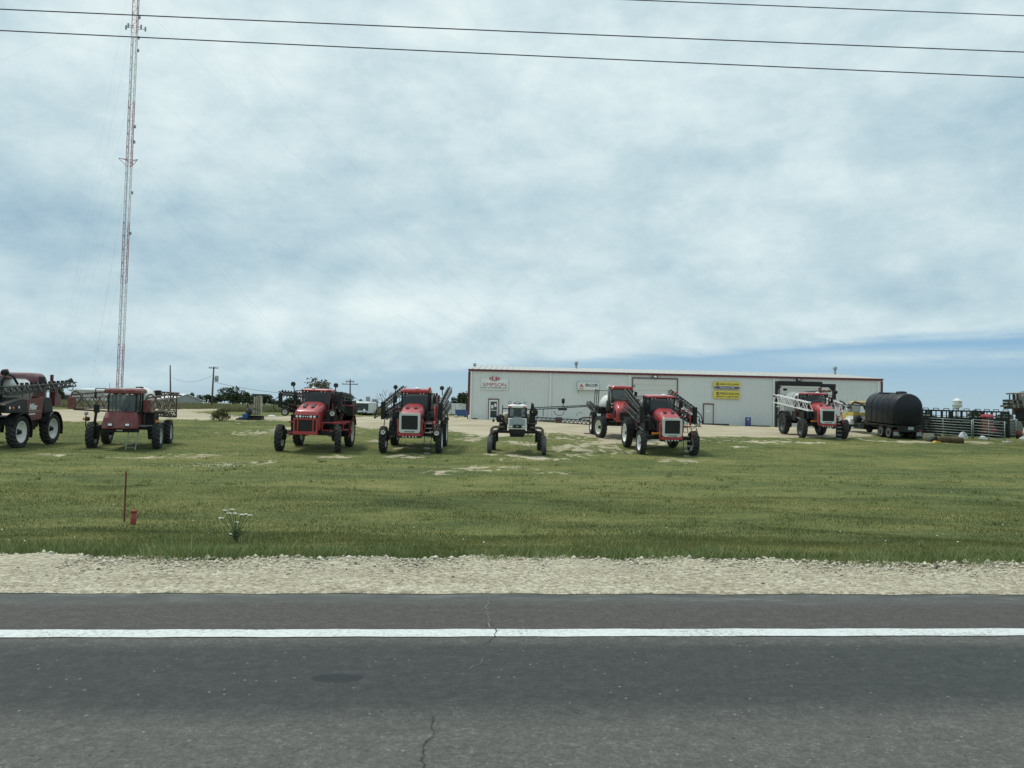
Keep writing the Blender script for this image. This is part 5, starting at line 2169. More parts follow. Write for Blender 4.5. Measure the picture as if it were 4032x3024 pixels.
def long_hood(root, style, label_word="APACHE"):
    nose = -.95
    mb = MB()
    secs = hood_secs(.60 if style == 'B' else .66)
    mb.loft(secs, "red_paint", smooth=True)
    hood = mb.build("hood", root)
    # side louvre panels
    for s in (-1, 1):
        MB().prism([(-.30, 1.48), (.95, 1.62), (.95, 2.20), (-.30, 2.12)], 'x', s * .655 - .012, s * .655 + .012, "vent_black").build("side_panel", hood)
    hw = .60
    if style == 'B':
        o_ = rrect(-hw, hw, 1.24, 2.37, .15, 4)
        i_ = rrect(-hw + .135, hw - .135, 1.43, 2.23, .07, 4)
        g_ = MB()
        g_.ring(o_, i_, 'y', nose - .06, nose + .10, "silver")
        g_.text(label_word, -.30, .30, 1.275, 1.355, nose - .061, "ink_black", .01, shear=.3, bold=.03)
        gr = g_.build("grille", hood, bevel=.012)
        m_ = MB()
        m_.bb(-hw + .11, hw - .11, nose - .01, nose + .03, 1.40, 2.25, "grille_mesh")
        m_.bb(.26, .275, nose - .02, nose - .01, 1.44, 2.22, "vent_black")
        m_.build("grille_screen", hood)
        # two vents on the bonnet
        for s in (-1, 1):
            MB().box((s * .245, -.12, 2.655), (.20, .24, .02), "vent_black", (R(16), 0, 0)).build("vent", hood)
        c = MB()
        c.prism([(-.64, 1.06), (.64, 1.06), (.60, 1.24), (-.60, 1.24)], 'y', nose - .02, nose + .30, "red_paint")
        for s in (-1, 1):
            c.prism([(s * .64, 1.06), (s * .70, 1.10), (s * .72, 1.62), (s * .76, 2.0), (s * .68, 2.0), (s * .62, 1.3)], 'y', nose + .10, nose + .34, "red_paint")
        c.build("chin", hood, bevel=.02)
        b_ = MB()
        b_.bb(-.66, .66, nose + .02, nose + .34, .96, 1.06, "black_steel")
        b_.build("bumper", root)
        lamps(root, [(x, nose - .01, 1.02) for x in (-.36, -.20, 0, .20, .36)], .055, nm="headlight")
    else:
        # dark lamp strip with seven lamps, slotted red front below
        s_ = MB()
        pts = []
        s_.loft([[(-.64, nose - .02, 1.96), (.64, nose - .02, 1.96), (.66, nose + .25, 1.96), (-.66, nose + .25, 1.96)],
                 [(-.63, nose - .03, 2.13), (.63, nose - .03, 2.13), (.66, nose + .25, 2.13), (-.66, nose + .25, 2.13)]], "vent_black")
        ls = s_.build("light_bar", hood, bevel=.03)
        for x, w_ in ((-.54, .07), (-.36, .075), (-.19, .045), (-.07, .04), (.05, .045), (.22, .075), (.42, .075)):
            MB().lathe([(w_, nose - .026), (w_ * .9, nose - .045), (0, nose - .05)], "lamp", 12, 'y', (x + .06, 0, 2.045)).build("headlight", ls)
        g_ = MB()
        g_.bb(-.60, .60, nose - .01, nose + .04, 1.26, 1.95, "grille_mesh")
        g_.build("grille_screen", hood)
        c = MB()
        for x0, x1 in ((-.66, -.57), (-.46, -.38), (.38, .46), (.57, .66)):
            c.bb(x0, x1, nose - .06, nose + .08, 1.22, 1.95, "red_paint")
        c.bb(-.66, .66, nose - .055, nose + .10, 1.87, 1.955, "red_paint")
        c.bb(-.67, .67, nose - .07, nose + .12, 1.05, 1.24, "red_paint")
        c.build("grille", hood, bevel=.02)
        for s in (-1, 1):
            MB().box((s * .23, -.10, 2.655), (.17, .70, .02), "vent_black", (R(15.5), 0, 0)).build("vent", hood)
    return hood


def long_sprayer(label, u, v, rz, style='B', boom="boom_steel", rim="white_rim", cabp="black_steel", steer=(0, 0), gauge=True, tankm="tank_grey", beac=True, white=False, dome=True, top_gauge=True, ladder=True, rim_rear=None, boom_dz=0.0, tank_s=1.0, backing=False, roof_t=.16):
    t = thing("crop_sprayer", label, "crop sprayer", (0, 0, 0), 0, GRP)
    WB = 4.15
    park(t, u, v, rz, WB)
    # chassis
    mb = MB()
    for s in (-1, 1):
        mb.bb(s * .42 - .08, s * .42 + .08, -.55, 5.6, 1.05, 1.36, "black_steel")
    for y in (-.4, 1.2, 2.6, 4.1, 5.5):
        mb.bb(-.42, .42, y - .08, y + .08, 1.10, 1.32, "black_steel")
    mb.bb(-.36, .36, -.60, 1.3, 1.22, 1.9, "black_steel")
    mb.bb(-.95, -.50, .9, 2.6, 1.12, 1.72, "black_steel")
    mb.bb(.50, .90, 1.2, 2.6, 1.12, 1.72, "black_steel")
    mb.build("chassis", t)
    ax_ = MB()
    ax_.bb(-1.40, 1.40, -.11, .11, .98, 1.20, "black_steel")
    for s in (-1, 1):
        ax_.tube((s * 1.36, 0, .72), (s * 1.36, 0, 1.28), .10, "black_steel", 8)
        ax_.tube((s * 1.34, 0, .78), (s * 1.50, 0, .78), .13, "black_steel", 8)
        ax_.tube((s * .75, .22, 1.05), (s * 1.34, .22, .86), .04, "galv", 6)
    ax_.build("front_axle", t)
    ax_ = MB()
    ax_.bb(-1.15, 1.15, WB - .16, WB + .16, .95, 1.22, "black_steel")
    for s in (-1, 1):
        ax_.bb(s * 1.12 - .14, s * 1.12 + .14, WB - .22, WB + .22, .62, 1.40, "black_steel")
    ax_.build("rear_axle", t)
    for s, st in ((-1, steer[0]), (1, steer[1])):
        wheel(t, (s * 1.62, 0, .765), .765, .36, .47, s, rim, st)
    for s in (-1, 1):
        wheel(t, (s * 1.55, WB, .93), .93, .42, .60, s, rim_rear or rim)
        f = MB()
        for k in range(8):
            a0, a1 = R(20 + 20 * k), R(40 + 20 * k)
            rr_ = 1.02
            x0, x1 = s * 1.55 - .24, s * 1.55 + .24
            f.add([(x0, WB + rr_ * math.cos(a0), .93 + rr_ * math.sin(a0)), (x1, WB + rr_ * math.cos(a0), .93 + rr_ * math.sin(a0)),
                   (x1, WB + rr_ * math.cos(a1), .93 + rr_ * math.sin(a1)), (x0, WB + rr_ * math.cos(a1), .93 + rr_ * math.sin(a1))], [(0, 1, 2, 3)], "black_steel")
        if s < 0 or style == 'A':
            fo = f.build("fender", t)
            so_ = fo.modifiers.new("thick", 'SOLIDIFY')
            so_.thickness = .03
        # leg guard between the wheels
    long_hood(t, style)
    c_, r_ = cab(t, 1.40, 3.0, 2.20, 3.42, .74, .80, .90 if style == 'A' else .88, .13 if style == 'A' else roof_t, pillar=cabp if style == 'B' else "red_wine", zlow=1.45)
    # faint interior: seat and post
    zr = 3.48
    lamps(t, [(x, 1.36, 3.38) for x in (-.66, -.47, .33, .52)], .045)
    if dome:
        MB().lathe([(.17, 0), (.17, .03), (.12, .09), (0, .11)], "white_paint", 14, 'z', (.12 if style == 'B' else -.15, 1.55, zr + (roof_t - .07 if style == 'B' else .07))).build("antenna_dome", t)
    if style == 'A':
        MB().lathe([(.07, 0), (.06, .08), (.02, .18), (0, .18)], "white_paint", 10, 'z', (-.18, 1.50, zr + .09)).build("antenna", t)
    if beac:
        beacon(t, (.86, 1.55, 3.62 + (.06 if u > 2500 else 0)), stalk=.16)
    # liquid tank behind the cab
    tk = MB()
    secs = []
    for y, k in ((3.05, .80), (3.15, .92), (3.4, 1.0), (4.3, 1.02), (5.2, 1.0), (5.45, .92), (5.55, .8)):
        secs.append(rsec(1.08 * k * tank_s, 1.45 + (1 - k) * .6, 1.45 + 1.88 * tank_s * (1 - (1 - k) * .6), .62 * k * tank_s, y, 6))
    tk.loft(secs, tankm, smooth=True)
    for y in (3.55, 4.05, 4.55, 5.05):
        tk.loft([rsec(1.115 * tank_s, 1.44, 1.45 + 1.925 * tank_s, .64 * tank_s, y - .04, 6), rsec(1.115 * tank_s, 1.44, 1.45 + 1.925 * tank_s, .64 * tank_s, y + .04, 6)], tankm, smooth=False)
    tk.lathe([(.24, 3.34), (.25, 3.44), (.2, 3.48), (0, 3.48)], "black_steel", 14, 'z', (.0, 4.3, 0))
    tk.build("spray_tank", t)
    # rear boom carrier
    mb = MB()
    for s in (-1, 1):
        mb.bb(s * .9 - .06, s * .9 + .06, 5.75, 5.9, 1.3, 3.3, "black_steel")
        mb.tube((s * .5, 5.5, 1.25), (s * .9, 5.85, 1.6), .06, "black_steel")
        mb.tube((s * .5, 5.5, 2.4), (s * .9, 5.85, 2.9), .06, "black_steel")
    truss(mb, (-1.5, 6.0, 2.6), (1.5, 6.0, 2.6), .35, .75, .75, 5, boom, axis='y')
    mb.build("boom_carrier", t)
    # folded booms running forward along both sides
    for s in (-1, 1):
        if style == 'A':
            p, q = (s * 1.62, .05, 2.72), (s * 1.35, 5.9, 3.1)
            up_ = MB()
            truss(up_, (s * 1.66, .05, 3.28), (s * 1.30, 5.9, 2.98), .22, .16, .22, 11, boom, nozzles=True, rc=.035)
            truss(up_, (s * 1.58, .15, 2.62), (s * 1.25, 5.4, 1.75), .28, .20, .34, 10, boom, nozzles=True, rc=.04)
            up_.box((s * 1.66, 0, 2.88), (.20, .16, .80), "black_steel")
            up_.path([(s * 1.72, -.05, 3.1), (s * 1.95, -.1, 2.9), (s * 2.02, -.1, 2.45), (s * 1.85, -.05, 2.2)], .025, "vent_black", 5)
            bo = up_.build("boom", t)
            if gauge:
                gauge_wheel(t, (s * 1.32, -.25, 2.26 - .02), .225, .14, (-s * .10 + .05, .3, .50))
            if top_gauge:
                gauge_wheel(t, (s * 1.22 + .02, .9, 3.80), .135, .10, (-s * .08, .05, -.50), rim="axle_brown")
        elif white:
            up_ = MB()
            p0, p1 = Vector((s * 1.35, -.85, 2.50)), Vector((s * 1.75, 5.9, 2.95))
            truss(up_, p0, p1, .36, .62, .66, 5, boom, rc=.043, rd=.026)
            for k in range(3):
                up_.box(p1 + Vector((0, .1, .28 - k * .06)), (.30, .2, .05), "black_steel")
            up_.path([p0 + Vector((.0, -.05, .30)), p0 + Vector((s * -.35, -.3, .45)), p0 + Vector((s * -.5, -.1, .55))], .06, "vent_black", 6)
            up_.build("boom", t)
        else:
            up_ = MB()
            x1_ = 1.25 if s < 0 else 1.75
            p0, p1 = Vector((s * 1.66, .05, 2.72 + boom_dz)), Vector((s * x1_, 5.9, 3.55 + boom_dz))
            truss(up_, p0, p1, .26, .22, .26, 10, boom, nozzles=True, rc=.042)
            q0, q1 = Vector((s * 1.60, .05, 2.10 + boom_dz)), Vector((s * (x1_ - .05), 5.9, 2.55 + boom_dz))
            truss(up_, q0, q1, .30, .34, .42, 9, boom, nozzles=True, rc=.042)
            up_.box(p0 + Vector((0, -.05, -.28)), (.24, .18, 1.0), "black_steel")
            up_.box(q0 + Vector((0, .5, .1)), (.30, .5, .42), "black_steel")
            up_.path([p0 + Vector((s * .1, -.1, 0)), p0 + Vector((s * .35, -.2, -.28)), p0 + Vector((s * .48, -.2, -.75)), p0 + Vector((s * .20, -.1, -.55))], .035, "vent_black", 6)
            for k in range(4):
                f_ = .12 + k * .2
                c = p0.lerp(p1, f_)
                up_.tube(c, q0.lerp(q1, f_ + .05), .02, boom, 5)
            up_.build("boom", t)
            if gauge:
                gauge_wheel(t, (s * 1.52 + .02, -.92, 1.27), .225, .15, (s * .04, .75, .62), rim="white_rim")
            if top_gauge:
                gauge_wheel(t, (s * (1.34 if s < 0 else 1.50), 2.6, 3.72), .135, .10, (s * .04, .05, -.45), rim="axle_brown")
        # red boom rests
        mb = MB()
        mb.bb(s * 1.36 - .06, s * 1.36 + .06, 2.1, 2.24, 1.6, 3.30, "red_wine")
        mb.bb(min(s * .8, s * 1.4), max(s * .8, s * 1.4), 2.12, 2.22, 1.72, 1.84, "red_wine")
        mb.bb(s * 1.22 - .30, s * 1.22 + .30, 2.08, 2.26, 2.36, 2.48, "red_wine")
        mb.build("boom_rest", t)
        # side boxes and pumps under the booms
        mb = MB()
        mb.bb(s * .98 - .26, s * .98 + .26, .75, 2.2, 1.40, 2.05, "black_steel")
        mb.bb(s * 1.05 - .20, s * 1.05 + .20, 2.5, 3.3, 1.25, 2.0, "dark_junk")
        mb.bb(s * .92 - .10, s * .92 + .10, .4, .75, 1.5, 2.35, "dark_junk")
        mb.tube((s * .75, .2, 1.5), (s * .80, .7, 2.2), .06, "vent_black", 6)
        mb.tube((s * 1.2, .9, 1.35), (s * 1.25, 2.2, 1.55), .05, "galv", 6)
        mb.build("side_box", t)
    # mirrors
    mirror(t, (-1.14, 1.25, 3.05), (-.80, 1.45, 3.42))
    mirror(t, (1.18, 1.25, 3.05), (.80, 1.45, 3.42))
    # ladder, platform, hand rails on the image right
    if ladder:
        mb = MB()
        mb.bb(.72, 1.30, .1, 2.2, 1.72, 1.80, "step_metal")
        mb.build("platform", t)
        la = MB()
        for x in (.82, 1.20):
            la.tube((x, -.02, 1.75), (x, -.62, .95), .025, "black_steel", 5)
            la.tube((x, -.62, .98), (x - .03, -.72, .05), .022, "black_steel", 5)
        for k in range(4):
            f_ = k / 3
            la.bb(.82, 1.20, -.02 - .58 * f_ - .10, -.02 - .58 * f_ + .06, 1.70 - .74 * f_, 1.735 - .74 * f_, "step_metal")
        for z, yv in ((.66, -.66), (.36, -.69), (.06, -.72)):
            la.bb(.80, 1.18, yv - .1, yv + .05, z, z + .04, "step_metal")
        if backing:
            la.loft([[(.80, -.62, .10), (1.20, -.62, .10), (1.20, -.58, .10), (.80, -.58, .10)], [(.82, -.52, .95), (1.20, -.52, .95), (1.20, -.48, .95), (.82, -.48, .95)], [(.82, .08, 1.70), (1.20, .08, 1.70), (1.20, .12, 1.70), (.82, .12, 1.70)]], "black_steel")
        la.build("ladder", t)
        hr = MB()
        hr.path([(1.36, -.58, 1.05), (1.34, -.30, 1.9), (1.33, -.05, 2.70), (1.33, .25, 2.78), (1.36, .6, 2.4), (1.40, .8, 2.28)], .032, "red_rail", 7)
        hr.path([(.74, -.58, 1.05), (.76, -.40, 1.45), (.80, -.2, 1.7), (.80, .1, 1.78), (1.40, .1, 1.78)], .032, "red_rail", 7)
        hr.path([(1.40, .1, 1.75), (1.40, .1, 2.72), (1.40, 1.5, 2.72), (1.40, 1.5, 1.75)], .026, "red_rail", 6)
        hr.path([(1.40, .1, 2.28), (1.40, 1.5, 2.28)], .022, "red_rail", 6)
        hr.build("hand_rail", t)
    return t


# red hooded sprayer with two long bonnet vents
A = long_sprayer("red sprayer with two long black bonnet vents and a row of seven headlights", 1215, 1779, R(2.0), style='A', rim="cream_rim", steer=(2, 11), beac=False, tankm="dark_junk", ladder=False)
mb = MB()
for y in (.3, 2.6):
    mb.bb(.62, 2.0, y - .05, y + .05, 1.62, 1.70, "red_rail")
for (z0, z1) in ((1.62, 1.68), (1.18, 1.24)):
    mb.tube((.70, -.1, z1), (2.05, .9, z1 + .02), .04, "red_rail", 6)
mb.tube((.74, -.1, 1.20), (.74, -.1, 1.66), .04, "red_rail", 6)
mb.tube((1.75, .7, 1.22), (1.78, .7, 1.68), .04, "red_rail", 6)
mb.path([(2.05, .9, 1.70), (2.12, 1.2, 1.2), (2.0, 1.2, .78)], .04, "red_rail", 6)
mb.path([(1.3, 2.4, 1.7), (1.35, 2.4, 2.6), (2.0, 2.6, 2.6), (2.0, 2.6, 1.7)], .03, "red_rail", 6)
mb.tube((1.3, 2.4, 1.7), (1.3, .3, 1.66), .03, "red_rail", 5)
mb.build("hand_rail", A)
mb = MB()
for s in (-1,):
    mb.bb(s * .66 - .40, s * .66, -.62, -.50, 1.08, 1.16, "red_rail")
    mb.bb(s * .66 - .35, s * .66, -.62, -.50, 1.68, 1.75, "red_rail")
mb.build("side_bar", A)
MB().bb(-.98, -.62, -.2, .7, 1.15, 1.68, "black_steel").build("tool_box", A)
mb = MB()
mb.bb(1.15, 1.95, 2.6, 4.4, 2.0, 2.55, "dark_junk")
mb.bb(1.25, 1.85, 3.0, 4.4, 2.55, 2.85, "black_steel")
for k in range(9):
    mb.box((1.5 + .06 * k, 2.5 + .1 * k, 2.2 + .08 * (k % 4)), (.10, .10, .16), "boom_steel")
mb.tube((1.2, 2.5, 2.5), (2.05, 4.6, 2.3), .05, "boom_steel", 6)
mb.build("boom_pack", A)

B1 = long_sprayer("red sprayer with a silver grille and splayed dark booms, left of the white one", 1619, 1782, R(.5), style='B', gauge=True, boom="boom_grey", roof_t=.25)
B2 = long_sprayer("red sprayer with a silver grille, white wheels and an open ladder, before the shop's door", 2626, 1792, R(4.5), style='B', gauge=False, top_gauge=False, boom_dz=.05)
B3 = long_sprayer("red sprayer with white lattice booms and dark wheels under the black gantry", 3238, 1726, R(0.5), style='B', boom="boom_white", white=True, rim="dark_rim", gauge=False, top_gauge=False, tankm="tank_pale", tank_s=1.13, backing=True)
for t in (B2, B3):
    MB().bb(-1.05, -.90, -.35, -.20, 1.30, 1.44, "amber").build("marker_light", t)
    MB().bb(-.90, -.58, -.34, -.22, 1.33, 1.41, "yellow_mark").build("marker_arm", t)
MB().bb(1.85, 2.02, .4, .52, 1.35, 1.50, "amber").build("marker_light", B2)
gauge_wheel(B2, (2.12, .9, 1.0), .20, .13, (0, .1, .6))
mb = MB()
for s in (0, 1):
    mb.path([(1.6, 3.2 + s, 2.0), (2.6, 2.6 + s, 1.75), (2.9, 2.4 + s, 1.55)], .03, "boom_steel", 5)
mb.path([(2.35, 2.4, 2.25), (2.75, 2.4, 2.2), (2.8, 2.4, 1.6), (2.1, 2.4, 1.55)], .03, "boom_steel", 5)
for k in range(10):
    a0, a1 = R(36 * k), R(36 * k + 36)
    mb.tube((2.25 + .35 * math.cos(a0), 2.3, 1.75 + .3 * math.sin(a0)), (2.25 + .35 * math.cos(a1), 2.3, 1.75 + .3 * math.sin(a1)), .018, "vent_black", 4)
mb.build("boom_tip", B2)
# the far boom end and a round mirror on the white boomed machine
mb = MB()
mb.bb(1.9, 2.7, 5.6, 6.2, 2.9, 3.5, "black_steel")
truss(mb, (.9, 6.2, 3.55), (3.2, 6.2, 3.75), .2, .14, .12, 6, "boom_steel", axis='y')
mb.build("boom_carrier_end", B3)
mb = MB()
mb.tube((1.42, 1.0, 3.0), (1.36, 1.0, 3.55), .02, "black_steel", 5)
mb.lathe([(.15, .95), (.15, 1.03), (0, 1.05)], "black_steel", 14, 'y', (1.36, 0, 3.68))
mb.build("round_mirror", B3)

# ------------------------------------------------------------------ the old dusty red sprayer with rusty booms
t = thing("crop_sprayer", "old dull red cab-forward sprayer with rusty folded booms and a short ladder", "crop sprayer", (0, 0, 0), 0, GRP)
park(t, 492, 1766, R(15), 3.3)
mb = MB()
for s in (-1, 1):
    mb.bb(s * .45 - .08, s * .45 + .08, -1.2, 4.2, 1.0, 1.28, "black_steel")
mb.bb(-.9, .9, -1.25, -1.05, 1.0, 1.22, "black_steel")
mb.bb(-1.5, 1.5, -.14, .14, 1.08, 1.32, "black_steel")
mb.bb(-1.5, 1.5, 3.15, 3.45, 1.0, 1.25, "black_steel")
mb.bb(-.7, .7, .4, 3.2, 1.15, 1.9, "black_steel")
mb.bb(-.17, .12, -1.33, -1.25, 1.08, 1.14, "white_paint")
mb.build("chassis", t)
for s in (-1, 1):
    for y in (0, 3.3):
        lg = MB()
        lg.loft([[(s * 1.36 - .16, y - .2, .55), (s * 1.36 + .02, y - .2, .55), (s * 1.36 + .02, y + .2, .55), (s * 1.36 - .16, y + .2, .55)],
                 [(s * 1.36 - .22, y - .3, 1.3), (s * 1.36 + .16, y - .3, 1.3), (s * 1.36 + .16, y + .3, 1.3), (s * 1.36 - .22, y + .3, 1.3)]], "black_steel")
        lg.tube((s * 1.3, y, .74), (s * 1.62, y, .74), .14, "black_steel", 8)
        lg.build("wheel_leg", t)
        wheel(t, (s * 1.66, y, .74), .74, .42, .42, s, "grey_rim")
c_, r_ = cab(t, -.95, .75, 1.85, 3.08, .68, .70, .92, .28, pillar="black_steel", roofm="red_dull", glass="glass_pale", zlow=1.2, rake=.06, ro=.24)
n_ = MB()
n_.loft([[(-.84, -1.62, 1.20), (.84, -1.62, 1.20), (.84, -.9, 1.20), (-.84, -.9, 1.20)],
         [(-.84, -1.66, 1.26), (.84, -1.66, 1.26), (.84, -.9, 1.26), (-.84, -.9, 1.26)],
         [(-.80, -1.46, 1.80), (.80, -1.46, 1.80), (.80, -.9, 1.82), (-.80, -.9, 1.82)],
         [(-.75, -1.20, 2.06), (.75, -1.20, 2.06), (.75, -.9, 2.12), (-.75, -.9, 2.12)]], "red_dull")
n_.build("nose", t, bevel=.05)
for x in (-.42, .42):
    l_ = MB()
    l_.box((x, -1.615, 1.42), (.25, .10, .18), "vent_black", (R(-21), 0, 0))
    l_.box((x, -1.668, 1.435), (.19, .02, .12), "lamp", (R(-21), 0, 0))
    l_.build("headlight", t)
MB().bb(.69, .72, -.85, .7, 1.25, 1.95, "red_dull").build("door", c_)
for x in (-.72, -.50, -.12, .26, .50):
    MB().bb(x - .07, x + .07, -1.08, -1.0, 3.04, 3.10, "lamp" if x != -.12 else "far_grey").build("roof_light", t)
tk = MB()
tk.lathe([(0, .9), (.55, .95), (.72, 1.1), (.75, 1.6), (.75, 2.8), (.70, 3.0), (0, 3.05)], "tank_white", 20, 'y', (.35, 0, 2.65))
tk.lathe([(.2, 3.36), (.22, 3.44), (0, 3.46)], "black_steel", 12, 'z', (.35, 1.6, 0))
tk.build("spray_tank", t)
MB().lathe([(.16, 3.33), (.16, 3.38), (0, 3.40)], "white_paint", 14, 'z', (-.05, -.7, 0)).build("antenna_dome", t)
MB().tube((-.7, -.7, 3.3), (-.7, -.7, 3.65), .012, "black_steel", 4).build("whip_aerial", t)
mirror(t, (-1.28, -1.15, 2.98), (-.80, -.95, 3.34), .12, .36)
# near boom ends: red boxes, arched hoses, rusty lattice running back
for (xa, xb, y0, y1, z0) in ((-2.62, -1.55, -.25, 4.6, 2.52), (1.15, 1.72, -.25, 4.6, 2.42)):
    mb = MB()
    truss(mb, (xa, y0, z0), (xb, y1, z0 - .05), .34, .58, .76, 3, "boom_dusty", rc=.042, rd=.034)
    mb.tube((xa + .1, y0, z0 - .36), (xb - .1, y1, z0 - .66), .045, "boom_rust", 6)
    for k in range(4):
        f_ = .10 + k * .22
        c = Vector((xa, y0, z0)).lerp(Vector((xb, y1, z0)), f_)
        mb.tube(c + Vector((-.18, 0, -.4)), c + Vector((.16, .5, .40)), .035, "boom_dusty" if k % 2 else "boom_rust", 5)
    mb.tube((xa, y0, z0 + .44), (xb + .1, y1, z0 + .62), .05, "boom_rust", 6)
    mb.path([(xa - .1, y0, z0 + .30), (xa - .02, y0, z0 + .56), (xa + .14, y0, z0 + .66), (xa + .32, y0 + .1, z0 + .50), (xa + .52, y0 + .2, z0 + .05)], .045, "axle_brown", 6)
    bo = mb.build("boom", t)
    MB().bb(xa - .21, xa + .19, y0 - .12, y0 + .02, z0 - .34, z0 + .30, "red_dull").build("end_plate", bo, bevel=.02)
mb = MB()
for z_ in (1.65, 2.3, 2.95):
    mb.tube((-1.3, 4.6, z_), (1.9, 4.6, z_), .045, "boom_rust", 6)
for x_ in (-1.3, -.5, .35, 1.2, 1.9):
    mb.tube((x_, 4.6, 1.6), (x_, 4.6, 3.0), .045, "boom_rust", 6)
    mb.tube((x_, 4.6, 1.7), (x_ - .5, 4.55, 2.9), .03, "boom_dusty", 5)
truss(mb, (.4, 3.6, 3.10), (2.25, 3.2, 3.02), .25, .16, .16, 7, "boom_rust", axis='y')
mb.path([(1.5, 4.6, 2.0), (1.8, 4.2, 3.0), (2.3, 3.6, 2.95)], .05, "red_dull", 5)
mb.bb(1.0, 1.3, 2.6, 2.9, 2.8, 3.25, "black_steel")
mb.build("boom_carrier", t)
truss_ = MB()
truss(truss_, (1.2, .8, 1.95), (1.85, 4.0, 1.75), .3, .2, .3, 8, "boom_steel")
truss_.build("lower_boom", t)
# upright post, side lamps, ladder
MB().tube((-1.52, -.25, 1.25), (-1.42, -.25, 2.2), .07, "black_steel", 6).bb(-1.55, -1.28, -.32, -.2, 2.0, 2.45, "black_steel").build("post", t)
mb = MB()
mb.path([(-1.45, -.3, 1.18), (-1.86, -.42, 1.18), (-1.90, -.42, 1.3), (-1.90, -.42, 1.95)], .03, "black_steel", 6)
mb.lathe([(.09, 1.88), (.10, 1.95), (.09, 2.04), (0, 2.06)], "far_grey", 10, 'z', (-1.88, -.42, 0))
mb.lathe([(.12, -.50), (.12, -.42), (0, -.40)], "ink_black", 12, 'y', (-1.80, 0, 1.66))
mb.build("side_lamp", t)
MB().lathe([(.07, -.52), (.08, -.46), (0, -.44)], "amber", 10, 'y', (-1.97, 0, 1.66)).build("marker_light", t)
la = MB()
for x in (.36, .84):
    la.tube((x, -.95, 1.05), (x - .08, -1.25, .05), .026, "galv", 5)
for k in range(4):
    f_ = k / 3.6
    la.tube((.36 - .08 * f_, -.95 - .3 * f_, 1.0 - 1.0 * f_), (.84 - .08 * f_, -.95 - .3 * f_, 1.0 - 1.0 * f_), .022, "galv", 5)
la.build("ladder", t)
mb = MB()
mb.bb(.72, 1.45, -.2, 1.9, 1.26, 1.32, "step_metal")
mb.path([(1.42, -.1, 1.3), (1.42, -.1, 1.85), (1.42, .9, 1.85), (1.42, .9, 1.3)], .022, "black_steel", 5)
mb.build("platform", t)
MB().lathe([(.08, -.3), (.09, -.24), (0, -.22)], "amber", 10, 'y', (1.62, 0, 1.55)).build("marker_light", t)
MB().bb(.9, 1.4, .5, 1.7, 1.32, 2.0, "black_steel").build("tool_box", t)

# ------------------------------------------------------------------ tall front-boom sprayer cut off by the photo's left edge
t = thing("crop_sprayer", "tall sprayer cut off by the left edge, with white lettering on its red side panel", "crop sprayer", (0, 0, 0), 0, GRP)
WB = 3.75
park(t, -62, 1764, R(8), WB)
mb = MB()
mb.bb(-.5, .5, -1.2, 4.8, 1.25, 1.65, "black_steel")
mb.bb(-1.3, 1.3, -.16, .16, 1.25, 1.5, "black_steel")
mb.bb(-1.3, 1.3, WB - .16, WB + .16, 1.25, 1.5, "black_steel")
mb.bb(.5, 1.35, 1.1, 2.9, 1.05, 1.6, "black_steel")
mb.loft([[(1.0, 1.5, .92), (1.45, 1.5, .92), (1.45, 2.3, .92), (1.0, 2.3, .92)], [(1.0, 1.2, 1.7), (1.5, 1.2, 1.7), (1.5, 2.9, 1.7), (1.0, 2.9, 1.7)]], "black_steel")
mb.build("chassis", t)
for s in (-1, 1):
    for y in (0, WB):
        MB().loft([[(s * 1.30 - .14, y - .16, .7), (s * 1.30 + .1, y - .16, .7), (s * 1.30 + .1, y + .16, .7), (s * 1.30 - .14, y + .16, .7)],
                   [(s * 1.2 - .2, y - .22, 1.6), (s * 1.2 + .2, y - .22, 1.6), (s * 1.2 + .2, y + .22, 1.6), (s * 1.2 - .2, y + .22, 1.6)]], "black_steel").build("wheel_leg", t)
        wheel(t, (s * 1.62, y, .90), .90, .46, .58, s, "white_rim", dish=-.05)
        f = MB()
        for k in range(8):
            a0, a1 = R(-20 + 22 * k), R(2 + 22 * k)
            rr_ = 1.00
            x0, x1 = s * 1.62 - .30, s * 1.62 + .30
            f.add([(x0, y + rr_ * math.cos(a0), .90 + rr_ * math.sin(a0)), (x1, y + rr_ * math.cos(a0), .90 + rr_ * math.sin(a0)),
                   (x1, y + rr_ * math.cos(a1), .90 + rr_ * math.sin(a1)), (x0, y + rr_ * math.cos(a1), .90 + rr_ * math.sin(a1))], [(0, 1, 2, 3)], "black_steel")
        fo = f.build("fender", t)
        fo.modifiers.new("thick", 'SOLIDIFY').thickness = .03
# dark front body and its lamps
bd = MB()
bd.loft([[(.5, -1.5, 1.95), (1.75, -1.5, 1.95), (1.75, .95, 1.85), (.5, .95, 1.85)], [(.5, -1.5, 2.35), (1.72, -1.4, 2.35), (1.72, .55, 2.62), (.5, .55, 2.62)], [(.5, -1.5, 2.45), (1.4, -1.3, 2.45), (1.4, .5, 2.74), (.5, .5, 2.74)]], "black_steel")
bd.build("body", t, bevel=.06)
bd = MB()
bd.loft([[(.5, 2.95, 1.75), (1.62, 2.95, 1.75), (1.62, 4.2, 1.75), (.5, 4.2, 1.75)], [(.5, 2.9, 2.75), (1.60, 2.9, 2.75), (1.60, 3.9, 2.70), (.5, 3.9, 2.70)]], "black_steel")
bd.build("rear_body", t, bevel=.06)
for y, z, mt_ in ((-1.2, 2.20, "lamp"), (-.85, 2.20, "amber"), (-.25, 2.22, "lamp")):
    MB().lathe([(.085, 1.745), (.075, 1.775), (0, 1.78)], mt_, 12, 'x', (0, y, z)).build("side_lamp", t)
sp_ = MB()
M90 = Matrix.Rotation(R(90), 4, 'Z')
sp_.prism([(.75, 2.62), (2.85, 2.74), (2.55, 1.52), (1.05, 1.45)], 'x', 1.60, 1.66, "red_dull")
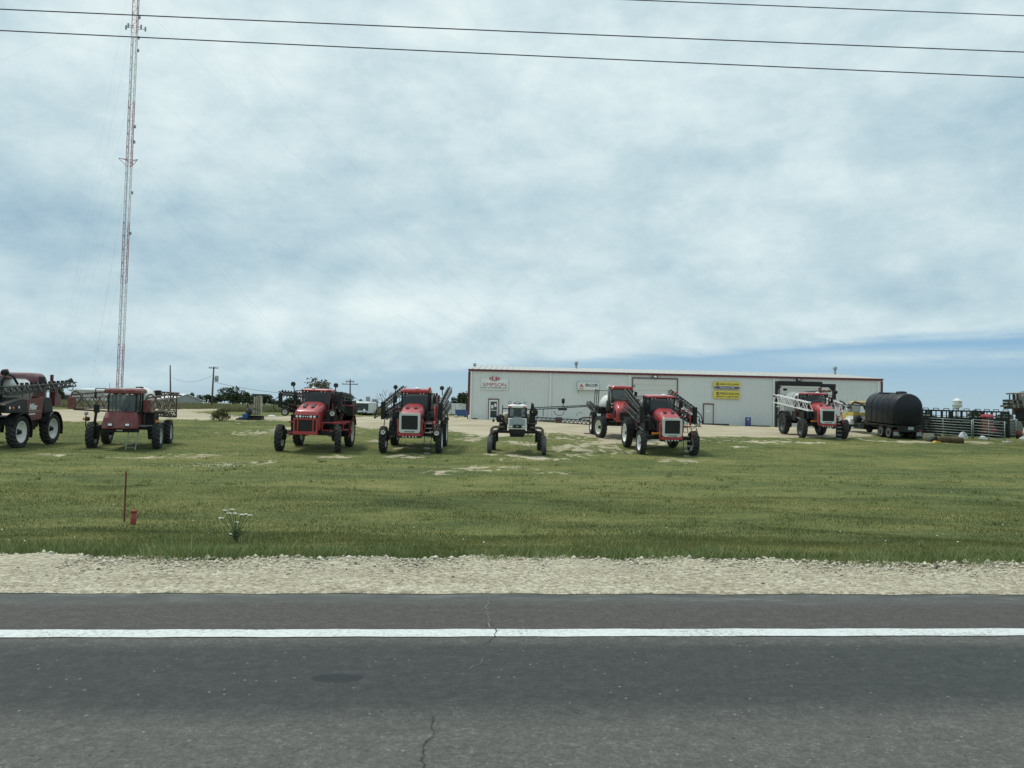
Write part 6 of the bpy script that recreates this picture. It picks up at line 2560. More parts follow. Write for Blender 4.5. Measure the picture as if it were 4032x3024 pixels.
sp_.text("Miller", 1.10, 2.00, 2.05, 2.40, 0, "ink_white", .012, shear=.15, bold=.04, to=Matrix.Translation((1.662, 0, 0)) @ M90)
sp_.bb(1.66, 1.668, 1.0, 2.45, 1.97, 1.985, "ink_white")
sp_.bb(1.66, 1.668, 1.10, 1.80, 1.78, 1.86, "ink_white")
sp_.build("side_panel", t)
# cab (mostly out of frame), white tank, red engine hood
cab(t, -1.7, .0, 2.5, 3.75, .75, .78, .9, .2, pillar="black_steel", roofm="red_wine", glass="glass")
tk = MB()
tk.lathe([(0, .35), (.6, .4), (.86, .6), (.9, 1.0), (.9, 2.0), (.86, 2.25), (.6, 2.5), (0, 2.55)], "tank_white", 22, 'y', (.45, 0, 3.05))
tk.build("spray_tank", t)
eh = MB()
eh.loft([rsec(.95, 3.78, 3.98, .08, -.1), rsec(1.0, 3.76, 4.05, .1, .2), rsec(1.0, 3.70, 4.08, .12, 2.1), rsec(1.0, 2.6, 4.09, .2, 2.2), rsec(1.02, 2.4, 4.12, .25, 3.0), rsec(1.0, 2.2, 4.10, .3, 4.4), rsec(.95, 2.2, 4.00, .35, 4.75)], "red_wine", smooth=False)
eho = eh.build("engine_hood", t)
MB().prism([(3.55, 3.3), (4.35, 3.3), (4.35, 3.9), (3.65, 3.92)], 'x', 1.0, 1.03, "grille_mesh").build("engine_screen", eho)
MB().bb(.6, 1.05, 1.6, 3.6, 1.7, 2.6, "wood_plank").build("product_box", t)
beacon(t, (.7, .55, 4.08), "ink_orange", .09, .18)
# folded boom
bm = MB()
p0, p1 = (1.60, -1.6, 3.10), (1.95, 5.9, 3.52)
truss(bm, p0, p1, .34, .34, .22, 14, "boom_steel", rc=.045, rd=.026)
bm.prism([(p0[1], 2.84), (5.4, 3.30), (5.4, 3.42), (p0[1], 3.04)], 'x', 1.72, 1.90, "boom_steel")
for k in range(12):
    f_ = .22 + k * .065
    c = Vector(p0).lerp(Vector(p1), f_)
    bm.box(c + Vector((.05, 0, .30 - .1 * f_)), (.12, .14, .13), "black_steel")
    if k % 3 == 0:
        bm.tube(c + Vector((.2, -.2, .28)), c + Vector((.25, .25, -.2)), .022, "galv", 5)
bm.path([Vector(p1) + Vector((0, 0, .1)), Vector(p1) + Vector((0, -.3, .32)), Vector(p1) + Vector((0, -.75, .20))], .06, "boom_steel", 5)
bm.path([Vector(p1) + Vector((.1, -.1, -.1)), Vector(p1) + Vector((.1, -.45, -.42)), Vector(p1) + Vector((.1, -.9, -.35))], .022, "vent_black", 5)
bm.build("boom", t)
mb = MB()
mb.bb(-1.8, 1.5, -2.3, -1.9, 2.2, 3.6, "black_steel")
mb.path([(1.5, -1.9, 3.5), (1.4, -1.0, 4.05), (1.35, -.1, 3.85), (1.4, .3, 3.45)], .06, "black_steel", 6)
mb.lathe([(.16, -1.2), (.18, -1.1), (.16, -.95)], "black_steel", 12, 'y', (1.4, 0, 4.05))
mb.build("boom_carrier", t)
# red rear uprights with the boom rest
mb = MB()
mb.bb(1.2, 1.34, 4.55, 4.70, 2.4, 4.05, "red_wine")
mb.prism([(4.55, 2.2), (5.35, 2.2), (5.35, 2.85), (4.95, 3.0), (4.80, 3.35), (4.85, 3.5), (5.9, 3.42), (5.9, 3.58), (4.55, 3.62)], 'x', 1.35, 1.50, "red_wine")
mb.build("boom_rest", t)
MB().lathe([(.05, 1.52), (.13, 1.52), (.14, 1.62), (.06, 1.64)], "white_paint", 14, 'x', (0, 5.55, 3.38)).build("roller", t)
mb = MB()
for y in (.4, 1.2, 2.0, 2.8, 3.6, 4.4):
    mb.tube((1.62, y, 2.70), (1.62, y, 3.42), .024, "axle_brown", 5)
mb.tube((1.62, .4, 3.40), (1.62, 4.4, 3.40), .024, "axle_brown", 5)
mb.tube((1.62, .4, 3.05), (1.62, 4.4, 3.05), .024, "axle_brown", 5)
mb.build("hand_rail", t)

# ------------------------------------------------------------------ small white sprayer on arched legs
t = thing("crop_sprayer", "small white narrow-cab sprayer with grey bonnet standing on arched legs", "crop sprayer", (0, 0, 0), 0, GRP)
park(t, 2034, 1787, R(0), 2.4)
for s in (-1, 1):
    wheel(t, (s * 1.60, 0, .53), .53, .27, .28, s, "cream_rim", 0, "rubber_grey", True)
    wheel(t, (s * 1.42, 2.5, .62), .62, .28, .36, s, "cream_rim", 0, "rubber")
    lg = MB()
    lg.path([(s * .75, 0, 1.58), (s * 1.32, 0, 1.58), (s * 1.46, 0, 1.52), (s * 1.52, 0, 1.40), (s * 1.53, 0, 1.02)], .082, "axle_brown", 8)
    lg.bb(s * 1.54 - .12, s * 1.54 + .12, -.12, .12, .98, 1.14, "axle_brown")
    lg.tube((s * 1.50, 0, 1.1), (s * 1.46, 0, .53), .07, "axle_brown", 7)
    lg.tube((s * 1.40, 0, .53), (s * 1.62, 0, .53), .06, "black_steel", 7)
    lg.build("leg", t)
    l2 = MB()
    l2.path([(s * .7, 2.4, 1.35), (s * 1.15, 2.4, 1.3), (s * 1.26, 2.4, 1.1), (s * 1.28, 2.45, .55)], .085, "black_steel", 7)
    l2.bb(s * 1.24 - .10, s * 1.24 + .10, 2.3, 2.6, .55, 1.25, "black_steel")
    l2.build("leg", t)
mb = MB()
mb.path([(-1.45, .12, 1.12), (-1.3, .12, 1.26), (-1.1, .12, 1.30), (1.1, .12, 1.30), (1.3, .12, 1.26), (1.45, .12, 1.12)], .085, "black_steel", 7)
mb.bb(-.45, .45, -.5, 3.0, 1.22, 1.55, "black_steel")
mb.prism([(-.50, 1.50), (.50, 1.50), (.40, 1.04), (.34, 1.02), (-.34, 1.02), (-.40, 1.04)], 'y', -.15, .9, "black_steel")
for s in (-1, 1):
    mb.bb(s * .83 - .24, s * .83 + .24, .2, 1.2, 1.38, 1.78, "black_steel")
mb.build("chassis", t)
n_ = MB()
o_ = [(-.54, 1.50), (.54, 1.50), (.52, 2.14), (-.52, 2.14)]
n_.loft([[(-.54, -.62, 1.50), (.54, -.62, 1.50), (.54, .4, 1.50), (-.54, .4, 1.50)], [(-.53, -.55, 2.13), (.53, -.55, 2.13), (.53, .4, 2.16), (-.53, .4, 2.16)]], "white_paint")
nose = n_.build("nose", t, bevel=.03)
g_ = MB()
g_.loft([[(-.47, -.645, 1.58), (.47, -.645, 1.58), (.47, -.5, 1.58), (-.47, -.5, 1.58)], [(-.45, -.585, 2.10), (.45, -.585, 2.10), (.45, -.4, 2.12), (-.45, -.4, 2.12)]], "hood_grey")
g_.loft([[(-.26, -.66, 1.80), (.26, -.66, 1.80), (.26, -.5, 1.80), (-.26, -.5, 1.80)], [(-.25, -.60, 2.17), (.25, -.60, 2.17), (.25, -.3, 2.22), (-.25, -.3, 2.22)]], "hood_grey")
g_.build("bonnet", nose, bevel=.015)
MB().bb(-.24, .24, -.665, -.64, 1.57, 1.75, "vent_black").bb(-.05, .05, -.67, -.66, 1.63, 1.70, "far_grey").build("grille", nose)
for s in (-1, 1):
    MB().bb(s * .37 - .10, s * .37 + .10, -.662, -.64, 1.60, 1.71, "vent_black").bb(s * .37 - .08, s * .37 + .08, -.667, -.661, 1.615, 1.70, "lamp").build("headlight", nose)
cab(t, -.32, 1.1, 2.16, 2.72, .50, .51, .56, .20, pillar="black_steel", roofm="white_paint", glass="glass_pale", zlow=1.6, rake=.02, ro=.14)
MB().bb(-.53, -.36, -.46, -.44, 2.76, 2.84, "ink_orange").build("roof_light", t)
MB().bb(.32, .49, -.46, -.44, 2.76, 2.84, "ink_orange").build("roof_light", t)
MB().lathe([(.16, 2.91), (.13, 2.95), (0, 2.96)], "white_paint", 14, 'z', (-.02, -.1, 0)).build("roof_plinth", t)
for x in (-.47, -.02, .42):
    MB().box((x, -.20, 3.03), (.17, .10, .13), "black_steel").box((x, -.256, 3.03), (.12, .014, .09), "lamp").tube((x, -.2, 2.90), (x, -.2, 2.98), .02, "black_steel", 4).build("work_light", t)
for s in (-1, 1):
    tk = MB()
    tk.lathe([(0, .5), (.22, .53), (.28, .65), (.28, 1.9), (.22, 2.0), (0, 2.02)], "tank_beige", 14, 'y', (s * .70, 0, 2.12))
    tk.bb(s * .70 - .22, s * .70 + .22, .55, 1.95, 1.70, 2.1, "tank_beige")
    tk.build("spray_tank", t)
# boom hinge units
mb = MB()
mb.lathe([(.20, -.10), (.24, -.05), (.24, .30), (.2, .36)], "black_steel", 14, 'y', (-1.02, 0, 2.08))
mb.bb(-1.22, -.80, -.05, .35, 1.86, 2.24, "black_steel")
mb.tube((-.90, .1, 2.2), (-.88, .1, 2.86), .025, "black_steel", 6)
mb.tube((-.88, .1, 2.66), (-.5, .1, 2.66), .03, "black_steel", 6)
mb.path([(-1.15, -.1, 2.15), (-1.36, -.1, 2.25), (-1.42, -.1, 2.0), (-1.36, -.1, 1.90)], .02, "vent_black", 5)
mb.lathe([(.06, -.2), (.08, -.1), (.06, 0)], "black_steel", 8, 'y', (-1.40, 0, 1.94))
mb.path([(-.85, .1, 1.9), (-.62, .1, 1.72)], .05, "black_steel", 6)
mb.build("boom_hinge", t)
MB().lathe([(.035, -.12), (.03, -.14), (0, -.14)], "yellow_mark", 8, 'y', (-.92, 0, 2.06)).build("cap", t)
mb = MB()
mb.prism([(.66, 1.84), (1.08, 1.84), (1.00, 2.45), (.95, 2.98), (.80, 2.98), (.74, 2.4)], 'y', .0, .25, "black_steel")
mb.lathe([(.22, -.02), (.26, .05), (.22, .3)], "black_steel", 14, 'y', (.95, 0, 2.48))
mb.bb(.80, .88, .05, .15, 2.9, 3.05, "black_steel")
mb.tube((.5, .1, 2.66), (.8, .1, 2.66), .03, "black_steel", 6)
mb.path([(1.02, -.05, 2.4), (1.18, -.05, 2.3), (1.14, -.05, 2.1), (1.05, -.05, 2.15)], .018, "vent_black", 5)
mb.path([(1.1, -.05, 2.05), (1.12, -.05, 1.82), (1.0, -.05, 1.76), (.7, -.05, 1.8)], .04, "vent_black", 6)
mb.build("boom_hinge", t)
MB().lathe([(.04, -.08), (.03, -.10), (0, -.10)], "yellow_mark", 8, 'y', (.87, 0, 2.50)).build("cap", t)
mb = MB()
truss(mb, (1.0, 2.6, 2.62), (4.35, 3.0, 2.86), .10, .13, .08, 16, "boom_steel", rc=.024, rd=.014, axis='y')
mb.tube((4.35, 3.0, 2.92), (4.7, 3.0, 2.95), .02, "boom_steel", 5)
mb.bb(2.55, 3.1, 2.7, 2.85, 2.55, 2.70, "boom_steel")
mb.lathe([(.08, 2.98), (.10, 3.08), (.10, 3.22), (.06, 3.3), (0, 3.3)], "black_steel", 12, 'z', (2.86, 2.8, 0))
mb.tube((2.86, 2.8, 2.75), (2.86, 2.8, 3.0), .025, "black_steel", 6)
pts = []
for k in range(9):
    a = R(180 + 22.5 * k)
    pts.append((2.62 + .32 * math.cos(a), 2.75, 2.52 + .30 * math.sin(a)))
mb.path(pts, .018, "vent_black", 5)
mb.tube((1.62, 2.65, 2.60), (1.62, 2.65, 2.15), .022, "boom_steel", 5)
mb.build("upper_boom", t)
mb = MB()
truss(mb, (.9, 2.8, 1.98), (4.6, 3.1, 1.82), .22, .22, .26, 14, "boom_steel", rc=.028, rd=.016, axis='y')
mb.bb(2.42, 2.80, 2.65, 2.9, 1.76, 2.12, "boom_rust")
mb.path([(3.9, 3.0, 2.02), (4.15, 2.9, 2.12), (4.7, 2.9, 2.14)], .05, "boom_rust", 6)
mb.path([(4.2, 3.0, 2.0), (4.55, 3.0, 1.9), (4.65, 3.0, 1.75)], .04, "axle_brown", 6)
pts = [(3.95 + .22 * math.cos(R(180 - 20 * k)), 2.95, 2.2 + .25 * math.sin(R(180 - 20 * k))) for k in range(8)]
mb.path(pts, .014, "vent_black", 5)
mb.build("lower_boom", t)
mb = MB()
for x0 in (.55, .8):
    pts = [(x0 + .10 * math.cos(R(180 + 22 * k)), .3, 1.22 + .22 * math.sin(R(180 + 22 * k))) for k in range(9)]
    mb.path(pts, .016, "vent_black", 5)
mb.build("hose", t)

# ------------------------------------------------------------------ red and black sprayer behind, with exhaust stack and white tank
t = thing("crop_sprayer", "red and black sprayer with an upright exhaust stack and rounded white tank, parked behind another", "crop sprayer", (0, 0, 0), 0, GRP)
park(t, 2443, 1727, R(2), 3.6)
for s in (-1, 1):
    wheel(t, (s * 1.52, 0, .83), .83, .42, .52, s, "cream_rim", 16, dish=-.1)
    wheel(t, (s * 1.55, 3.6, .88), .88, .44, .56, s, "cream_rim", dish=-.1)
mb = MB()
mb.bb(-1.3, 1.3, -.14, .14, .95, 1.2, "black_steel")
mb.bb(-1.3, 1.3, 3.45, 3.75, .95, 1.2, "black_steel")
mb.bb(-.5, .5, -1.2, 4.6, 1.08, 1.45, "black_steel")
mb.bb(-1.0, 1.0, .5, 3.4, 1.30, 1.75, "black_steel")
mb.build("chassis", t)
for s in (-1, 1):
    MB().bb(s * .72 - .34, s * .72 + .34, -.5, .3, 1.50, 1.84, "red_paint").build("tool_box", t, bevel=.03)
hd = MB()
hd.loft([rsec(.55, 1.35, 2.2, .15, -1.7), rsec(.62, 1.35, 2.45, .25, -1.4), rsec(.68, 1.45, 2.75, .32, -.6), rsec(.70, 1.6, 2.85, .35, -.1)], "red_paint", smooth=True)
hdo = hd.build("hood", t)
MB().prism([(-1.25, 1.6), (-.4, 1.75), (-.4, 2.25), (-1.25, 2.15)], 'x', -.70, -.655, "vent_black").build("side_panel", hdo)
MB().bb(-.42, .42, -1.74, -1.70, 1.5, 2.05, "grille_mesh").build("grille", hdo)
MB().bb(.10, .28, -1.76, -1.72, 1.22, 1.34, "lamp").build("headlight", hdo)
cab(t, -.1, 1.6, 2.0, 3.66, .74, .76, .80, .24, zlow=1.6, rake=.08)
MB().lathe([(.06, 0), (.05, .1), (.02, .2), (0, .2)], "white_paint", 10, 'z', (.05, .1, 3.88)).build("antenna", t)
for s in (-1, 1):
    beacon(t, (s * .74, -.12, 3.60), "amber", .07, .13)
MB().box((.80, -.1, 3.92), (.2, .14, .15), "black_steel").box((.80, -.18, 3.92), (.13, .02, .1), "far_grey").build("work_light", t)
mb = MB()
mb.tube((-1.0, -.1, 2.6), (-1.0, -.1, 3.75), .075, "tank_grey", 10)
mb.tube((-1.0, -.1, 3.72), (-1.02, -.2, 3.92), .075, "silver", 10)
mb.tube((-1.0, -.1, 3.78), (-.72, .0, 3.68), .05, "black_steel", 6)
mb.build("exhaust_stack", t)
MB().lathe([(.14, 2.02), (.16, 2.05), (.16, 2.75), (.13, 2.8), (0, 2.8)], "boom_steel", 14, 'z', (-1.0, -.1, 0)).build("air_cleaner", t)
tk = MB()
tk.lathe([(0, 1.8), (.45, 1.85), (.70, 2.1), (.78, 2.6), (.78, 3.4), (.70, 3.9), (.4, 4.15), (0, 4.2)], "tank_white", 22, 'y', (-.35, 0, 2.35))
tk.lathe([(.2, 3.5), (.22, 3.75), (0, 3.78)], "tank_white", 12, 'z', (-.5, 2.6, 0))
tk.build("spray_tank", t)
mb = MB()
mb.bb(-1.55, -1.0, 1.0, 3.0, 1.75, 2.25, "black_steel")
for y in (1.0, 2.0, 3.0):
    mb.tube((-1.6, y, 2.25), (-1.55, y, 3.5), .03, "black_steel", 5)
mb.path([(-1.56, 1.0, 3.5), (-1.56, 3.0, 3.5)], .03, "black_steel", 5)
mb.path([(-1.56, 1.0, 3.5), (-.8, 1.0, 3.48)], .022, "black_steel", 5)
mb.path([(-1.75, 1.0, 2.4), (-1.35, .8, 2.1), (-1.3, .8, 1.4), (-.9, .8, 1.4)], .04, "black_steel", 5)
mb.build("hand_rail", t)
lamps(t, [(-.74, -.14, 2.55), (-.74, -.14, 2.32)], .09)
mirror(t, (.98, -.2, 3.35), (.74, 0, 3.5), .22, .30)
mb = MB()
mb.bb(1.2, 1.35, 1.2, 1.35, 1.5, 3.2, "red_wine")
truss(mb, (1.45, -.4, 2.5), (1.5, 5.2, 2.9), .3, .5, .5, 9, "boom_steel", nozzles=True)
truss(mb, (-1.75, 1.4, 2.0), (-1.75, 5.2, 2.3), .3, .4, .4, 7, "boom_steel")
mb.build("boom", t)
# plank under its rear wheel
p = ground(2330, 1707)
xw, yw = t.location.x - 1.6, t.location.y + 3.5
o = MB().bb(-.75, .65, -.2, .2, 0, .07, "wood_plank").build("plank", None, (xw, yw, gz(xw, yw) - .01))
tag(o, "flat plank under the rear tyre of the sprayer with the exhaust stack", "plank")
# ------------------------------------------------------------------ yellow and white nurse truck with a black tank
p = ground(3562, 1729)
t = thing("tank_truck", "yellow and white truck with a big black ribbed tank, seen from behind", "tank truck", (p.x, p.y, p.z))
rz_ = R(1.5)
yr = 8.5
zr_ = gz(p.x, p.y + yr)
t.rotation_euler = (math.atan2(zr_ - p.z, yr), 0, rz_)
# tank
tk = MB()
secs = []
TW, T0, TZ = 1.20, 1.15, 3.72
for y, k in ((-.55, .86), (-.47, .95), (-.30, 1.0), (4.2, 1.0), (4.4, .96), (4.5, .86)):
    hw = TW * k
    z0, z1 = T0 + (1 - k) * .5, TZ - (1 - k) * .8
    r_ = .95 * k
    pts = [(-hw + .12, z0), (hw - .12, z0), (hw, z0 + .12)]
    zs = z0 + (z1 - z0) * .56
    for j in range(13):
        a = math.pi * j / 12
        pts.append((hw * math.cos(a), zs + (z1 - zs) * math.sin(a)))
    pts.append((-hw, z0 + .12))
    secs.append([(q[0], y, q[1]) for q in pts])
tk.loft(secs, "tank_black", smooth=True)
for y in (.55, 1.45, 2.35, 3.25):
    ss = []
    for yy_ in (y - .05, y + .05):
        hw = TW + .018
        zs = T0 + (TZ - T0) * .56
        pts = [(-hw, T0 + .1)] + [(-hw * math.cos(math.pi * j / 12), zs + (TZ + .018 - zs) * math.sin(math.pi * j / 12)) for j in range(13)] + [(hw, T0 + .1)]
        ss.append([(q[0], yy_, q[1]) for q in pts])
    tk.loft(ss, "tank_black")
for z in (2.45,):
    for s in (-1, 1):
        tk.bb(s * TW - .03, s * TW + .03, -.2, 4.2, z - .03, z + .03, "tank_black")
tk.bb(-.5, .35, 2.0, 3.4, TZ - .12, TZ + .02, "tank_black")
tank = tk.build("tank", t)
MB().lathe([(.42, TZ - .04), (.42, TZ + .07), (.34, TZ + .15), (0, TZ + .17)], "tank_black", 20, 'z', (.1, .9, 0)).build("lid", tank)
for (x, y) in ((-.6, .5), (-1.0, .9), (.95, .1)):
    MB().lathe([(.06, 0), (.06, .09), (0, .10)], "tank_black", 8, 'z', (x, y, TZ - .32 - (.25 if abs(x) > .9 else 0))).build("fitting", tank)
# chassis
mb = MB()
for s in (-1, 1):
    mb.bb(s * .42 - .06, s * .42 + .06, -.4, 9.3, .72, .98, "black_steel")
mb.bb(-1.2, 1.2, -.45, 4.4, .98, 1.12, "black_steel")
mb.bb(-.9, .9, -.50, -.42, .62, .98, "black_steel")
mb.bb(-1.15, .55, 4.6, 6.4, .45, .85, "black_steel")
mb.bb(-1.2, -.7, 5.0, 6.3, .55, .9, "dark_junk")
mb.build("chassis", t)
for y in (.35, 1.62):
    for s in (-1, 1):
        for dx in (0, .30):
            wheel(t, (s * (1.08 - dx), y, .50), .50, .26, .28, s, "white_rim", 0, "rubber", True, dish=.1 if dx == 0 else 0)
for s in (-1, 1):
    wheel(t, (s * 1.02, 7.9, .50), .50, .28, .28, s, "white_rim", 0, "rubber", True, dish=.0)
    f = MB()
    for (ya, za), (yb, zb_) in zip([(-.30, .9), (.0, 1.06), (1.0, 1.10), (2.0, 1.06)], [(.0, 1.06), (1.0, 1.10), (2.0, 1.06), (2.35, .85)]):
        f.add([(s * .72, ya, za), (s * 1.24, ya, za), (s * 1.24, yb, zb_), (s * .72, yb, zb_)], [(0, 1, 2, 3)], "black_steel")
    fo = f.build("fender", t)
    fo.modifiers.new("thick", 'SOLIDIFY').thickness = .03
    mf_ = MB()
    mf_.bb(s * .95 - .28, s * .95 + .28, -.43, -.40, .08, .72, "black_steel")
    mf_.prism([(s * .95 - .22, .30), (s * .95 + .22, .30), (s * .95 + .18, .62), (s * .95 - .22, .60)], 'y', -.437, -.43, "galv")
    mf_.build("mud_flap", t)
MB().bb(-.02, .42, -.53, -.50, .78, 1.02, "far_grey").build("number_plate", t)
for x in (-1.0, -.75, -.35, .12, .55, 1.0):
    MB().bb(x - .10, x + .10, -.475, -.45, .685, .735, "ink_white" if x not in (-1.0, 1.0) else "ink_orange").build("reflector", t)
# cab
c_ = MB()
c_.loft([[(-1.0, 6.9, 1.15), (1.0, 6.9, 1.15), (1.0, 8.3, 1.15), (-1.0, 8.3, 1.15)], [(-1.0, 6.9, 1.85), (1.0, 6.9, 1.85), (1.0, 8.3, 1.85), (-1.0, 8.3, 1.85)]], "white_paint")
c_.loft([[(-1.005, 6.89, 1.45), (1.005, 6.89, 1.45), (1.005, 8.6, 1.45), (-1.005, 8.6, 1.45)], [(-1.005, 6.89, 1.98), (1.005, 6.89, 1.98), (1.005, 8.5, 1.98), (-1.005, 8.5, 1.98)]], "yellow_paint")
c_.loft([[(-.99, 6.9, 1.98), (.99, 6.9, 1.98), (.99, 8.4, 1.98), (-.99, 8.4, 1.98)], [(-.88, 6.95, 2.62), (.88, 6.95, 2.62), (.88, 8.0, 2.62), (-.88, 8.0, 2.62)]], "white_paint")
cabo = c_.build("cab", t, bevel=.04)
MB().loft([[(-.9, 6.9, 2.62), (.9, 6.9, 2.62), (.9, 8.1, 2.62), (-.9, 8.1, 2.62)], [(-.9, 6.85, 2.74), (.9, 6.85, 2.74), (.9, 8.1, 2.74), (-.9, 8.1, 2.74)], [(-.75, 7.0, 2.84), (.75, 7.0, 2.84), (.75, 7.9, 2.84), (-.75, 7.9, 2.84)]], "yellow_paint").build("roof", cabo, bevel=.05)
MB().bb(-.62, .62, 6.88, 6.91, 2.08, 2.52, "glass").build("rear_window", cabo)
MB().prism([(7.15, 2.04), (8.15, 2.04), (7.85, 2.54), (7.15, 2.54)], 'x', -.99, -.935, "glass").build("side_window", cabo)
h_ = MB()
h_.loft([[(-.72, 8.3, 1.1), (.72, 8.3, 1.1), (.72, 10.0, 1.05), (-.72, 10.0, 1.05)], [(-.74, 8.3, 1.75), (.74, 8.3, 1.75), (.68, 9.9, 1.55), (-.68, 9.9, 1.55)], [(-.65, 8.3, 1.95), (.65, 8.3, 1.95), (.55, 9.7, 1.68), (-.55, 9.7, 1.68)]], "yellow_paint")
h_.build("hood", t, bevel=.05)
for s in (-1, 1):
    f = MB()
    secs = []
    for k in range(7):
        a = R(5 + 28 * k)
        yc, zc = 7.9 + .68 * math.cos(a), .55 + .62 * math.sin(a)
        secs.append([(s * .68, yc, zc), (s * 1.16, yc, zc), (s * 1.12, yc, zc + .10), (s * .68, yc, zc + .14)])
    f.loft(secs, "white_paint")
    f.build("front_fender", t)
MB().lathe([(.30, 6.2), (.32, 6.3), (.32, 6.75), (.28, 6.85)], "dark_junk", 12, 'y', (-.75, 0, 1.3)).build("pump", t)
MB().path([(-.75, 6.2, 1.3), (-.9, 5.6, 1.5), (-.95, 4.9, 1.2)], .06, "vent_black", 6).build("hose", t)
MB().box((-1.28, 8.35, 2.2), (.16, .12, .40), "black_steel").path([(-1.28, 8.35, 2.2), (-.98, 8.3, 2.1)], .02, "black_steel", 4).build("mirror", t)

# ------------------------------------------------------------------ grey-brown end of another implement seen over the truck cab
p = ground(3385, 1716)
yq = 62.5
xq = at(3372, 1600, yq).x
zq = gz(xq, yq)
t = thing("folded_implement", "folded spray implement with white hopper between the white boomed sprayer and the truck", "implement", (xq, yq, zq))
zz_ = lambda v: at(3372, v, yq).z - zq
mb = MB()
truss(mb, (-2.2, 0, zz_(1592)), (.55, .2, zz_(1604)), .3, .22, .30, 7, "boom_steel", axis='y')
mb.path([(-.5, 0, zz_(1600)), (-.2, -.1, zz_(1583)), (.25, -.1, zz_(1588)), (.55, -.1, zz_(1597))], .09, "boom_rust", 6)
mb.tube((-2.6, 0, zz_(1612)), (.3, 0, zz_(1622)), .06, "galv", 6)
mb.bb(-1.1, .3, .25, .5, .9, 1.1, "black_steel")
mb.build("frame", t)
h_ = MB()
h_.loft([[(-.35, -.1, zz_(1622)), (.15, -.1, zz_(1622)), (.15, .4, zz_(1622)), (-.35, .4, zz_(1622))], [(-.45, -.2, zz_(1597)), (.35, -.2, zz_(1600)), (.35, .5, zz_(1600)), (-.45, .5, zz_(1597))]], "tank_pale")
h_.prism([(.18, zz_(1625)), (.62, zz_(1623)), (.42, zz_(1600)), (.26, zz_(1598))], 'y', -.25, -.1, "white_paint")
h_.build("hopper", t)

# ------------------------------------------------------------------ folded beige implement with a blue box, by the drive
p = ground(988, 1652)
t = thing("folded_header", "folded upright implement with tall beige slats and a blue box at its foot", "implement", (p.x, p.y, p.z))
sc = p.y / F


def q_(u, v):
    a = at(u, v, p.y)
    return a.x - p.x, a.z - p.z


for (u0, u1, v0, v1, tone) in ((999, 1009, 1562, 1638, 0), (1010, 1017, 1560, 1640, 1), (1018, 1024, 1560, 1640, 0), (1025, 1033, 1557, 1641, 1)):
    xa, za = q_(u0, v1)
    xb, zb_ = q_(u1, v0)
    mb = MB()
    mb.bb(xa, xb - .02, -.16 - .05 * tone, .16, za + .15, zb_, "beige_panel")
    mb.bb(xa + .03, xb - .05, -.20 - .05 * tone, -.16 - .05 * tone, za + .5, za + .7, "black_steel")
    mb.build("slat", t, bevel=.03)
mb = MB()
xa, za = q_(980, 1650)
xb, zb_ = q_(1036, 1554)
mb.bb(xa, xb, .1, .5, .1, .35, "black_steel")
mb.bb(xa, xb, -.4, .1, .0, .18, "black_steel")
mb.bb(xb - .8, xb + .25, -.1, .2, zb_ - .12, zb_ + .05, "boom_steel")
mb.bb(xa, xa + .7, -.1, .3, .4, 1.25, "boom_dusty")
x1, z1 = q_(985, 1578)
x2, z2 = q_(998, 1596)
mb.path([(x1, 0, z2), (x1, 0, z1), (x2, 0, z1), (x2, 0, z2)], .05, "black_steel", 5)
mb.tube((x1 - .1, 0, .6), (x1 - .3, 0, 1.9), .05, "black_steel", 6)
mb.build("frame", t)
xa, za = q_(945, 1651)
xb, zb_ = q_(982, 1631)
MB().bb(xa + .35, xb, -.5, .3, .05, zb_ + .05, "blue_plastic").bb(xa, xa + .4, -.4, .1, .05, zb_ - .25, "blue_light").build("box", t, bevel=.04)
mb = MB()
mb.lathe([(.22, -.2), (.3, -.1), (.3, .15), (.2, .25)], "boom_steel", 12, 'y', (xa + .75, 0, zb_ + .22))
mb.bb(xa - .15, xb + 1.2, -.6, .5, -.02, .10, "black_steel")
mb.build("pump", t)
q = ground(1070, 1642)
o = MB().lathe([(.28, -.02), (.30, .08), (.2, .17), (0, .2)], "far_roof", 9, smooth=False).build("white_sack", None, (q.x, q.y, q.z))
o.scale = (1.3, .8, 1)
tag(o, "small white sack lying alone on the grass beyond the drive", "sack")

# ------------------------------------------------------------------ stock panels, black rack and clutter at the right
GP = "galvanised pipe fences at the right"


def pipe_panel(label, ua, va_, ub, vb_, H, rails, uprights):
    a, b_ = ground(ua, va_), ground(ub, vb_)
    t = thing("corral_fence", label, "pipe fence panel", (a.x, a.y, a.z), 0, GP)
    d = b_ - a
    for k in range(rails):
        f_ = .14 + .86 * k / (rails - 1)
        MB().tube((0, 0, H * f_), (d.x, d.y, d.z + H * f_), .030, "galv", 7).build("rail", t)
    for k in range(uprights):
        f_ = k / (uprights - 1)
        MB().tube((d.x * f_, d.y * f_, d.z * f_ - .05), (d.x * f_, d.y * f_, d.z * f_ + H * 1.03), .038 if k in (0, uprights - 1) else .026, "galv", 7).build("post", t)
    return t


pipe_panel("galvanised pipe fence nearest the black tank truck", 3607, 1712, 3826, 1729, 1.55, 7, 3)
pipe_panel("galvanised pipe fence slanting in front of the white covers", 3832, 1729, 3956, 1741, 1.62, 7, 3)
pipe_panel("galvanised pipe fence standing furthest back, below the black rack", 3625, 1708, 3885, 1717, 1.72, 7, 4)
pipe_panel("galvanised pipe fence before the red machine and the round bale", 3885, 1718, 4000, 1722, 1.75, 7, 3)

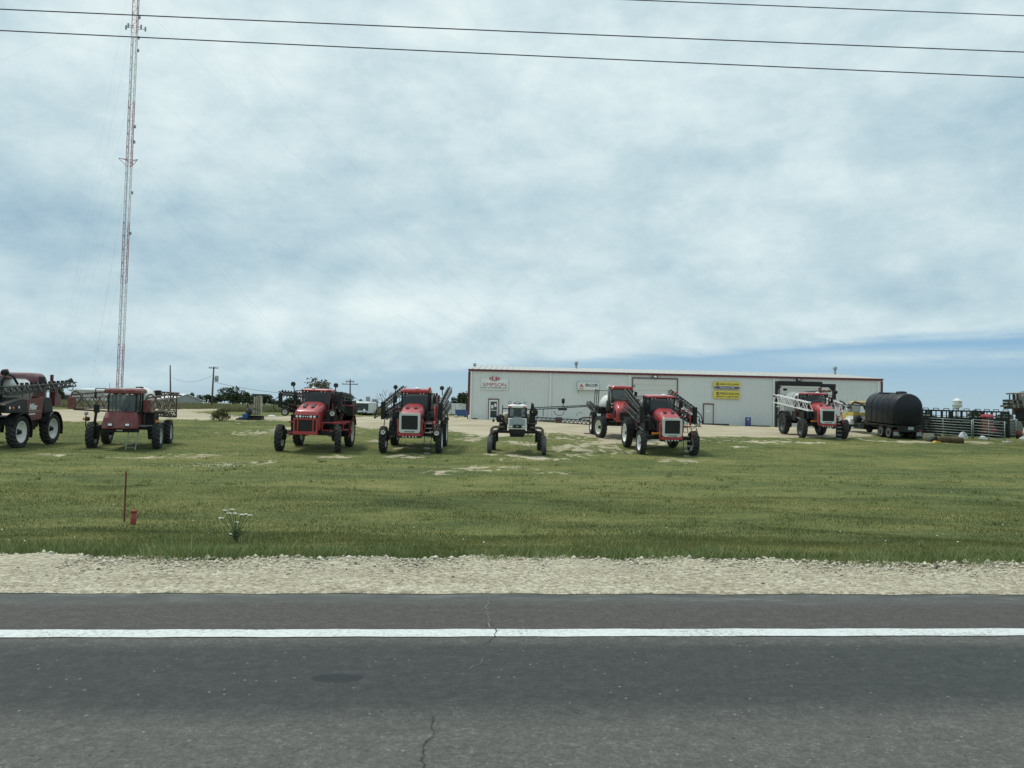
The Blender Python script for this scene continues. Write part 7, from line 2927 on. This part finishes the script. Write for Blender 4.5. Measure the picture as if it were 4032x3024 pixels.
# black steel rack of open frames
yk = 67.0
for k, (u0, u1, lab) in enumerate(((3628, 3742, "black open steel rack section touching the black tank in view"), (3746, 3866, "black open steel rack section below the water tower"), (3870, 3974, "black open steel rack section above the red machine"))):
    a, b_ = at(u0, 1655, yk), at(u1, 1655, yk)
    zg = gz((a.x + b_.x) / 2, yk)
    t = thing("steel_rack", lab, "steel rack", ((a.x + b_.x) / 2, yk, zg), 0, "black open steel racks in a row")
    hw = (b_.x - a.x) / 2
    v_off = .024 * ((u0 + u1) / 2 - 3680)
    zt_ = at((u0 + u1) / 2, 1613 + v_off, yk).z - zg
    zm = at((u0 + u1) / 2, 1646 + v_off, yk).z - zg
    mb = MB()
    mb.bb(-hw, hw, -.06, .06, zt_ - .13, zt_, "black_steel")
    mb.bb(-hw, hw, -.10, .10, zm - .25, zm + .10, "black_steel")
    for x in (-hw, -hw * .38, hw * .36, hw - .12):
        mb.bb(x - .03, x + .15, -.04, .04, -.05, zt_ - .13, "black_steel")
    for x in (-hw * .72, -hw * .02, hw * .70):
        mb.bb(x, x + .07, -.03, .03, zm, zt_ - .13, "black_steel")
        mb.path([(x - .2, 0, zt_), (x - .2, 0, zt_ + .13), (x + .25, 0, zt_ + .13), (x + .25, 0, zt_)], .03, "black_steel", 5)
    mb.build("frame", t)
    for x in (-hw * .66, hw * .02, hw * .62):
        MB().bb(x - .38, x + .38, .2, 1.0, -.05, zm - .3, "dark_junk").build("crate", t)
# round bales
p = ground(3985, 1716)
for (u, y_, r_, lab) in ((3986, 68.5, .80, "large round grey bale standing at the right end of the black rack"),):
    x_ = at(u, 1660, y_).x
    zg = gz(x_, y_)
    o = MB().lathe([(r_ * .90, -.35), (r_, -.28), (r_ * 1.01, 0), (r_, .28), (r_ * .90, .35)], "bale_grey", 22, 'y', (0, 0, r_ * .97)).build("round_bale", None, (x_, y_, zg))
    tag(o, lab, "bale")
# red machine behind the panels
x_ = at(3898, 1660, 66).x
zg = gz(x_, 66)
t = thing("red_machine", "upright red farm machine standing behind the pipe fence", "farm machine", (x_, 66, zg))
MB().bb(-.36, .36, 0, .8, .25, 1.55, "red_dull").build("body", t, bevel=.05)
MB().loft([[(-.33, -.05, 1.70), (.33, -.05, 1.70), (.33, .85, 1.70), (-.33, .85, 1.70)], [(-.36, -.08, 1.80), (.36, -.08, 1.80), (.36, .88, 1.80), (-.36, .88, 1.80)], [(-.28, .05, 2.0), (.28, .05, 2.0), (.28, .75, 2.0), (-.28, .75, 2.0)]], "red_paint").build("roof", t, bevel=.03)
MB().bb(-.31, .31, .0, .8, 1.54, 1.72, "glass").build("window", t)
MB().loft([[(.36, .1, .3), (.95, .1, .3), (.95, .7, .3), (.36, .7, .3)], [(.36, .1, .95), (.8, .1, .6), (.8, .7, .6), (.36, .7, .95)]], "red_paint").build("hood", t)
for (x, y) in ((-.25, -.05), (.7, -.05), (-.25, .85), (.7, .85)):
    MB().lathe([(.12, -.08), (.27, -.09), (.30, -.04), (.30, .04), (.27, .09), (.12, .08)], "rubber", 16, 'y', (x, y, .30)).build("wheel", t)
x_ = at(4016, 1690, 66).x
zg = gz(x_, 66)
t = thing("red_machine", "low red machine cowl at the right edge, right of the pipe fences", "farm machine", (x_, 66, zg))
MB().loft([[(-.18, 0, .35), (.30, 0, .35), (.30, .3, .35), (-.18, .3, .35)], [(-.16, 0, .60), (.26, 0, .50), (.26, .3, .50), (-.16, .3, .60)], [(-.12, .05, .80), (.10, .05, .74), (.10, .25, .74), (-.12, .25, .80)]], "red_wine").build("body", t, bevel=.04)
MB().bb(-.15, .25, 0, .3, 0.0, .35, "black_steel").build("base", t)


# white covers, brown bale row, folded green sheet, concrete
def dome(label, name, u, v, y, w, h, d, mt_, cat, slump=0.3, seed=1):
    x_ = at(u, v, y).x
    zg = gz(x_, y)
    rnd = random.Random(seed)
    secs = []
    n = 12
    prof = [(1, 0), (.95, .25), (.72, .62), (.42, .88), (.12, 1.0)]
    for (r_, z) in prof:
        secs.append([(math.cos(2 * math.pi * k / n) * w * r_ * rnd.uniform(.88, 1.1) - slump * w * z, math.sin(2 * math.pi * k / n) * d * r_, z * h) for k in range(n)])
    o = MB().loft(secs, mt_).build(name, None, (x_, y, zg - .02))
    return tag(o, label, cat)


dome("peaked white cover lying behind the pipe fence", "white_cover", 3793, 1710, 64.5, .38, .58, .3, "far_roof", "cover", .10, 3)
dome("low rounded white cover lying right of the peaked one", "white_cover", 3872, 1715, 64.0, .36, .30, .3, "far_roof", "cover", .25, 5)
for k, (u, lab) in enumerate(((3722, "brown rotting hay bale lying on the grass left of its twin"), (3764, "brown rotting hay bale lying nearer the peaked white cover"))):
    y_ = 59.5
    x_ = at(u, 1725, y_).x
    o = MB().lathe([(.20, -.50), (.26, -.44), (.27, 0), (.26, .44), (.20, .50)], "hay_brown", 12, 'x', (0, 0, .22)).build("hay_bale", None, (x_, y_, gz(x_, y_) - .02), rot=(R(20 * k), 0, R(4)))
    tag(o, lab, "hay bale", "rotting hay bales")
x_ = at(3680, 1720, 60).x
o = MB().loft([[(-.55, -.3, 0), (.35, -.3, 0), (.35, .3, 0), (-.55, .3, 0)], [(-.50, -.3, .12), (.0, -.3, .42), (.0, .3, .42), (-.50, .3, .12)]], "dark_junk").build("scrap_sheet", None, (x_, 60, gz(x_, 60)))
tag(o, "dark bent sheet of scrap leaning at the left end of the hay bales", "scrap")
x_ = at(3687, 1728, 59).x
o = MB().loft([[(-.25, -.2, 0), (.25, -.2, 0), (.25, .2, 0), (-.25, .2, 0)], [(-.1, -.2, .14), (.22, -.2, .10), (.22, .2, .10), (-.1, .2, .14)]], "yellow_mark").build("scrap_board", None, (x_, 59, gz(x_, 59)))
tag(o, "small yellowish scrap board in front of the dark bent sheet", "scrap")
x_ = at(3716, 1708, 62).x
o = MB().loft([[(-.30, -.2, 0), (.30, -.2, 0), (.30, .2, 0), (-.30, .2, 0)], [(-.05, -.2, .42), (.25, -.2, .46), (.25, .2, .46), (-.05, .2, .42)]], "stem_green").build("green_sheet", None, (x_, 62, gz(x_, 62)))
tag(o, "pale green crumpled sheet behind the brown hay bales", "sheet")
q = ground(4030, 1741)
x_ = q.x + .45
o = MB().loft([[(-.55, -.4, 0), (.8, -.4, 0), (.8, .5, 0), (-.5, .5, 0)], [(-.60, -.45, .30), (.8, -.45, .35), (.8, .5, .35), (-.55, .5, .30)], [(-.35, -.3, .50), (.8, -.3, .52), (.8, .45, .52), (-.3, .45, .5)]], "concrete").build("concrete_slab", None, (x_, q.y, q.z - .03), bevel=.05)
tag(o, "broken pale concrete slab at the photo's right edge", "concrete slab")
q = ground(3966, 1741)
x_ = q.x
o = MB().lathe([(.42, -.02), (.36, .07), (.15, .12), (0, .13)], "concrete", 9, smooth=False).build("rubble_block", None, (x_, q.y, q.z))
tag(o, "low flat lump of pale rubble left of the broken concrete slab", "concrete block")
x_ = at(3655, 1708, 64).x
o = MB().bb(-.42, .42, -.15, .15, .0, .38, "tank_beige").build("trough", None, (x_, 64, gz(x_, 64)))
tag(o, "pale feed trough beside the truck's right mud flap", "trough")

# ------------------------------------------------------------------ sprayer cut off by the right edge
t = thing("crop_sprayer", "dusty dark sprayer cut off by the right edge, boom carrier toward the left", "crop sprayer", (0, 0, 0), 0, GRP)
yk = 58.0
p0 = at(4060, 1600, yk)
zg = gz(p0.x, yk)
t.location = (p0.x, yk, zg)


def k_(u, v):
    a = at(u, v, yk)
    return a.x - p0.x, a.z - zg


def seg(mb, u0, v0, u1, v1, y, r_, mt_):
    a, b_ = k_(u0, v0), k_(u1, v1)
    mb.tube((a[0], y, a[1]), (b_[0], y, b_[1]), r_, mt_, 6)


mb = MB()
for y in (-1.0, -.6):
    seg(mb, 3942, 1551, 4075, 1549, y, .06, "boom_dusty")
    seg(mb, 3955, 1555, 3955, 1580, y, .05, "boom_steel")
    seg(mb, 3972, 1553, 3974, 1590, y, .08, "boom_steel")
    seg(mb, 3930, 1578, 4000, 1580, y, .09, "boom_steel")
    seg(mb, 3930, 1590, 4075, 1592, y, .10, "boom_steel")
    seg(mb, 3920, 1599, 4075, 1588, y, .07, "boom_dusty")
    seg(mb, 3933, 1606, 4075, 1603, y, .09, "boom_steel")
seg(mb, 3915, 1599, 3932, 1598, -.8, .035, "boom_steel")
for u in (3935, 3950, 3968, 3990, 4012, 4035):
    seg(mb, u, 1578, u + 6, 1606, -1.05, .07, "boom_steel" if u % 2 else "boom_dusty")
mb.build("boom", t)
x0_, zl_ = k_(3982, 1655)
x1_, zh_ = k_(3982, 1606)


def turn(mb, px_=x0_, a=R(-33)):
    c, sn = math.cos(a), math.sin(a)
    mb.v = [(px_ + (x - px_) * c - y * sn, (x - px_) * sn + y * c, z) for (x, y, z) in mb.v]
    return mb


tk = MB()
x_, z_ = k_(4020, 1577)
tk.lathe([(.3, -.5), (.55, -.4), (.66, 0), (.70, .8), (.70, 2.8), (.6, 3.2), (0, 3.25)], "tank_grey", 20, 'y', (x_ + .15, 0, z_))
for y in (.1, .7, 1.4):
    tk.lathe([(.70, y), (.74, y + .02), (.74, y + .12), (.70, y + .14)], "tank_pale", 20, 'y', (x_ + .15, 0, z_), smooth=False)
turn(tk).build("spray_tank", t)
mb = MB()
mb.bb(x0_ + .05, x0_ + 2.6, -.2, 3.5, zl_ + .45, zh_, "red_wine")
mb.bb(x0_ + .25, x0_ + 2.4, -.26, -.20, zl_ + .1, zh_ - .15, "black_steel")
mb.prism([(x0_ + .3, zl_ + .45), (x0_ + .45, zl_ - .05), (x0_ + 2.6, zl_ - .05), (x0_ + 2.6, zl_ + .45)], 'y', -.1, 3.6, "black_steel")
turn(mb).build("chassis", t)
x2_, z2_ = k_(4034, 1534)
MB().lathe([(.16, -1.0), (.17, -.9), (0, -.88)], "boom_steel", 12, 'y', (x2_, 0, z2_)).tube((x2_, -.9, z2_), (x2_, -.9, z2_ - .5), .03, "boom_steel", 5).build("gauge_wheel", t)
for s, y in ((0, 3.0), (1, 3.0), (0, 6.6), (1, 6.6)):
    q = turn(MB().add([(x0_ + 1.1 + s * 2.6, y, .85)], [], "rubber")).v[0]
    w_ = wheel(t, q, .85, .42, .52, -1 if s == 0 else 1, "cream_rim", -33)
